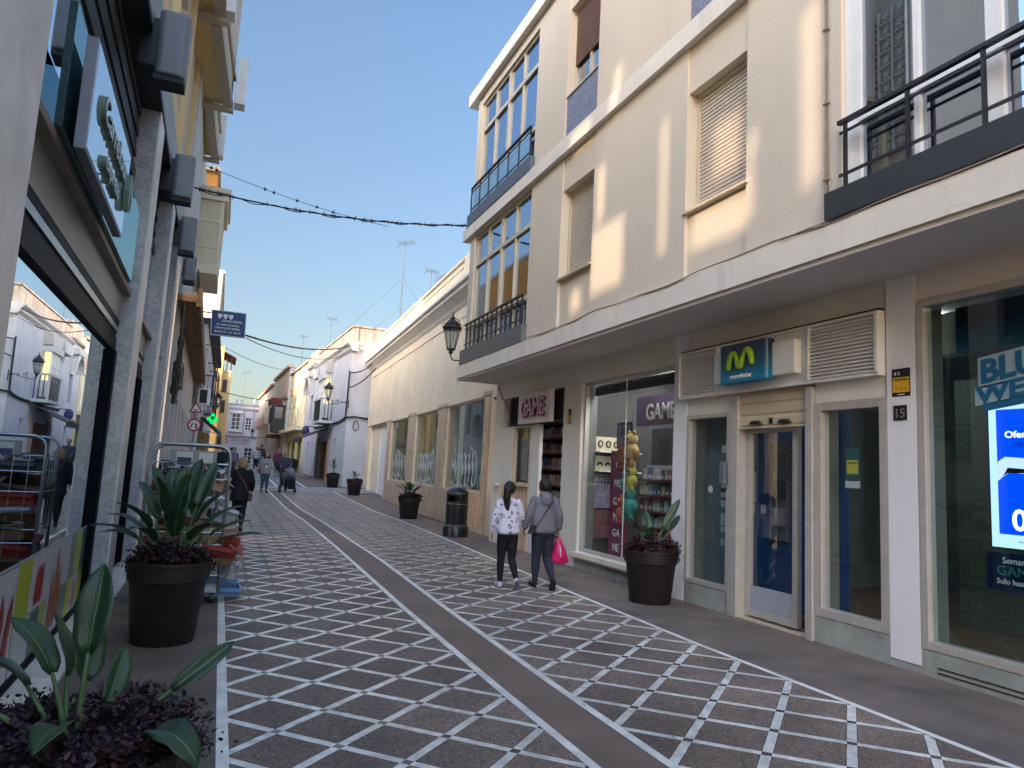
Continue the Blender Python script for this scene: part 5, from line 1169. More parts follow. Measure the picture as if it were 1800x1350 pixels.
def bigleaf(par, base, az, elev, stalk, L, W, curl, seed, roll=0, bend=.25, label=None):
    """stalk rises from base at azimuth az/elevation, curving outwards; blade at its end"""
    az = R(az); e = R(elev); d = Vector((math.cos(az), math.sin(az), 0)); p = Vector(base); pts = [p.copy()]; ee = e+R(12)
    for i in range(6): ee -= bend/6; p = p+(d*math.cos(ee)+Vector((0, 0, math.sin(ee))))*stalk/6; pts.append(p.copy())
    m = MB(); m.tube(pts, [.014, .012, .011, .010, .009, .008, .006], 6)
    st_ = m.build('leaf_stalk', M['stem'], par, True)
    vs, fs = leafblade(L, W, curl, seed=seed)
    fwd = d*math.cos(ee)+Vector((0, 0, math.sin(ee))); side = fwd.cross(Vector((0, 0, 1))).normalized(); up = side.cross(fwd).normalized()
    if roll: q = Matrix.Rotation(R(roll), 3, fwd); side = q @ side; up = q @ up
    W_ = [tuple(p+side*v[0]+fwd*v[1]+up*v[2]) for v in vs]
    uv = [((j-3)/3+1e-6, (i*L/9)*1.0+.001) for i in range(10) for j in range(7)]
    b = MB(); b.add(W_, fs, uv); ob = b.build('leaf', LEAF, par, True)
    s_ = ob.modifiers.new('thickness', 'SOLIDIFY'); s_.thickness = .0015
    if label: ob['label'] = label
    return ob
def shrub(par, c, rad, h, n, seed, size=.022, stems=26, droop=.12, flat_=1.0):
    r_ = random.Random(seed); m = MB(); m2 = MB(); tw = MB(); c = Vector(c)
    tips = []
    for i in range(stems):
        a = r_.uniform(0, 6.283); rr_ = rad*math.sqrt(r_.random())*1.02; hz_ = h*(1-(rr_/rad)**2*.55)*r_.uniform(.75, 1.22)
        e = c+Vector((rr_*math.cos(a), rr_*math.sin(a), hz_ if rr_ < rad*.93 else hz_-droop*r_.random()))
        b0 = c+Vector((rr_*.45*math.cos(a), rr_*.45*math.sin(a), 0)); mid = (b0+e)/2+Vector((0, 0, h*.12)); P = [b0, mid, e]
        tw.tube(P, [.005, .0035, .0015], 4, False); tips.append((b0, mid, e))
    for i in range(n):
        b0, mid, e = tips[r_.randrange(len(tips))]; t = r_.random()**.6
        p = (b0.lerp(mid, t*2) if t < .5 else mid.lerp(e, t*2-1))+Vector((r_.gauss(0, rad*.11), r_.gauss(0, rad*.11), r_.gauss(0, h*.12)))
        if p.z < c.z-droop*.9 and (p-c).xy.length < rad*.9: p.z = c.z+.01
        s = size*r_.uniform(.6, 1.35); az = r_.uniform(0, 6.283); el = r_.uniform(-.5, .9)
        f_ = Vector((math.cos(az)*math.cos(el), math.sin(az)*math.cos(el), math.sin(el))); sd = f_.orthogonal().normalized(); sd = Matrix.Rotation(r_.uniform(0, 3), 3, f_) @ sd; nn = f_.cross(sd)
        q = [p-f_*s, p-f_*s*.3+sd*s*.55+nn*s*.1, p+f_*s*.45+sd*s*.45+nn*s*.12, p+f_*s*1.1, p+f_*s*.45-sd*s*.45+nn*s*.12, p-f_*s*.3-sd*s*.55+nn*s*.1]
        (m2 if r_.random() < .13 else m).add([tuple(v) for v in q], [(0, 1, 2, 3), (0, 3, 4, 5)])
    a = m.build('shrub_foliage', M['purple'], par); tag(a, None, None, kind='stuff')
    if len(m2.v): tag(m2.build('shrub_foliage', M['purple2'], par), None, None, kind='stuff')
    tag(tw.build('shrub_twigs', M['twig'], par), None, None, kind='stuff')
def planter(x, y, label, leaves=(), R0=.355, H0=.66, seed=0, sh=(.36, .20, 2600, .02), z=None, off=(0, 0)):
    z = gz(y) if z is None else z
    t = thing('potted_plant', label, 'planter', (x, y, z), 'brown pots of broad leaved plants along the street')
    k = R0/.355; pr = [(.255*k, 0), (.262*k, .01), (.318*k, H0-.17), (.322*k, H0-.165), (.340*k, H0-.155), (.352*k, H0-.03), (.362*k, H0-.022), (.362*k, H0), (.335*k, H0), (.325*k, H0-.06), (.0, H0-.062)]
    MB().lathe(pr[:-1], x, y, 48, z).build('pot', M['pot'], t, True).modifiers.new('e', 'EDGE_SPLIT').split_angle = R(35)
    MB().lathe([(0, 0), (.33*k, 0), (.33*k, .012), (0, .03)], x, y, 24, z+H0-.07).build('soil', M['soil'], t)
    shrub(t, (x+off[0], y+off[1], z+H0-.05), sh[0], sh[1], sh[2], seed, sh[3])
    for i, l in enumerate(leaves): bigleaf(t, (x+l[6]*.01 if len(l) > 6 else x, y, z+H0-.06), l[0], l[1], l[2], l[3], l[4], l[5], seed*10+i, roll=(l[7] if len(l) > 7 else 0))
    return t
# near left planter:   az, elev, stalk, blade, width, curl, x shift cm
planter(-.33, 2.62, 'nearest planter of purple shrub with a few paddle leaves at the marble shop foot',
        [(75, 86, .33, .27, .115, .12, 1, 0), (95, 74, .24, .22, .11, .25, 1, 35), (160, 70, .28, .23, .095, .75, -1, -15), (152, 52, .27, .25, .10, 1.1, -2, 20), (185, 40, .26, .22, .10, 1.4, -3), (200, 22, .42, .30, .08, .5, -6), (178, 14, .40, .32, .07, .4, -6), (18, 38, .28, .24, .065, .2, 6, 60), (-50, 30, .24, .22, .115, 1.5, 9, 10), (60, 64, .16, .2, .08, .3, 4, 60), (-100, 40, .24, .2, .09, 1.2, 2), (110, 66, .26, .22, .09, .4, -2, 50)],
        seed=1, sh=(.39, .15, 10500, .0115), R0=.34, H0=.66)
planter(-.30, 6.85, 'planter with a dense clump of dark paddle leaves in front of the wire trolley',
        [(80, 86, .40, .46, .17, .12, 2), (100, 80, .42, .44, .16, .2, -4), (50, 70, .45, .42, .15, .35, 6), (130, 66, .42, .42, .15, .5, -6), (160, 52, .34, .36, .14, .8, -5), (175, 42, .30, .34, .13, .9, -5), (20, 56, .38, .38, .13, .7, 6), (5, 44, .36, .36, .12, .6, 5), (-10, 32, .36, .40, .10, .5, 5), (200, 44, .34, .38, .14, .8, -6), (-70, 80, .42, .42, .17, .2, 0, 30), (-110, 76, .40, .42, .16, .3, -4, -30), (-40, 64, .42, .42, .15, .5, 5, 20), (-140, 58, .38, .40, .15, .7, -4), (60, 80, .5, .46, .15, .2, 6), (-85, 62, .30, .36, .15, .5, 0), (-55, 50, .30, .38, .14, .7, 4), (-120, 48, .30, .36, .14, .8, -4), (140, 78, .5, .42, .15, .4, -4), (30, 76, .52, .44, .14, .3, 8, 40)],
        seed=2, sh=(.32, .20, 6000, .016), R0=.335, H0=.67)
planter(5.30, 8.05, 'planter with two tall leaves between the game shop window and the phone shop',
        [(-15, 64, .36, .46, .12, .15, 2, 60), (10, 50, .38, .30, .08, .2, 8, 50), (150, 64, .3, .3, .13, .5, -4), (-100, 70, .2, .22, .1, .4, -8), (80, 72, .3, .3, .12, .3, 0)],
        seed=3, sh=(.33, .22, 3800, .018), R0=.355, H0=.66)
planter(5.58, 21.9, 'planter with spreading leaves in front of the middle graffitied window', [(a, 50+10*(i % 3), .26, .36, .13, .5) for i, a in enumerate((10, 60, 110, 150, 200, 250, 300, 340))], seed=4, sh=(.36, .18, 2200, .026))
planter(5.70, 32.4, 'potted plant with a few short leaves in front of the blank doorway bay', [(30, 60, .2, .3, .1, .3), (120, 70, .25, .3, .1, .3), (170, 60, .2, .26, .1, .3), (80, 80, .2, .3, .1, .2)], seed=5, sh=(.34, .12, 900, .035))
planter(5.45, 37.3, 'potted plant with stiff upright leaves at the corner of the white house', [(60, 86, .4, .5, .12, .1), (120, 82, .35, .5, .12, .1), (20, 76, .3, .4, .12, .3), (170, 72, .35, .4, .12, .2)], seed=6, sh=(.34, .12, 900, .035))
planter(4.85, 53.0, 'farthest potted plant, in front of the green framed shop windows', [(60, 76, .2, .3, .12, .1), (150, 66, .2, .3, .12, .1)], seed=7, sh=(.36, .16, 500, .05), R0=.42, H0=.8)
# ================================================================== LITTER BIN
bi = thing('litter_bin', 'black cylindrical litter bin with a domed hood by the stone plinth', 'litter bin', (5.36, 16.45, 0))
GB = pm('gloss_black_paint', (.008, .012, .018), .3, .2, 4); x, y = 5.36, 16.45
MB().lathe([(.305, 0), (.305, .22), (.285, .25), (.27, .26), (.27, .30)], x, y, 40).build('base', GB, bi, True).modifiers.new('e', 'EDGE_SPLIT').split_angle = R(35)
MB().lathe([(.255, .26), (.262, .28), (.262, .74), (.275, .75), (.275, .775), (.262, .785)], x, y, 40).build('body', GB, bi, True).modifiers.new('e', 'EDGE_SPLIT').split_angle = R(35)
m = MB()
for k in range(40):      # drum with a posting slot facing the street
    a0, a1 = 2*math.pi*k/40, 2*math.pi*(k+1)/40; am = math.degrees((a0+a1)/2)
    for z0, z1 in ((.785, .83), (.83, .955), (.955, 1.0)):
        if z0 == .83 and (198 < am < 262): continue
        c = lambda a, r: (x+r*math.cos(a), y+r*math.sin(a))
        m.prism([c(a0, .262), c(a1, .262), c(a1, .25), c(a0, .25)], z0, z1)
m.build('drum', GB, bi)
MB().lathe([(.278, .995), (.283, 1.01), (.278, 1.03), (.255, 1.06), (.19, 1.115), (.10, 1.145), (.0, 1.155)], x, y, 40).build('hood', GB, bi, True)
m = MB()
for z, r_ in ((.262, .271), (.763, .2765), (1.012, .2845)): MB().lathe([(r_, z-.006), (r_+.001, z), (r_, z+.006)], x, y, 40).build('gold_line', pm('dull_gold_line', (.28, .22, .10), .4), bi)
MB().lathe([(.2, .5), (.2, .7)], x, y, 20).build('liner', M['black'], bi)
# ================================================================== LANTERNS
def lantern(x, y, z, ax, reach, label, s=1.0, bracket='scroll'):
    """lamp hung on a bracket: (x,y,z) lamp foot centre, ax unit vector pointing to the wall"""
    t = thing('wall_lantern', label, 'street lamp', (x, y, z), 'iron lanterns on wall brackets')
    r = [.07, .17, .19, .06]; m = MB()
    m.lathe([(.03*s, -.10*s), (.06*s, -.06*s), (.045*s, -.02*s), (.10*s, 0), (.11*s, .03*s)], x, y, 12, z)
    m.lathe([(.20*s, .50*s), (.235*s, .52*s), (.235*s, .55*s), (.19*s, .60*s), (.20*s, .62*s), (.09*s, .72*s), (.05*s, .74*s), (.06*s, .78*s), (.02*s, .84*s), (.012*s, .93*s)], x, y, 16, z)
    for k in range(6):
        a = math.pi*k/3; m.tube([(x+.10*s*math.cos(a), y+.10*s*math.sin(a), z+.02*s), (x+.205*s*math.cos(a), y+.205*s*math.sin(a), z+.51*s)], .010*s, 5)
        m.tube([(x+.235*s*math.cos(a), y+.235*s*math.sin(a), z+.54*s), (x+.27*s*math.cos(a), y+.27*s*math.sin(a), z+.62*s), (x+.22*s*math.cos(a), y+.22*s*math.sin(a), z+.64*s)], .008*s, 4)
        m.tube([(x+.22*s*math.cos(a), y+.22*s*math.sin(a), z+.62*s), (x+.16*s*math.cos(a), y+.16*s*math.sin(a), z+.74*s), (x+.04*s*math.cos(a), y+.04*s*math.sin(a), z+.80*s)], .007*s, 4)
    m.build('lantern_frame', M['iron'], t)
    MB().lathe([(.095*s, .03*s), (.195*s, .50*s)], x, y, 6, z).build('pane', glass('lantern_glass', (.8, .85, .85), .25), t)
    MB().lathe([(.02*s, .05*s), (.035*s, .1*s), (.035*s, .2*s), (.02*s, .25*s)], x, y, 8, z).build('bulb', M['white'], t, True)
    a = Vector(ax).normalized(); up = Vector((0, 0, 1)); o = Vector((x, y, z-.1*s)); m = MB()
    P = [o, o+up*-.08*s+a*.02, o+a*.12*s-up*.14*s, o+a*reach*.5-up*.06*s, o+a*reach*.8+up*.04*s, o+a*reach+up*.0]
    m.tube(smooth_(P, 4), .016*s, 6)
    for c, rr_, st_ in ((.42, .09, 0), (.68, .07, 2), (.86, .055, 4)):
        cc = o+a*reach*c+up*(.04*s)
        m.tube([cc+a*rr_*(1-q*.045)*math.cos(q*.6+st_)+up*rr_*(1-q*.045)*math.sin(q*.6+st_) for q in range(16)], .009*s, 4)
    m.tube([o+a*reach-up*.25*s, o+a*reach+up*.2*s], .02*s, 6)
    m.build('bracket', M['iron'], t); return t
lantern(4.92, 16.3, 4.42, (1, .0, 0), 1.35, 'black lantern hanging at the corner of the cream building above the graffitied windows', 1.0)
lantern(4.90, 37.5, 4.86, (1, .25, 0), 1.15, 'black lantern on a scrolled bracket in front of the white corner house', 1.05)
lantern(4.25, 57, 5.75, (1, 0, 0), .95, 'lantern on the pale yellow house beside the dark enclosed balcony', 1.0)
lantern(3.0, 80, 4.0, (1, 0, 0), 1.3, 'farthest lantern, standing before the white clinic wall', 1.0)
lantern(-.35, 44, 4.5, (-1, 0, 0), .5, 'lantern on the left side just above the green cross', .9)
# ================================================================== WIRES AND HANGING SIGN
def wire(pts, r, label, name='cable', sag=0, n=24, knots=0, cat='cable'):
    A, B = Vector(pts[0]), Vector(pts[-1]); P = [A.lerp(B, i/n)+Vector((0, 0, -sag*4*(i/n)*(1-i/n))) for i in range(n+1)]
    m = MB(); m.tube(P, r, 5)
    rk = random.Random(9)
    for k in range(knots):
        i = rk.uniform(0, 1)**1.6; p = A.lerp(B, i)+Vector((0, 0, -sag*4*i*(1-i)))
        m.tube([p+Vector((rk.uniform(-.02, .02), 0, -.05)), p+Vector((.01, 0, 0)), p+Vector((rk.uniform(-.03, .03), 0, .055))], .007, 4); m.ell(p, (.035, .02, .024), 6, 4)
    return tag(m.build(name, M['cable']), label, cat)
c1 = wire([(-.95, 14.4, 6.62), (5.02, 15.95, 7.45)], .016, 'thick black cable bundle crossing the sky to the cream building', sag=.20, knots=34)
m = MB(); A_ = Vector((-.95, 14.4, 6.60)); B_ = Vector((5.02, 15.95, 7.45))
P = [A_.lerp(B_, i/60)+Vector((0, .03*math.sin(i*.8), -.20*4*(i/60)*(1-i/60)+.028*math.cos(i*.8))) for i in range(61)]
m.tube(P, .010, 4); ob = m.build('lashing', M['cable'], c1)
wire([(-.75, 14.2, 7.02), (3.0, 15.3, 6.85)], .006, 'thin wire with small lamps crossing above the thick cable bundle', sag=.10, knots=9)
wire([(.4, 22.2, 5.18), (6.3, 39, 8.1)], .03, 'cable running from the blue dental sign to the stained parapet', sag=.35, knots=8)
wire([(.4, 22.2, 5.10), (6.3, 38.5, 7.7)], .014, 'slacker thin cable under the one from the dental sign', sag=.55)
wire([(-.5, 34, 6.6), (5.5, 54, 8.4)], .014, 'faint far cable crossing below the dental sign', sag=.5)
wire([(-.4, 50, 5.9), (4.4, 66, 6.8)], .03, 'dark cable crossing low in front of the clinic', sag=.15)
wire([(6.02, 37.9, 6.4), (7.1, 36, 7.1)], .03, 'upper dark cable looping from the white corner house to the cream cornice', sag=.25)
wire([(6.02, 37.9, 5.6), (7.1, 36, 6.7)], .03, 'lower dark cable looping from the white corner house to the cream cornice', sag=.2)
m = MB(); m.tube([(5.96, 37.92, 6.5), (5.95, 37.92, 5), (5.93, 37.92, 4.1)], .04, 6); m.tube([(5.93, 37.92, 4.0), (6.4, 37.9, 4.08), (7.0, 37.9, 4.02), (7.4, 37.9, 4.05)], .045, 6)
m.tube([tuple(f6(s, .05, 4.02-.18*min(1, s/3)-.05*math.sin(s))) for s in [i*.5 for i in range(22)]], .05, 6); m.tube([tuple(f6(s, .06, 4.08-.25*min(1, s/3)-.06*math.sin(s*1.3))) for s in [i*.5 for i in range(22)]], .03, 5)
m.tube([(6.5+.14*math.cos(a*.45), 37.93, 3.6+.25*math.sin(a*.45)) for a in range(15)], .02, 5)
tag(m.build('cable', M['cable']), 'black cables running down the corner of the white house and along it under the balcony', 'cable')
m = MB()
for k in range(4): m.tube([(5.9+.0*k, 15.7+.03*k, 3.25+.02*k)]+[(6.1, 15.9+.15*math.cos(a*.5), 3.35+.16*math.sin(a*.5)+.012*k) for a in range(14)], .009, 5)
m.tube([(5.85, 15.4, 3.55), (6.15, 15.9, 3.2), (6.22, 16.15, 2.4), (6.2, 16.2, 1.9)], .008, 5); m.tube([(5.83, 15.3, 3.5), (5.83, 15.0, 3.2), (5.83, 14.6, 2.95)], .009, 5)
tag(m.build('cable_coil', M['cable']), 'coil of thin black cable hanging under the end of the canopy', 'cable')
ds = thing('hanging_sign', 'blue dental clinic sign hung on a cable above the left side of the street', 'sign', (-.12, 22, 5.05))
def tilt(x, z): return (x, z-.02*(x+.1))
NB = pm('navy_sign', (.012, .05, .17), .45, .08)
MB().prism([(-.60, 5.80), (.35, 5.80), (.375, 5.055), (-.575, 5.055)], 22.0, 22.08, 'y').build('box', M['greywhite'], ds)
MB().prism([(-.575, 5.775), (.33, 5.775), (.352, 5.08), (-.552, 5.08)], 21.99, 22.0, 'y').build('face', NB, ds)
XP = (1, 0, 0)
for s_, z, h_, w_ in (('CLÍNICA DENTAL', 5.47, .06, .56), ('Dr. Pedro Rodríguez', 5.36, .05, .60), ('ODONTOLOGÍA GENERAL', 5.26, .05, .68), ('956 898 734 · 601 148 109', 5.15, .05, .72)): text(s_, (-.12 if z < 5.45 else -.02, 21.985, z), XP, UP, h_, M['white'], ds, ext=.002, width=w_, bold=.03)
m = MB()
for k in range(3): x = -.36+.15*k; m.prism([(x-.065, 5.64), (x-.05, 5.70), (x, 5.685), (x+.05, 5.70), (x+.065, 5.64), (x+.03, 5.57), (x, 5.55), (x-.03, 5.57)], 21.98, 21.99, 'y')
m.build('tooth_logo', M['white'], ds); MB().tube([(-1.0, 22.04, 5.7), (-.6, 22.04, 5.7)], .02).build('bracket', M['iron'], ds)
# traffic signs on one post
ts = thing('traffic_sign', 'post with a red bordered triangle over a round red bordered sign beside the left wall', 'traffic sign', (-.72, 24, 0))
MB().tube([(-.80, 24.04, 0), (-.80, 24.04, 3.35)], .03, 8).build('pole', M['galv'], ts)
RD = pm('sign_red', (.40, .015, .02), .4); cx, cz = -.80, 3.02
def tri(r_): return [(cx+r_*math.cos(a), cz+r_*math.sin(a)) for a in (math.pi/2, math.pi*7/6, math.pi*11/6)]
tp = MB().prism(tri(.23), 23.97, 24.0, 'y').build('triangle', RD, ts); MB().prism(tri(.155), 23.96, 23.97, 'y').build('triangle_face', M['white'], tp)
MB().prism([(cx-.08, cz-.05), (cx-.035, cz-.01), (cx, cz-.03), (cx+.035, cz-.01), (cx+.08, cz-.05)], 23.95, 23.96, 'y').build('hump_symbol', M['black'], tp)
dp = MB().prism([(cx+.20*math.cos(a*.2618), 2.52+.20*math.sin(a*.2618)) for a in range(24)], 23.97, 24.0, 'y').build('disc', RD, ts)
MB().prism([(cx+.15*math.cos(a*.2618), 2.52+.15*math.sin(a*.2618)) for a in range(24)], 23.96, 23.97, 'y').build('disc_face', M['white'], dp)
m = MB(); m.prism([(cx-.10, 2.44), (cx-.06, 2.44), (cx-.03, 2.60), (cx-.08, 2.56)], 23.95, 23.96, 'y'); m.prism([(cx+.04, 2.40), (cx+.09, 2.42), (cx+.07, 2.55), (cx+.02, 2.58)], 23.95, 23.96, 'y'); m.build('arrow_symbol', pm('sign_blue_black', (.02, .03, .06), .5), dp)
# aerials
AER = pm('dull_aerial_metal', (.07, .07, .075), .6, .2)
def aerial(x, y, z0, z1, s, label, guy=False, tiltd=0):
    t = thing('aerial', label, 'aerial', (x, y, z0), 'television aerials on the roofs'); m = MB(); m.tube([(x, y, z0), (x, y, z1)], .016, 5)
    if guy:
        for dx, dy in ((-2.4, 1), (2.6, 1), (.5, 3)): m.tube([(x, y, z0+(z1-z0)*.62), (x+dx, y+dy, z0)], .006, 3); 
        for dx in (-1.4, 1.5): m.tube([(x, y, z0+(z1-z0)*.3), (x+dx, y, z0)], .006, 3)
    m.build('mast', AER, t); m = MB(); d = Vector((math.cos(tiltd), .2, math.sin(tiltd))).normalized()
    b0 = Vector((x, y, z1-.05)); m.tube([b0-d*.35*s, b0+d*.55*s], .012, 4)
    for i in range(7): p = b0+d*(-.3+i*.13)*s; m.tube([p+Vector((-.05, .0, .16*s)), p-Vector((-.05, .0, .16*s))], .007, 3); m.tube([p+Vector((.05, .0, .16*s)), p-Vector((.05, .0, .16*s))], .007, 3)
    for sg_ in (-1, 1):
        q = b0-d*.35*s; m.tube([q, q+Vector((-.12, 0, .28*sg_*s))], .008, 3); m.tube([q+Vector((-.06, -.25, .14*sg_*s)), q+Vector((-.06, .25, .14*sg_*s))], .006, 3)
    m.build('antenna', AER, t); return t
aerial(6.9, 31, 7.3, 11.7, .9, 'tallest guyed aerial on the cream building roof, left of the others', True, .3)
aerial(8.2, 31, 7.3, 10.6, .7, 'shorter aerial in the middle of the three on the cream building roof')
aerial(8.7, 31, 7.3, 10.4, .8, 'aerial with an upward pointing boom, nearest the cream flats', False, .5)
aerial(6.6, 52, 9.0, 12.0, .8, 'aerial above the blue white house, seen left of the stained parapet')
aerial(6.4, 70, 9.5, 13.6, .8, 'aerial on the far pale houses on the right')
aerial(2.2, 98, 8.0, 12.8, 1.4, 'aerial rising above the clinic parapet', False, .4)
# ================================================================== CARDBOARD TROLLEY
tr = thing('roll_cage_trolley', 'galvanised wire roll cage trolley overfilled with flattened cardboard beside the marble pier', 'trolley', (-.28, 8.9, 0))
X0, X1, Y0, Y1 = -.68, .12, 8.45, 9.15
def arch(y): return [(X0, y, .12), (X0, y, 1.50)]+[(X0+.13-.13*math.cos(a*math.pi/10), y, 1.55+.13*math.sin(a*math.pi/10)) for a in range(6)]+[(X1-.13+.13*math.sin(a*math.pi/10), y, 1.55+.13*math.cos(a*math.pi/10)) for a in range(6)]+[(X1, y, 1.50), (X1, y, .12)]
m = MB(); m.tube(arch(Y0), .016, 8); m.tube(arch(Y1), .016, 8); m.build('tube_frame', M['galv'], tr, True)
m = MB()
for y in (Y0, Y1):
    for z in (.30, .62, .75, 1.12, 1.32, 1.48): m.tube([(X0, y, z), (X1, y, z)], .006, 5)
    for k in range(1, 6): x = X0+(X1-X0)*k/6; m.tube([(x, y, .2), (x, y, 1.66 if k in (2,) else 1.48)], .0035, 4)
for x in (X0, X1):
    for z in (.3, .75, 1.12, 1.48): m.tube([(x, Y0, z), (x, Y1, z)], .006, 5)
    for k in range(1, 5): y = Y0+(Y1-Y0)*k/5; m.tube([(x, y, .2), (x, y, 1.48)], .0035, 4)
m.build('wire_mesh', M['galv'], tr); MB().box(X0, X1, Y0, Y1, .12, .16).build('base', M['galv'], tr)
for x in (X0+.05, X1-.05):
    for y in (Y0+.05, Y1-.05): m = MB(); m.prism([(y+.055*math.cos(a*.3927), .056+.055*math.sin(a*.3927)) for a in range(16)], x-.014, x+.014, 'x'); m.build('wheel', M['black'], tr)
tn = thing('paper_notice', 'notice board with white and navy papers fixed inside the top of the cardboard trolley', 'notice', (-.25, 8.5, 1.4))
MB().box(-.48, -.02, 8.40, 8.41, 1.48, 1.62).build('plate', pm('clear_plate', (.22, .25, .27), .4), tn); MB().box(-.42, -.26, 8.392, 8.40, 1.49, 1.60).build('sheet', M['paper'], tn); MB().box(-.41, -.27, 8.388, 8.392, 1.49, 1.54).build('navy_card', pm('navy', (.01, .03, .12), .5), tn); MB().box(-.20, -.06, 8.392, 8.40, 1.49, 1.60).build('sheet', M['paper'], tn)
KR = [pm('cardboard', (.26, .16, .09), .85, .3, 4), pm('dark_cardboard', (.12, .075, .045), .85, .3, 4), pm('white_printed_card', (.50, .50, .50), .6, .5, 22, c2=(.2, .22, .26)), pm('red_card', (.27, .03, .02), .6, .3, 7), pm('blue_crate', (.12, .24, .42), .5, .1), M['black'], pm('beige_card', (.42, .32, .22), .8, .2, 4)]
def carton(cx, cy, cz, w_, d_, h_, rx, ry, rz, k, label, flaps=True):
    t = thing('cardboard_box', label, 'cardboard box', (cx, cy, cz), 'waste cartons in the wire trolley'); rot = Matrix.Rotation(R(rz), 3, 'Z') @ Matrix.Rotation(R(ry), 3, 'Y') @ Matrix.Rotation(R(rx), 3, 'X'); c = Vector((cx, cy, cz))
    def xf(x, y, z): return c+rot @ Vector((x, y, z))
    a, b, h = w_/2, d_/2, h_; T = .004; m = MB(xf); m.box(-a, a, -b, b, 0, T); m.box(-a, a, -b, -b+T, T, h); m.box(-a, a, b-T, b, T, h); m.box(-a, -a+T, -b+T, b-T, T, h); m.box(a-T, a, -b+T, b-T, T, h); m.build('box_wall', KR[k], t)
    if flaps:
        m = MB(xf); m.add([(-a, -b, h), (a, -b, h), (a*.96, -b-.07, h-.03), (-a*.96, -b-.07, h-.03)], [(0, 1, 2, 3)]); m.add([(-a, b, h), (a, b, h), (a*.96, b+.05, h+.06), (-a*.96, b+.05, h+.06)], [(0, 1, 2, 3)]); m.add([(a, -b, h), (a, b, h), (a+.07, b*.9, h-.04), (a+.07, -b*.9, h-.04)], [(0, 1, 2, 3)]); o = m.build('flap', KR[k], t); o.modifiers.new('th', 'SOLIDIFY').thickness = .004
    return t
carton(-.30, 8.8, 1.32, .62, .5, .10, 4, 0, 3, 5, 'black tray filled with crushed wrapping, topmost in the wire trolley')
carton(-.22, 8.72, 1.20, .22, .3, .13, 12, 8, 20, 3, 'pink red printed carton on top of the dark cardboard in the trolley')
carton(-.02, 8.74, 1.18, .22, .3, .14, -8, 12, -12, 6, 'beige carton standing at an angle near the trolley top')
carton(-.46, 8.62, .98, .36, .3, .12, 0, 0, 4, 3, 'bright red carton near the left of the trolley')
carton(-.15, 8.62, 1.0, .34, .3, .11, 0, -3, -6, 2, 'white blue printed carton to the right of the red one')
carton(-.45, 8.60, .90, .34, .3, .07, 0, 2, 0, 2, 'flat white carton lying under the red one')
carton(-.40, 8.84, 1.08, .55, .55, .12, 3, -6, 0, 1, 'dark open carton behind the red one', True)
carton(.07, 8.7, .86, .24, .3, .16, 5, 14, 15, 2, 'white printed carton bulging from the trolley side')
carton(.06, 8.75, .70, .34, .4, .10, 0, -8, 8, 6, 'beige carton half way down the right side of the trolley')
carton(.10, 8.62, .52, .34, .36, .10, 4, 10, -8, 3, 'torn red brown carton sticking out of the trolley side')
carton(.12, 8.65, .40, .26, .3, .10, 0, -12, 14, 0, 'brown carton poking out beneath the torn red one')
carton(.20, 8.62, .26, .10, .2, .20, 10, 8, 30, 2, 'small upright white and navy carton leaning out of the trolley')
carton(.16, 8.72, .06, .36, .34, .09, 0, 2, 4, 4, 'pale blue tray at the foot of the trolley')
carton(-.25, 8.8, .62, .66, .5, .18, 0, 4, 2, 0, 'wide brown carton in the middle of the trolley')
carton(-.40, 8.7, .18, .5, .5, .3, 0, 0, 3, 1, 'dark brown carton at the bottom of the trolley')
carton(-.50, 8.62, .48, .3, .3, .14, 4, -8, 10, 3, 'dull red carton low at the left of the trolley')
m = MB(); rg = random.Random(11)
for k in range(26):
    p = Vector((rg.uniform(-.6, .1), rg.uniform(8.5, 9.1), rg.uniform(1.38, 1.46))); q = [p+Vector((rg.uniform(-.09, .09), rg.uniform(-.09, .09), rg.uniform(-.03, .05))) for _ in range(5)]; m.add([tuple(v) for v in q], [(0, 1, 2), (0, 2, 3), (1, 3, 4), (0, 3, 4)])
tag(m.build('plastic_wrapping', pm('clear_wrap', (.45, .46, .47), .25, .2, 10)), 'crumpled clear plastic wrapping heaped on the black tray in the trolley', 'wrapping')
m = MB(); m.tube(smooth_([(.2, 8.5, .62), (.32, 8.42, .5), (.33, 8.4, .38), (.28, 8.4, .3)]), .006, 4); tag(m.build('packing_strap', KR[6]), 'loose beige packing strap dangling from the trolley side', 'strap')
m = MB(); m.prism([(.08, .58), (.22, .56), (.28, .72), (.15, .88), (.10, .80)], 9.2, 9.3, 'y'); tag(m.build('red_bag', KR[3], smooth=False), 'bright red plastic bag hanging behind the trolley near the woman in black', 'bag')
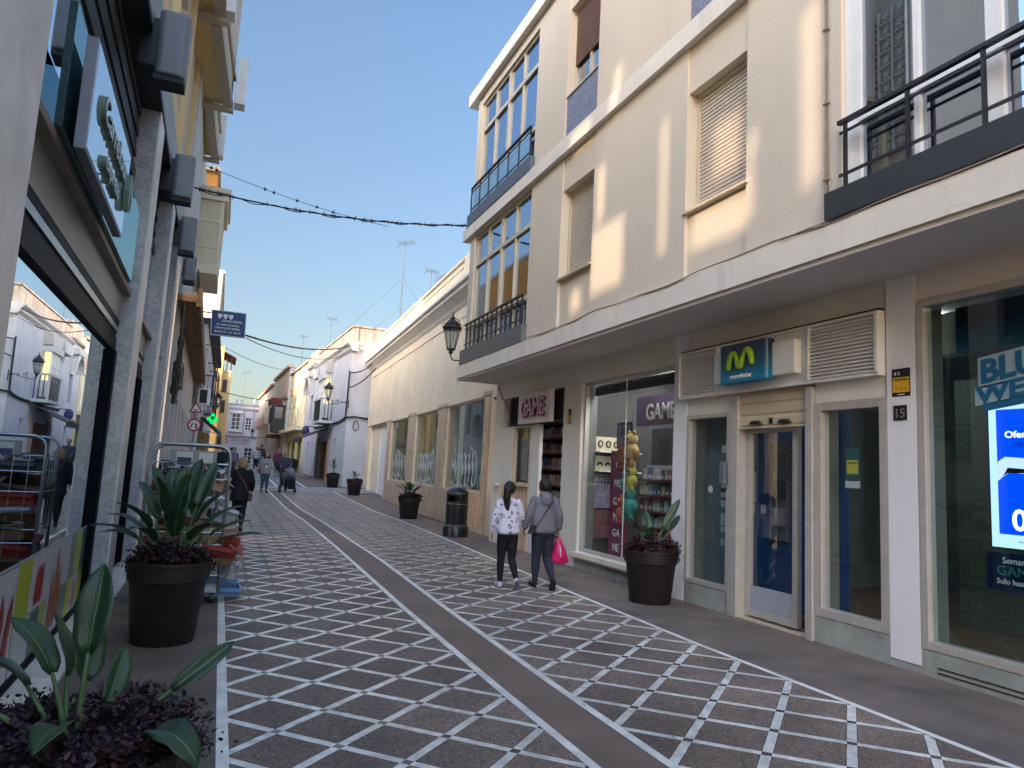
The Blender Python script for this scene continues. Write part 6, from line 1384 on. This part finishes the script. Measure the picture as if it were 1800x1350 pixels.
# ================================================================== PEOPLE
SK = pm('skin', (.42, .24, .17)); HB = pm('black_hair', (.012, .009, .009), .45, .4, 30, .4, 90, aniso=(6, 6, .6)); HBR = pm('brown_hair', (.045, .022, .014), .5, .4, 30, .4, 90, aniso=(6, 6, .6)); HBL = pm('blond_hair', (.34, .23, .12), .5, .5, 14, .5, 60, aniso=(5, 5, .5))
def cl(n, c, **k): return pm('cloth_'+n, c, .85, .14, 5, .35, 22, **k)
def fuse(mb, name, mat, par, vox, smooth=6, wrinkle=0, seed=0):
    me = mb.mesh('tmp'); ob = bpy.data.objects.new('tmp', me); sc.collection.objects.link(ob)
    r = ob.modifiers.new('r', 'REMESH'); r.mode = 'VOXEL'; r.voxel_size = vox; r.use_smooth_shade = True
    s = ob.modifiers.new('s', 'SMOOTH'); s.factor = .5; s.iterations = smooth
    bpy.context.view_layer.update(); dg = bpy.context.evaluated_depsgraph_get(); dg.update()
    new = bpy.data.meshes.new_from_object(ob.evaluated_get(dg)); bpy.data.objects.remove(ob)
    if wrinkle:
        for v in new.vertices:
            p = v.co*9+Vector((seed*7, 0, 0)); q = noise.noise(Vector((p.x, p.y, p.z*1.7)))+.6*noise.noise(p*2.3)
            v.co += v.normal*q*wrinkle
    new.materials.clear()
    o = mk(name, new, mat, par, True); return o
def eloft(mb, rings, n=20):
    """rings (x,y,z,rx,ry): rounded torso-like sections"""
    vs = []; fs = []
    for (x, y, z, rx, ry) in rings:
        for k in range(n):
            a = 2*math.pi*k/n; c, s = math.cos(a), math.sin(a); e = .82
            vs.append((x+rx*math.copysign(abs(c)**e, c), y+ry*math.copysign(abs(s)**e, s), z))
    for i in range(len(rings)-1):
        for k in range(n): fs.append((i*n+k, i*n+(k+1) % n, (i+1)*n+(k+1) % n, (i+1)*n+k))
    fs += [tuple(range(n))[::-1], tuple(range((len(rings)-1)*n, len(rings)*n))]
    mb.add(vs, fs)
def limb(mb, pts, rr_, n=12, caps=True):
    P = [Vector(p) for p in pts]; Q = []; Rr = []
    for i in range(len(P)-1):
        for j in range(4): t = j/4; Q.append(P[i].lerp(P[i+1], t)); Rr.append(rr_[i]+(rr_[i+1]-rr_[i])*t)
    Q.append(P[-1]); Rr.append(rr_[-1]); mb.tube(Q, Rr, n)
    for p, r in zip(P, rr_): mb.ell(p, (r*.98,)*3, 10, 8)
def hand(mb, w_, d, side, H, curl=.6):
    """w_ wrist, d pointing direction; five fingers and a thumb leaving the side of the palm"""
    d = Vector(d).normalized(); lat = Vector((0, 1, 0)); lat = (lat-d*lat.dot(d)).normalized(); pn = d.cross(lat)*side; w_ = Vector(w_); k = H/1.7
    c = w_+d*.045*k
    rot = Matrix((lat, pn, d)).transposed()
    mb.ell(c, (.038*k, .016*k, .05*k), 12, 8, rot)
    for i, (o, L) in enumerate(((-.028, .062), (-.010, .072), (.009, .068), (.027, .052))):
        p = w_+d*.082*k+lat*o*k; pts = [p-d*.02*k, p]; a = 0
        for s_ in range(3): a += curl*.55; p = p+(d*math.cos(a)-pn*math.sin(a))*L*k*(.45, .32, .23)[s_]; pts.append(p)
        mb.tube(pts, [.0098*k, .0098*k, .0090*k, .0082*k, .0066*k], 8); mb.ell(pts[-1], (.0068*k,)*3, 8, 6)
    p = w_+d*.03*k-lat*.03*k; q = (d*.8-lat*.55-pn*.25).normalized(); pts = [p, p+q*.035*k, p+q*.035*k+(q+d*.5-pn*.3).normalized()*.028*k]
    mb.tube(pts, [.013*k, .0105*k, .008*k], 8); mb.ell(pts[-1], (.0082*k,)*3, 8, 6)
def person(x, y, head_deg, H, label, pose, top, bottom, hair, shoe, vox=.006, z=None, build=1.0, hair_style='short', face=True, name='person', topmat=None, headturn=0, coat=False, extra=None):
    z = gz(y) if z is None else z
    t = thing(name, label, 'person', (x, y, z)); rot = Matrix.Rotation(R(head_deg), 3, 'Z'); o = Vector((x, y, z))
    def xf(a, b, c): return o+rot @ Vector((a*H, b*H, c*H))
    B = build; m = MB(xf); HS = .072 if H < 1.55 else .067
    # --- body
    eloft(m, [(0, 0, .47, .07*B, .055*B), (0, 0, .52, .085*B, .06*B), (0, 0, .60, .068*B, .052*B), (0, .004, .70, .078*B, .055*B), (0, 0, .79, .085*B, .052*B), (0, -.003, .825, .06*B, .04*B), (0, -.002, .85, .03, .028)])
    limb(m, [(0, -.005, .83), (0, .008, .88)], [.031, .028])
    hc = Vector((0, .012, .998-HS)); tr_ = Matrix.Rotation(R(headturn), 3, 'Z')
    def hp(a, b, c): return hc+tr_ @ Vector((a, b, c))
    m.ell(hc, (HS*.74, HS*.88, HS), 18, 14, tr_); m.ell(hp(0, HS*.22, -HS*.48), (HS*.52, HS*.55, HS*.48), 14, 10, tr_)
    m.ell(hp(0, HS*.92, -HS*.12), (HS*.10, HS*.17, HS*.2), 10, 8, tr_)
    for s in (-1, 1): m.ell(hp(s*HS*.75, 0, -HS*.08), (HS*.09, HS*.17, HS*.26), 10, 8, tr_)
    for s in ('L', 'R'):
        sg_ = -1 if s == 'L' else 1; lg = pose['leg'+s]; am = pose['arm'+s]
        limb(m, [(sg_*.046*B, 0, .49), lg[0], lg[1]], [.050*B, .031*B, .019])
        ft = Vector(lg[2])-Vector(lg[1]); limb(m, [lg[1], tuple(Vector(lg[1])+ft*.9)], [.02, .016])
        limb(m, [(sg_*.098*B, 0, .80), am[0], am[1]], [.030*B, .022*B, .015]); hand(m, am[1], am[2], sg_, 1.0, am[3])
    fuse(m, 'body', SK, t, vox, 3)
    # --- trousers
    m = MB(xf)
    if bottom is not None:
        eloft(m, [(0, 0, .44, .05*B, .05*B), (0, -.006, .49, .096*B, .076*B), (0, -.004, .54, .094*B, .07*B), (0, 0, .60, .078*B, .06*B)])
        for s in ('L', 'R'):
            sg_ = -1 if s == 'L' else 1; lg = pose['leg'+s]; k1 = Vector(lg[0]); a1 = Vector(lg[1]); q = pose.get('legw', 1)
            limb(m, [(sg_*.047*B, 0, .49), tuple(Vector((sg_*.047*B, 0, .49)).lerp(k1, .5)), lg[0], tuple(k1.lerp(a1, .35)), tuple(k1.lerp(a1, .93))], [.058*B, .050*B, .037*B*q, .037*B*q, .024*q])
        fuse(m, 'trousers', bottom, t, vox*1.3, 3, .0022, x)
    # --- top
    m = MB(xf); zb = pose.get('hem', .50); puff = pose.get('puff', 1.0)
    if coat: eloft(m, [(0, -.004, zb, .110*B, .088*B), (0, -.004, .50, .108*B, .084*B), (0, 0, .62, .092*B, .07*B), (0, .002, .72, .098*B, .072*B), (0, 0, .785, .10*B, .064*B), (0, -.004, .825, .066*B, .048*B), (0, -.004, .85, .040, .037)])
    else: eloft(m, [(0, -.002, zb, .094*B*puff, .075*B*puff), (0, -.002, zb+.025, .103*B*puff, .083*B*puff), (0, 0, .62, .098*B*puff, .076*B*puff), (0, .002, .72, .097*B, .072*B), (0, 0, .785, .096*B, .060*B), (0, -.004, .825, .064*B, .046*B), (0, -.004, .85, .038, .036)])
    for s in ('L', 'R'):
        sg_ = -1 if s == 'L' else 1; am = pose['arm'+s]; e = Vector(am[0]); w_ = Vector(am[1]); sh = Vector((sg_*.094*B, 0, .800))
        k2 = pose.get('sleeve', .93); wv = e.lerp(w_, k2)
        limb(m, [tuple(sh), tuple(sh.lerp(e, .5)), tuple(e), tuple(e.lerp(w_, .5)), tuple(e.lerp(w_, k2-.08)), tuple(wv)], [.036*B, .033*B*puff, .029*B*puff, .028*B*puff, .027*puff, .019])
    fuse(m, 'top', topmat or top, t, vox*1.4, 4, .0045, x+3)
    # --- shoes
    for s in ('L', 'R'):
        lg = pose['leg'+s]; a = Vector(lg[1]); tp_ = Vector(lg[2]); d = (tp_-a); d.normalize(); m = MB(xf)
        heel = a-d*.022; up = Vector((0, 0, 1))-d*d.z; up.normalize(); hl = Vector((a.x, a.y, a.z))-up*.026
        P = [hl-d*.025, hl, hl+d*.04, hl+d*.085, hl+d*.118, hl+d*.135]
        m.tube([tuple(p) for p in P], [.014, .024, .026, .027, .022, .010], 12); limb(m, [tuple(a), tuple(hl+d*.01)], [.024, .024])
        so = fuse(m, 'shoe', shoe, t, max(vox, .006), 2)
        m = MB(xf); sd = d.cross(up).normalized(); b = hl-up*.020
        out = [(-.03, .012), (0, .020), (.05, .022), (.10, .026), (.135, .018), (.148, 0)]; L_ = [b+d*p+sd*q for p, q in out]+[b+d*p-sd*q for p, q in out[::-1]]
        n_ = len(L_); m.add([tuple(v) for v in L_]+[tuple(v-up*.010) for v in L_], [tuple(range(n_)), tuple(range(n_, 2*n_))[::-1]]+[(i, n_+i, n_+(i+1) % n_, (i+1) % n_) for i in range(n_)])
        m.build('sole', pose.get('sole', M['paper']), so)
    # --- hair
    m = MB(xf)
    if hair_style != 'none':
        m.ell(hp(0, -HS*.16, HS*.14), (HS*.84, HS*.90, HS*.96), 16, 12, tr_)
        if hair_style == 'pony':
            m.ell(hp(0, -HS*.75, HS*.3), (HS*.3, HS*.3, HS*.3))
            pts = [hp(0, -HS*.7, HS*.35), hp(-.004, -HS*1.25, HS*.1), hp(-.008, -HS*1.3, -HS*.7), hp(-.006, -HS*1.15, -HS*1.6), hp(.0, -HS*1.05, -HS*2.5), hp(.006, -HS*1.0, -HS*3.1)]
            m.tube(smooth_([tuple(p) for p in pts], 3), [HS*v for v in (.22, .3, .36, .42, .46, .5, .52, .52, .5, .46, .42, .36, .28, .22, .14, .06)], 12)
        if hair_style in ('bob', 'long'):
            L = 1.25 if hair_style == 'bob' else 2.0
            for q in range(-5, 6):
                a = math.radians(q*22-90); bx, by = HS*.78*math.cos(a), HS*.80*math.sin(a)
                m.tube([hp(bx*.9, by*.9-.0*HS, HS*.3), hp(bx*1.08, by*1.08, -HS*.3), hp(bx*1.12, by*1.08, -HS*.8), hp(bx*(.95+.06*(q % 2)), by*.98, -HS*L)], [HS*.25, HS*.27, HS*.26, HS*.10], 8)
        hr = fuse(m, 'hair', hair, t, max(vox, .006), 1, .006, x+8)
    if face:
        for s in (-1, 1):
            MB(xf).ell(hp(s*HS*.3, HS*.80, HS*.02), (HS*.10, HS*.06, HS*.055), 8, 6, tr_).build('eye', M['black'], t, True)
            MB(xf).ell(hp(s*HS*.3, HS*.80, HS*.22), (HS*.15, HS*.05, HS*.03), 8, 6, tr_).build('eyebrow', hair, t, True)
        MB(xf).ell(hp(0, HS*.80, -HS*.50), (HS*.20, HS*.05, HS*.045), 8, 6, tr_).build('mouth', pm('lip', (.28, .07, .06), .5), t, True)
    return t, xf
# ---- poses (units of body height; +y is forward)
walkA = dict(legL=((-.046, .035, .275), (-.046, .035, .050), (-.046, .15, .048)), legR=((.05, .0, .27), (.060, -.135, .095), (.066, -.085, .0)))
standL = dict(legL=((-.05, .01, .27), (-.052, -.005, .048), (-.06, .10, .046)), legR=((.05, .01, .27), (.052, -.0, .048), (.06, .10, .046)))
sweat = nm('printed_sweatshirt')
def print_mat():
    m, n, o = nm('printed_white_fleece'); L = n.links.new; b = N(n, 'ShaderNodeBsdfPrincipled'); b.inputs['Roughness'].default_value = .9; L(b.outputs[0], o.inputs[0])
    g = N(n, 'ShaderNodeNewGeometry'); no = N(n, 'ShaderNodeTexNoise'); no.inputs['Scale'].default_value = 14; L(g.outputs['Position'], no.inputs[0])
    mx0 = N(n, 'ShaderNodeMix', data_type='RGBA'); mx0.inputs[0].default_value = .10; L(g.outputs['Position'], mx0.inputs[6]); L(no.outputs['Color'], mx0.inputs[7])
    v = N(n, 'ShaderNodeTexVoronoi'); v.inputs['Scale'].default_value = 13; v.inputs['Randomness'].default_value = .9; L(mx0.outputs[2], v.inputs[0])
    r = N(n, 'ShaderNodeValToRGB'); e = r.color_ramp.elements; e[0].position = 0; e[0].color = (.62, .60, .66, 1); e[1].position = 1; e[1].color = (.62, .60, .66, 1)
    r.color_ramp.interpolation = 'CONSTANT'
    for p, c in ((.10, (.62, .60, .66)), (.17, (.16, .09, .19)), (.25, (.42, .22, .28)), (.31, (.15, .12, .22)), (.36, (.62, .60, .66))): x = e.new(p); x.color = col(c)
    L(v.outputs['Distance'], r.inputs[0]); L(r.outputs[0], b.inputs['Base Color']); return m
PRN = print_mat(); _ = bpy.data.materials.remove(sweat[0])
TIGHT = cl('black_leggings', (.006, .006, .009)); NAVT = cl('navy_leggings', (.022, .024, .042)); GREYH = cl('grey_hoodie', (.165, .155, .175))
poseG = dict(walkA, armL=((-.140, -.010, .655), (-.155, .012, .525), (-.05, .15, -1), .5), armR=((.135, .01, .66), (.125, .08, .555), (.1, .5, -.8), .6), hem=.505, puff=1.10, sole=pm('purple_grey_sole', (.12, .09, .14), .6, .3, 20))
person(3.76, 9.22, -4, 1.44, 'person with a long black ponytail in a white printed sweatshirt and black leggings, walking away', poseG, None, TIGHT, HB, pm('white_trainer', (.62, .58, .62), .6, .4, 18, c2=(.42, .34, .44)), vox=.0055, hair_style='pony', face=False, topmat=PRN, headturn=-28)
poseT = dict(walkA, armL=((-.150, -.015, .665), (-.175, .03, .535), (.1, .25, -1), .5), armR=((.150, -.03, .66), (.165, .015, .53), (0, .05, -1), 1.5), hem=.50, puff=1.14, legw=1.06, sole=M['black'])
tt, xfT = person(4.28, 9.20, -3, 1.50, 'person with short dark hair in a grey hooded sweatshirt, carrying a pink bag', poseT, GREYH, NAVT, HB, pm('black_trainer', (.01, .01, .012), .7), vox=.0055, hair_style='short', face=False, headturn=10, build=1.06)
m = MB(xfT); m.ell((0, -.055, .80), (.062, .040, .055)); m.ell((0, -.045, .84), (.055, .035, .035)); m.ell((-.03, -.02, .85), (.03, .035, .025)); m.ell((.03, -.02, .85), (.03, .035, .025)); fuse(m, 'hood', GREYH, tt, .009, 3, .005, 4)
sb = thing('shoulder_bag', 'small black bag on a diagonal strap across the grey hooded back', 'bag', (4.1, 9.1, .7))
m = MB(xfT); P = [(.085, -.01, .822), (.06, -.068, .80), (.0, -.092, .72), (-.06, -.093, .63), (-.105, -.06, .555), (-.112, .0, .54)]; P2 = smooth_(P, 4)
for i in range(len(P2)-1): a, b = P2[i], P2[i+1]; u = Vector((.0, 0, .006)); m.add([tuple(a+u), tuple(b+u), tuple(b-u), tuple(a-u)], [(0, 1, 2, 3)])
m.build('strap', M['black'], sb).modifiers.new('t', 'SOLIDIFY').thickness = .004
m = MB(xfT); m.prism([(-.165, .49), (-.085, .50), (-.075, .57), (-.14, .575)], -.07, -.02, 'y'); m.build('pouch', M['black'], sb, bevel=.01)
pb = thing('carrier_bag', 'bright pink plastic carrier bag held by the person in the grey hooded sweatshirt', 'bag', (4.6, 9.2, .4))
PK = pm('pink_plastic', (.62, .012, .13), .35, .2, 9, .3, 18, spec=.5); wx = Vector(xfT(.166, .01, .46))
def bagpt(u, v, s): # v 0 top..1 bottom
    w_ = (.02+.115*min(1, v*1.25)**.8)*(1 if v < .93 else .92); d_ = .012+.05*math.sin(math.pi*min(1, v*.9)); n_ = noise.noise(Vector((u*3, v*6, s)))*.014
    return wx+Vector((u*w_+.035*v, s*d_*(1-abs(u)**3)+n_, -v*.36-.012*math.cos(u*3)*(v > .9)))
m = MB(); nu, nv = 12, 14
for s in (-1, 1):
    vs = [tuple(bagpt(-1+2*i/nu, j/nv, s)) for j in range(nv+1) for i in range(nu+1)]; m.add(vs, [(j*(nu+1)+i, j*(nu+1)+i+1, (j+1)*(nu+1)+i+1, (j+1)*(nu+1)+i) for j in range(nv) for i in range(nu)])
m.add([tuple(bagpt(-1+2*i/nu, 1, s)) for s in (-1, 1) for i in range(nu+1)], [(i, i+1, nu+2+i, nu+1+i) for i in range(nu)])
m.build('sack', PK, pb, True, clean=True)
m = MB(); rg = random.Random(4)
for k in range(9):
    P = [tuple(bagpt(-.15+.09*math.sin(q*1.7+k)+rg.uniform(-.1, .1), .30+.05*k+.012*q-.02, -1)+Vector((0, -.004, 0))) for q in range(5)]; m.tube(P, .0035, 4)
m.build('white_print', M['white'], pb); MB().tube([tuple(wx+Vector((.0, 0, .03))), tuple(wx+Vector((0, 0, 0))), tuple(bagpt(0, .06, 0))], .012, 6).build('handle', PK, pb)
# woman in black by the trolley
poseB = dict(walkA, armL=((-.150, -.0, .655), (-.15, .06, .54), (0, .4, -1), .6), armR=((.155, -.01, .655), (.15, .05, .535), (0, .3, -1), .6), hem=.40, puff=1.1, legw=1.15, sole=M['black'])
tb_, xfB = person(.50, 17.0, -6, 1.60, 'person with chin length blond hair in a long black coat, behind the trolley', poseB, cl('black_coat', (.007, .007, .010)), cl('black_trousers', (.006, .006, .008)), HBL, M['black'], vox=.011, hair_style='bob', face=False, build=1.15, coat=True)
bb_ = thing('shoulder_bag', 'brown shoulder bag on a thin brown strap over the long black coat', 'bag', (.7, 17, .8)); BRL = pm('brown_leather', (.10, .04, .03), .5, .2, 9)
m = MB(xfB); P2 = smooth_([(-.085, -.03, .835), (-.05, -.085, .80), (.02, -.10, .70), (.08, -.105, .60), (.125, -.07, .50)], 4)
for i in range(len(P2)-1): a, b = P2[i], P2[i+1]; u = Vector((.006, 0, .006)); m.add([tuple(a+u), tuple(b+u), tuple(b-u), tuple(a-u)], [(0, 1, 2, 3)])
m.build('strap', BRL, bb_).modifiers.new('t', 'SOLIDIFY').thickness = .006; MB(xfB).rbox(.115, .165, -.08, .05, .40, .51, .01).build('pouch', BRL, bb_, bevel=.008)
# woman in grey facing the camera
poseC = dict(legL=((-.05, .03, .27), (-.05, .06, .055), (-.05, .16, .05)), legR=((.05, .0, .27), (.05, -.06, .06), (.05, .03, .03)), armL=((-.145, .02, .66), (-.19, .12, .60), (-.4, .6, -.3), .6), armR=((.145, .0, .66), (.16, .03, .53), (0, .2, -1), .5), hem=.46, puff=1.12, sole=M['black'])
JE = cl('blue_jeans', (.035, .075, .12)); GS = cl('grey_sweater', (.26, .25, .25))
tc, xfC = person(1.88, 32.2, 184, 1.68, 'person with long dark hair in a grey sweater and jeans, walking towards the camera', poseC, GS, JE, HBR, M['black'], vox=.015, hair_style='long', build=1.15)
m = MB(xfC); m.box(-.04, .04, .085, .093, .62, .72); m.build('dark_print', cl('print_black', (.03, .03, .03)), tc); MB(xfC).box(-.018, .018, .092, .097, .62, .69).build('white_print', M['white'], tc)
MB(xfC).rbox(.13, .17, -.03, .07, .46, .62, .01).build('bag', BRL, tc)
# man with child in a pushchair
poseD = dict(standL, armL=((-.15, .04, .67), (-.12, .17, .62), (0, 1, -.2), 1.2), armR=((.15, .04, .67), (.12, .17, .62), (0, 1, -.2), 1.2), hem=.48, puff=1.12, sole=M['black'])
td, xfD = person(2.75, 33.5, 182, 1.76, 'person with brown hair in a dark navy jumper pushing the black pushchair', poseD, cl('navy_jumper', (.035, .04, .065)), cl('dark_trousers', (.02, .02, .025)), HBR, M['black'], vox=.015, build=1.15)
MB(xfD).box(-.05, .05, .082, .09, .62, .65).build('red_print', pm('dull_red_print', (.2, .06, .05), .7), td)
ps = thing('pushchair', 'black pushchair with a child and a grey hood at the crossing', 'pushchair', (2.85, 32.5, gz(32.5))); z0 = gz(32.5)
m = MB()
for x in (2.55, 3.15):
    m.tube([(x, 32.95, z0+1.02), (x, 32.6, z0+.5), (x, 32.2, z0+.16)], .016, 6); m.tube([(x, 32.85, z0+.16), (x, 32.5, z0+.6)], .016, 6)
m.tube([(2.55, 32.95, z0+1.02), (3.15, 32.95, z0+1.02)], .018, 6); m.tube([(2.55, 32.2, z0+.3), (3.15, 32.2, z0+.3)], .014, 6); m.build('frame', M['black'], ps)
for x in (2.53, 3.17):
    for y, r_ in ((32.2, .13), (32.85, .15)): m = MB(); m.prism([(y+r_*math.cos(a*.2618), z0+r_+r_*math.sin(a*.2618)) for a in range(24)], x-.022, x+.022, 'x'); m.build('wheel', M['black'], ps)
DKF = cl('pushchair_black', (.008, .008, .010)); m = MB(); m.prism([(32.25, .42), (32.6, .40), (32.8, .95), (32.7, .98), (32.55, .55), (32.25, .52)], 2.60, 3.10, 'x'); m.v = [(a, b, c+z0) for a, b, c in m.v]; m.build('seat', DKF, ps, bevel=.02)
MB().rbox(2.72, 3.14, 32.08, 32.5, z0+.16, z0+.62, .05).build('footmuff', DKF, ps, bevel=.04)
m = MB(); m.ell((2.95, 32.72, z0+.82), (.22, .26, .25), 16, 10); m.build('hood', cl('grey_hood', (.16, .16, .17)), ps, True)
poseK = dict(legL=((-.07, .20, .40), (-.09, .24, .17), (-.09, .36, .16)), legR=((.07, .20, .40), (.09, .24, .17), (.09, .36, .16)), armL=((-.15, .06, .66), (-.10, .18, .60), (0, .8, .2), .8), armR=((.15, .06, .66), (.10, .18, .60), (0, .8, .2), .8), hem=.46, puff=1.15)
person(2.72, 32.42, 184, .95, 'child with dark hair in an olive jacket sitting in the pushchair', poseK, cl('olive_jacket', (.07, .075, .05)), cl('olive_trousers', (.05, .05, .04)), HBR, M['white'], vox=.012, z=z0+.08, build=1.2)
# farther walkers
poseF = dict(walkA, armL=((-.15, 0, .655), (-.16, .04, .53), (0, .2, -1), .5), armR=((.15, 0, .655), (.16, .04, .53), (0, .2, -1), .5), hem=.49, puff=1.12, sole=M['black'])
STR = nm('striped_jersey'); 
def stripes():
    m, n, o = STR; L = n.links.new; b = N(n, 'ShaderNodeBsdfPrincipled'); L(b.outputs[0], o.inputs[0]); g = N(n, 'ShaderNodeNewGeometry'); s = N(n, 'ShaderNodeSeparateXYZ'); L(g.outputs['Position'], s.inputs[0])
    a = N(n, 'ShaderNodeMath', operation='MULTIPLY'); a.inputs[1].default_value = 9; L(s.outputs[2], a.inputs[0]); f = N(n, 'ShaderNodeMath', operation='FRACT'); L(a.outputs[0], f.inputs[0]); c = N(n, 'ShaderNodeMath', operation='LESS_THAN'); c.inputs[1].default_value = .42; L(f.outputs[0], c.inputs[0])
    x = N(n, 'ShaderNodeMix', data_type='RGBA'); L(c.outputs[0], x.inputs[0]); x.inputs[6].default_value = (.02, .02, .03, 1); x.inputs[7].default_value = (.5, .5, .52, 1); L(x.outputs[2], b.inputs['Base Color'])
stripes()
person(2.35, 52, 4, 1.64, 'person with fair tied hair in a black and white striped jersey, walking away', poseF, None, cl('navy_trousers', (.012, .014, .025)), pm('fair_hair', (.16, .12, .08), .6), M['white'], vox=.03, topmat=STR[0], hair_style='short', face=False, build=1.2)
person(3.1, 61, 0, 1.80, 'person in a dark brown jacket and pale jeans, farthest walker up the street', poseF, cl('brown_jacket', (.035, .028, .024)), cl('pale_jeans', (.14, .2, .24)), HB, M['black'], vox=.03, face=False, build=1.2)
person(.15, 40, 10, 1.72, 'person in a black jacket standing in the shade by the left shop front', poseF, cl('black_jacket', (.012, .012, .016)), cl('black_trousers2', (.01, .01, .012)), HB, M['black'], vox=.03, face=False, build=1.15)
person(.75, 43, 170, 1.66, 'person in a purple grey top beside the one in the black jacket, left shop front', poseF, cl('mauve_top', (.12, .10, .14)), cl('grey_trousers', (.05, .05, .06)), HBR, M['black'], vox=.03, build=1.1)
person(3.35, 46, 180, 1.70, 'person in a maroon coat walking behind the pushchair group', poseF, cl('maroon_coat', (.10, .02, .05)), cl('dark_trousers2', (.02, .02, .025)), HBR, M['black'], vox=.03, build=1.15)
# ---- small litter on the paving
m = MB(); rg = random.Random(8)
for k in range(40):
    x, y = rg.uniform(.4, 5.6), rg.uniform(2.6, 14); s = rg.uniform(.006, .02); a = rg.uniform(0, 3); m.add([(x+s*math.cos(a+q*1.57)*(1 if q % 2 else .5), y+s*math.sin(a+q*1.57)*(1 if q % 2 else .5), .008+.003*(q % 2)) for q in range(4)], [(0, 1, 2, 3)])
tag(m.build('litter', pm('litter_scraps', (.35, .32, .28), .8, .8, 3, c2=(.05, .03, .02))), None, None, kind='stuff')
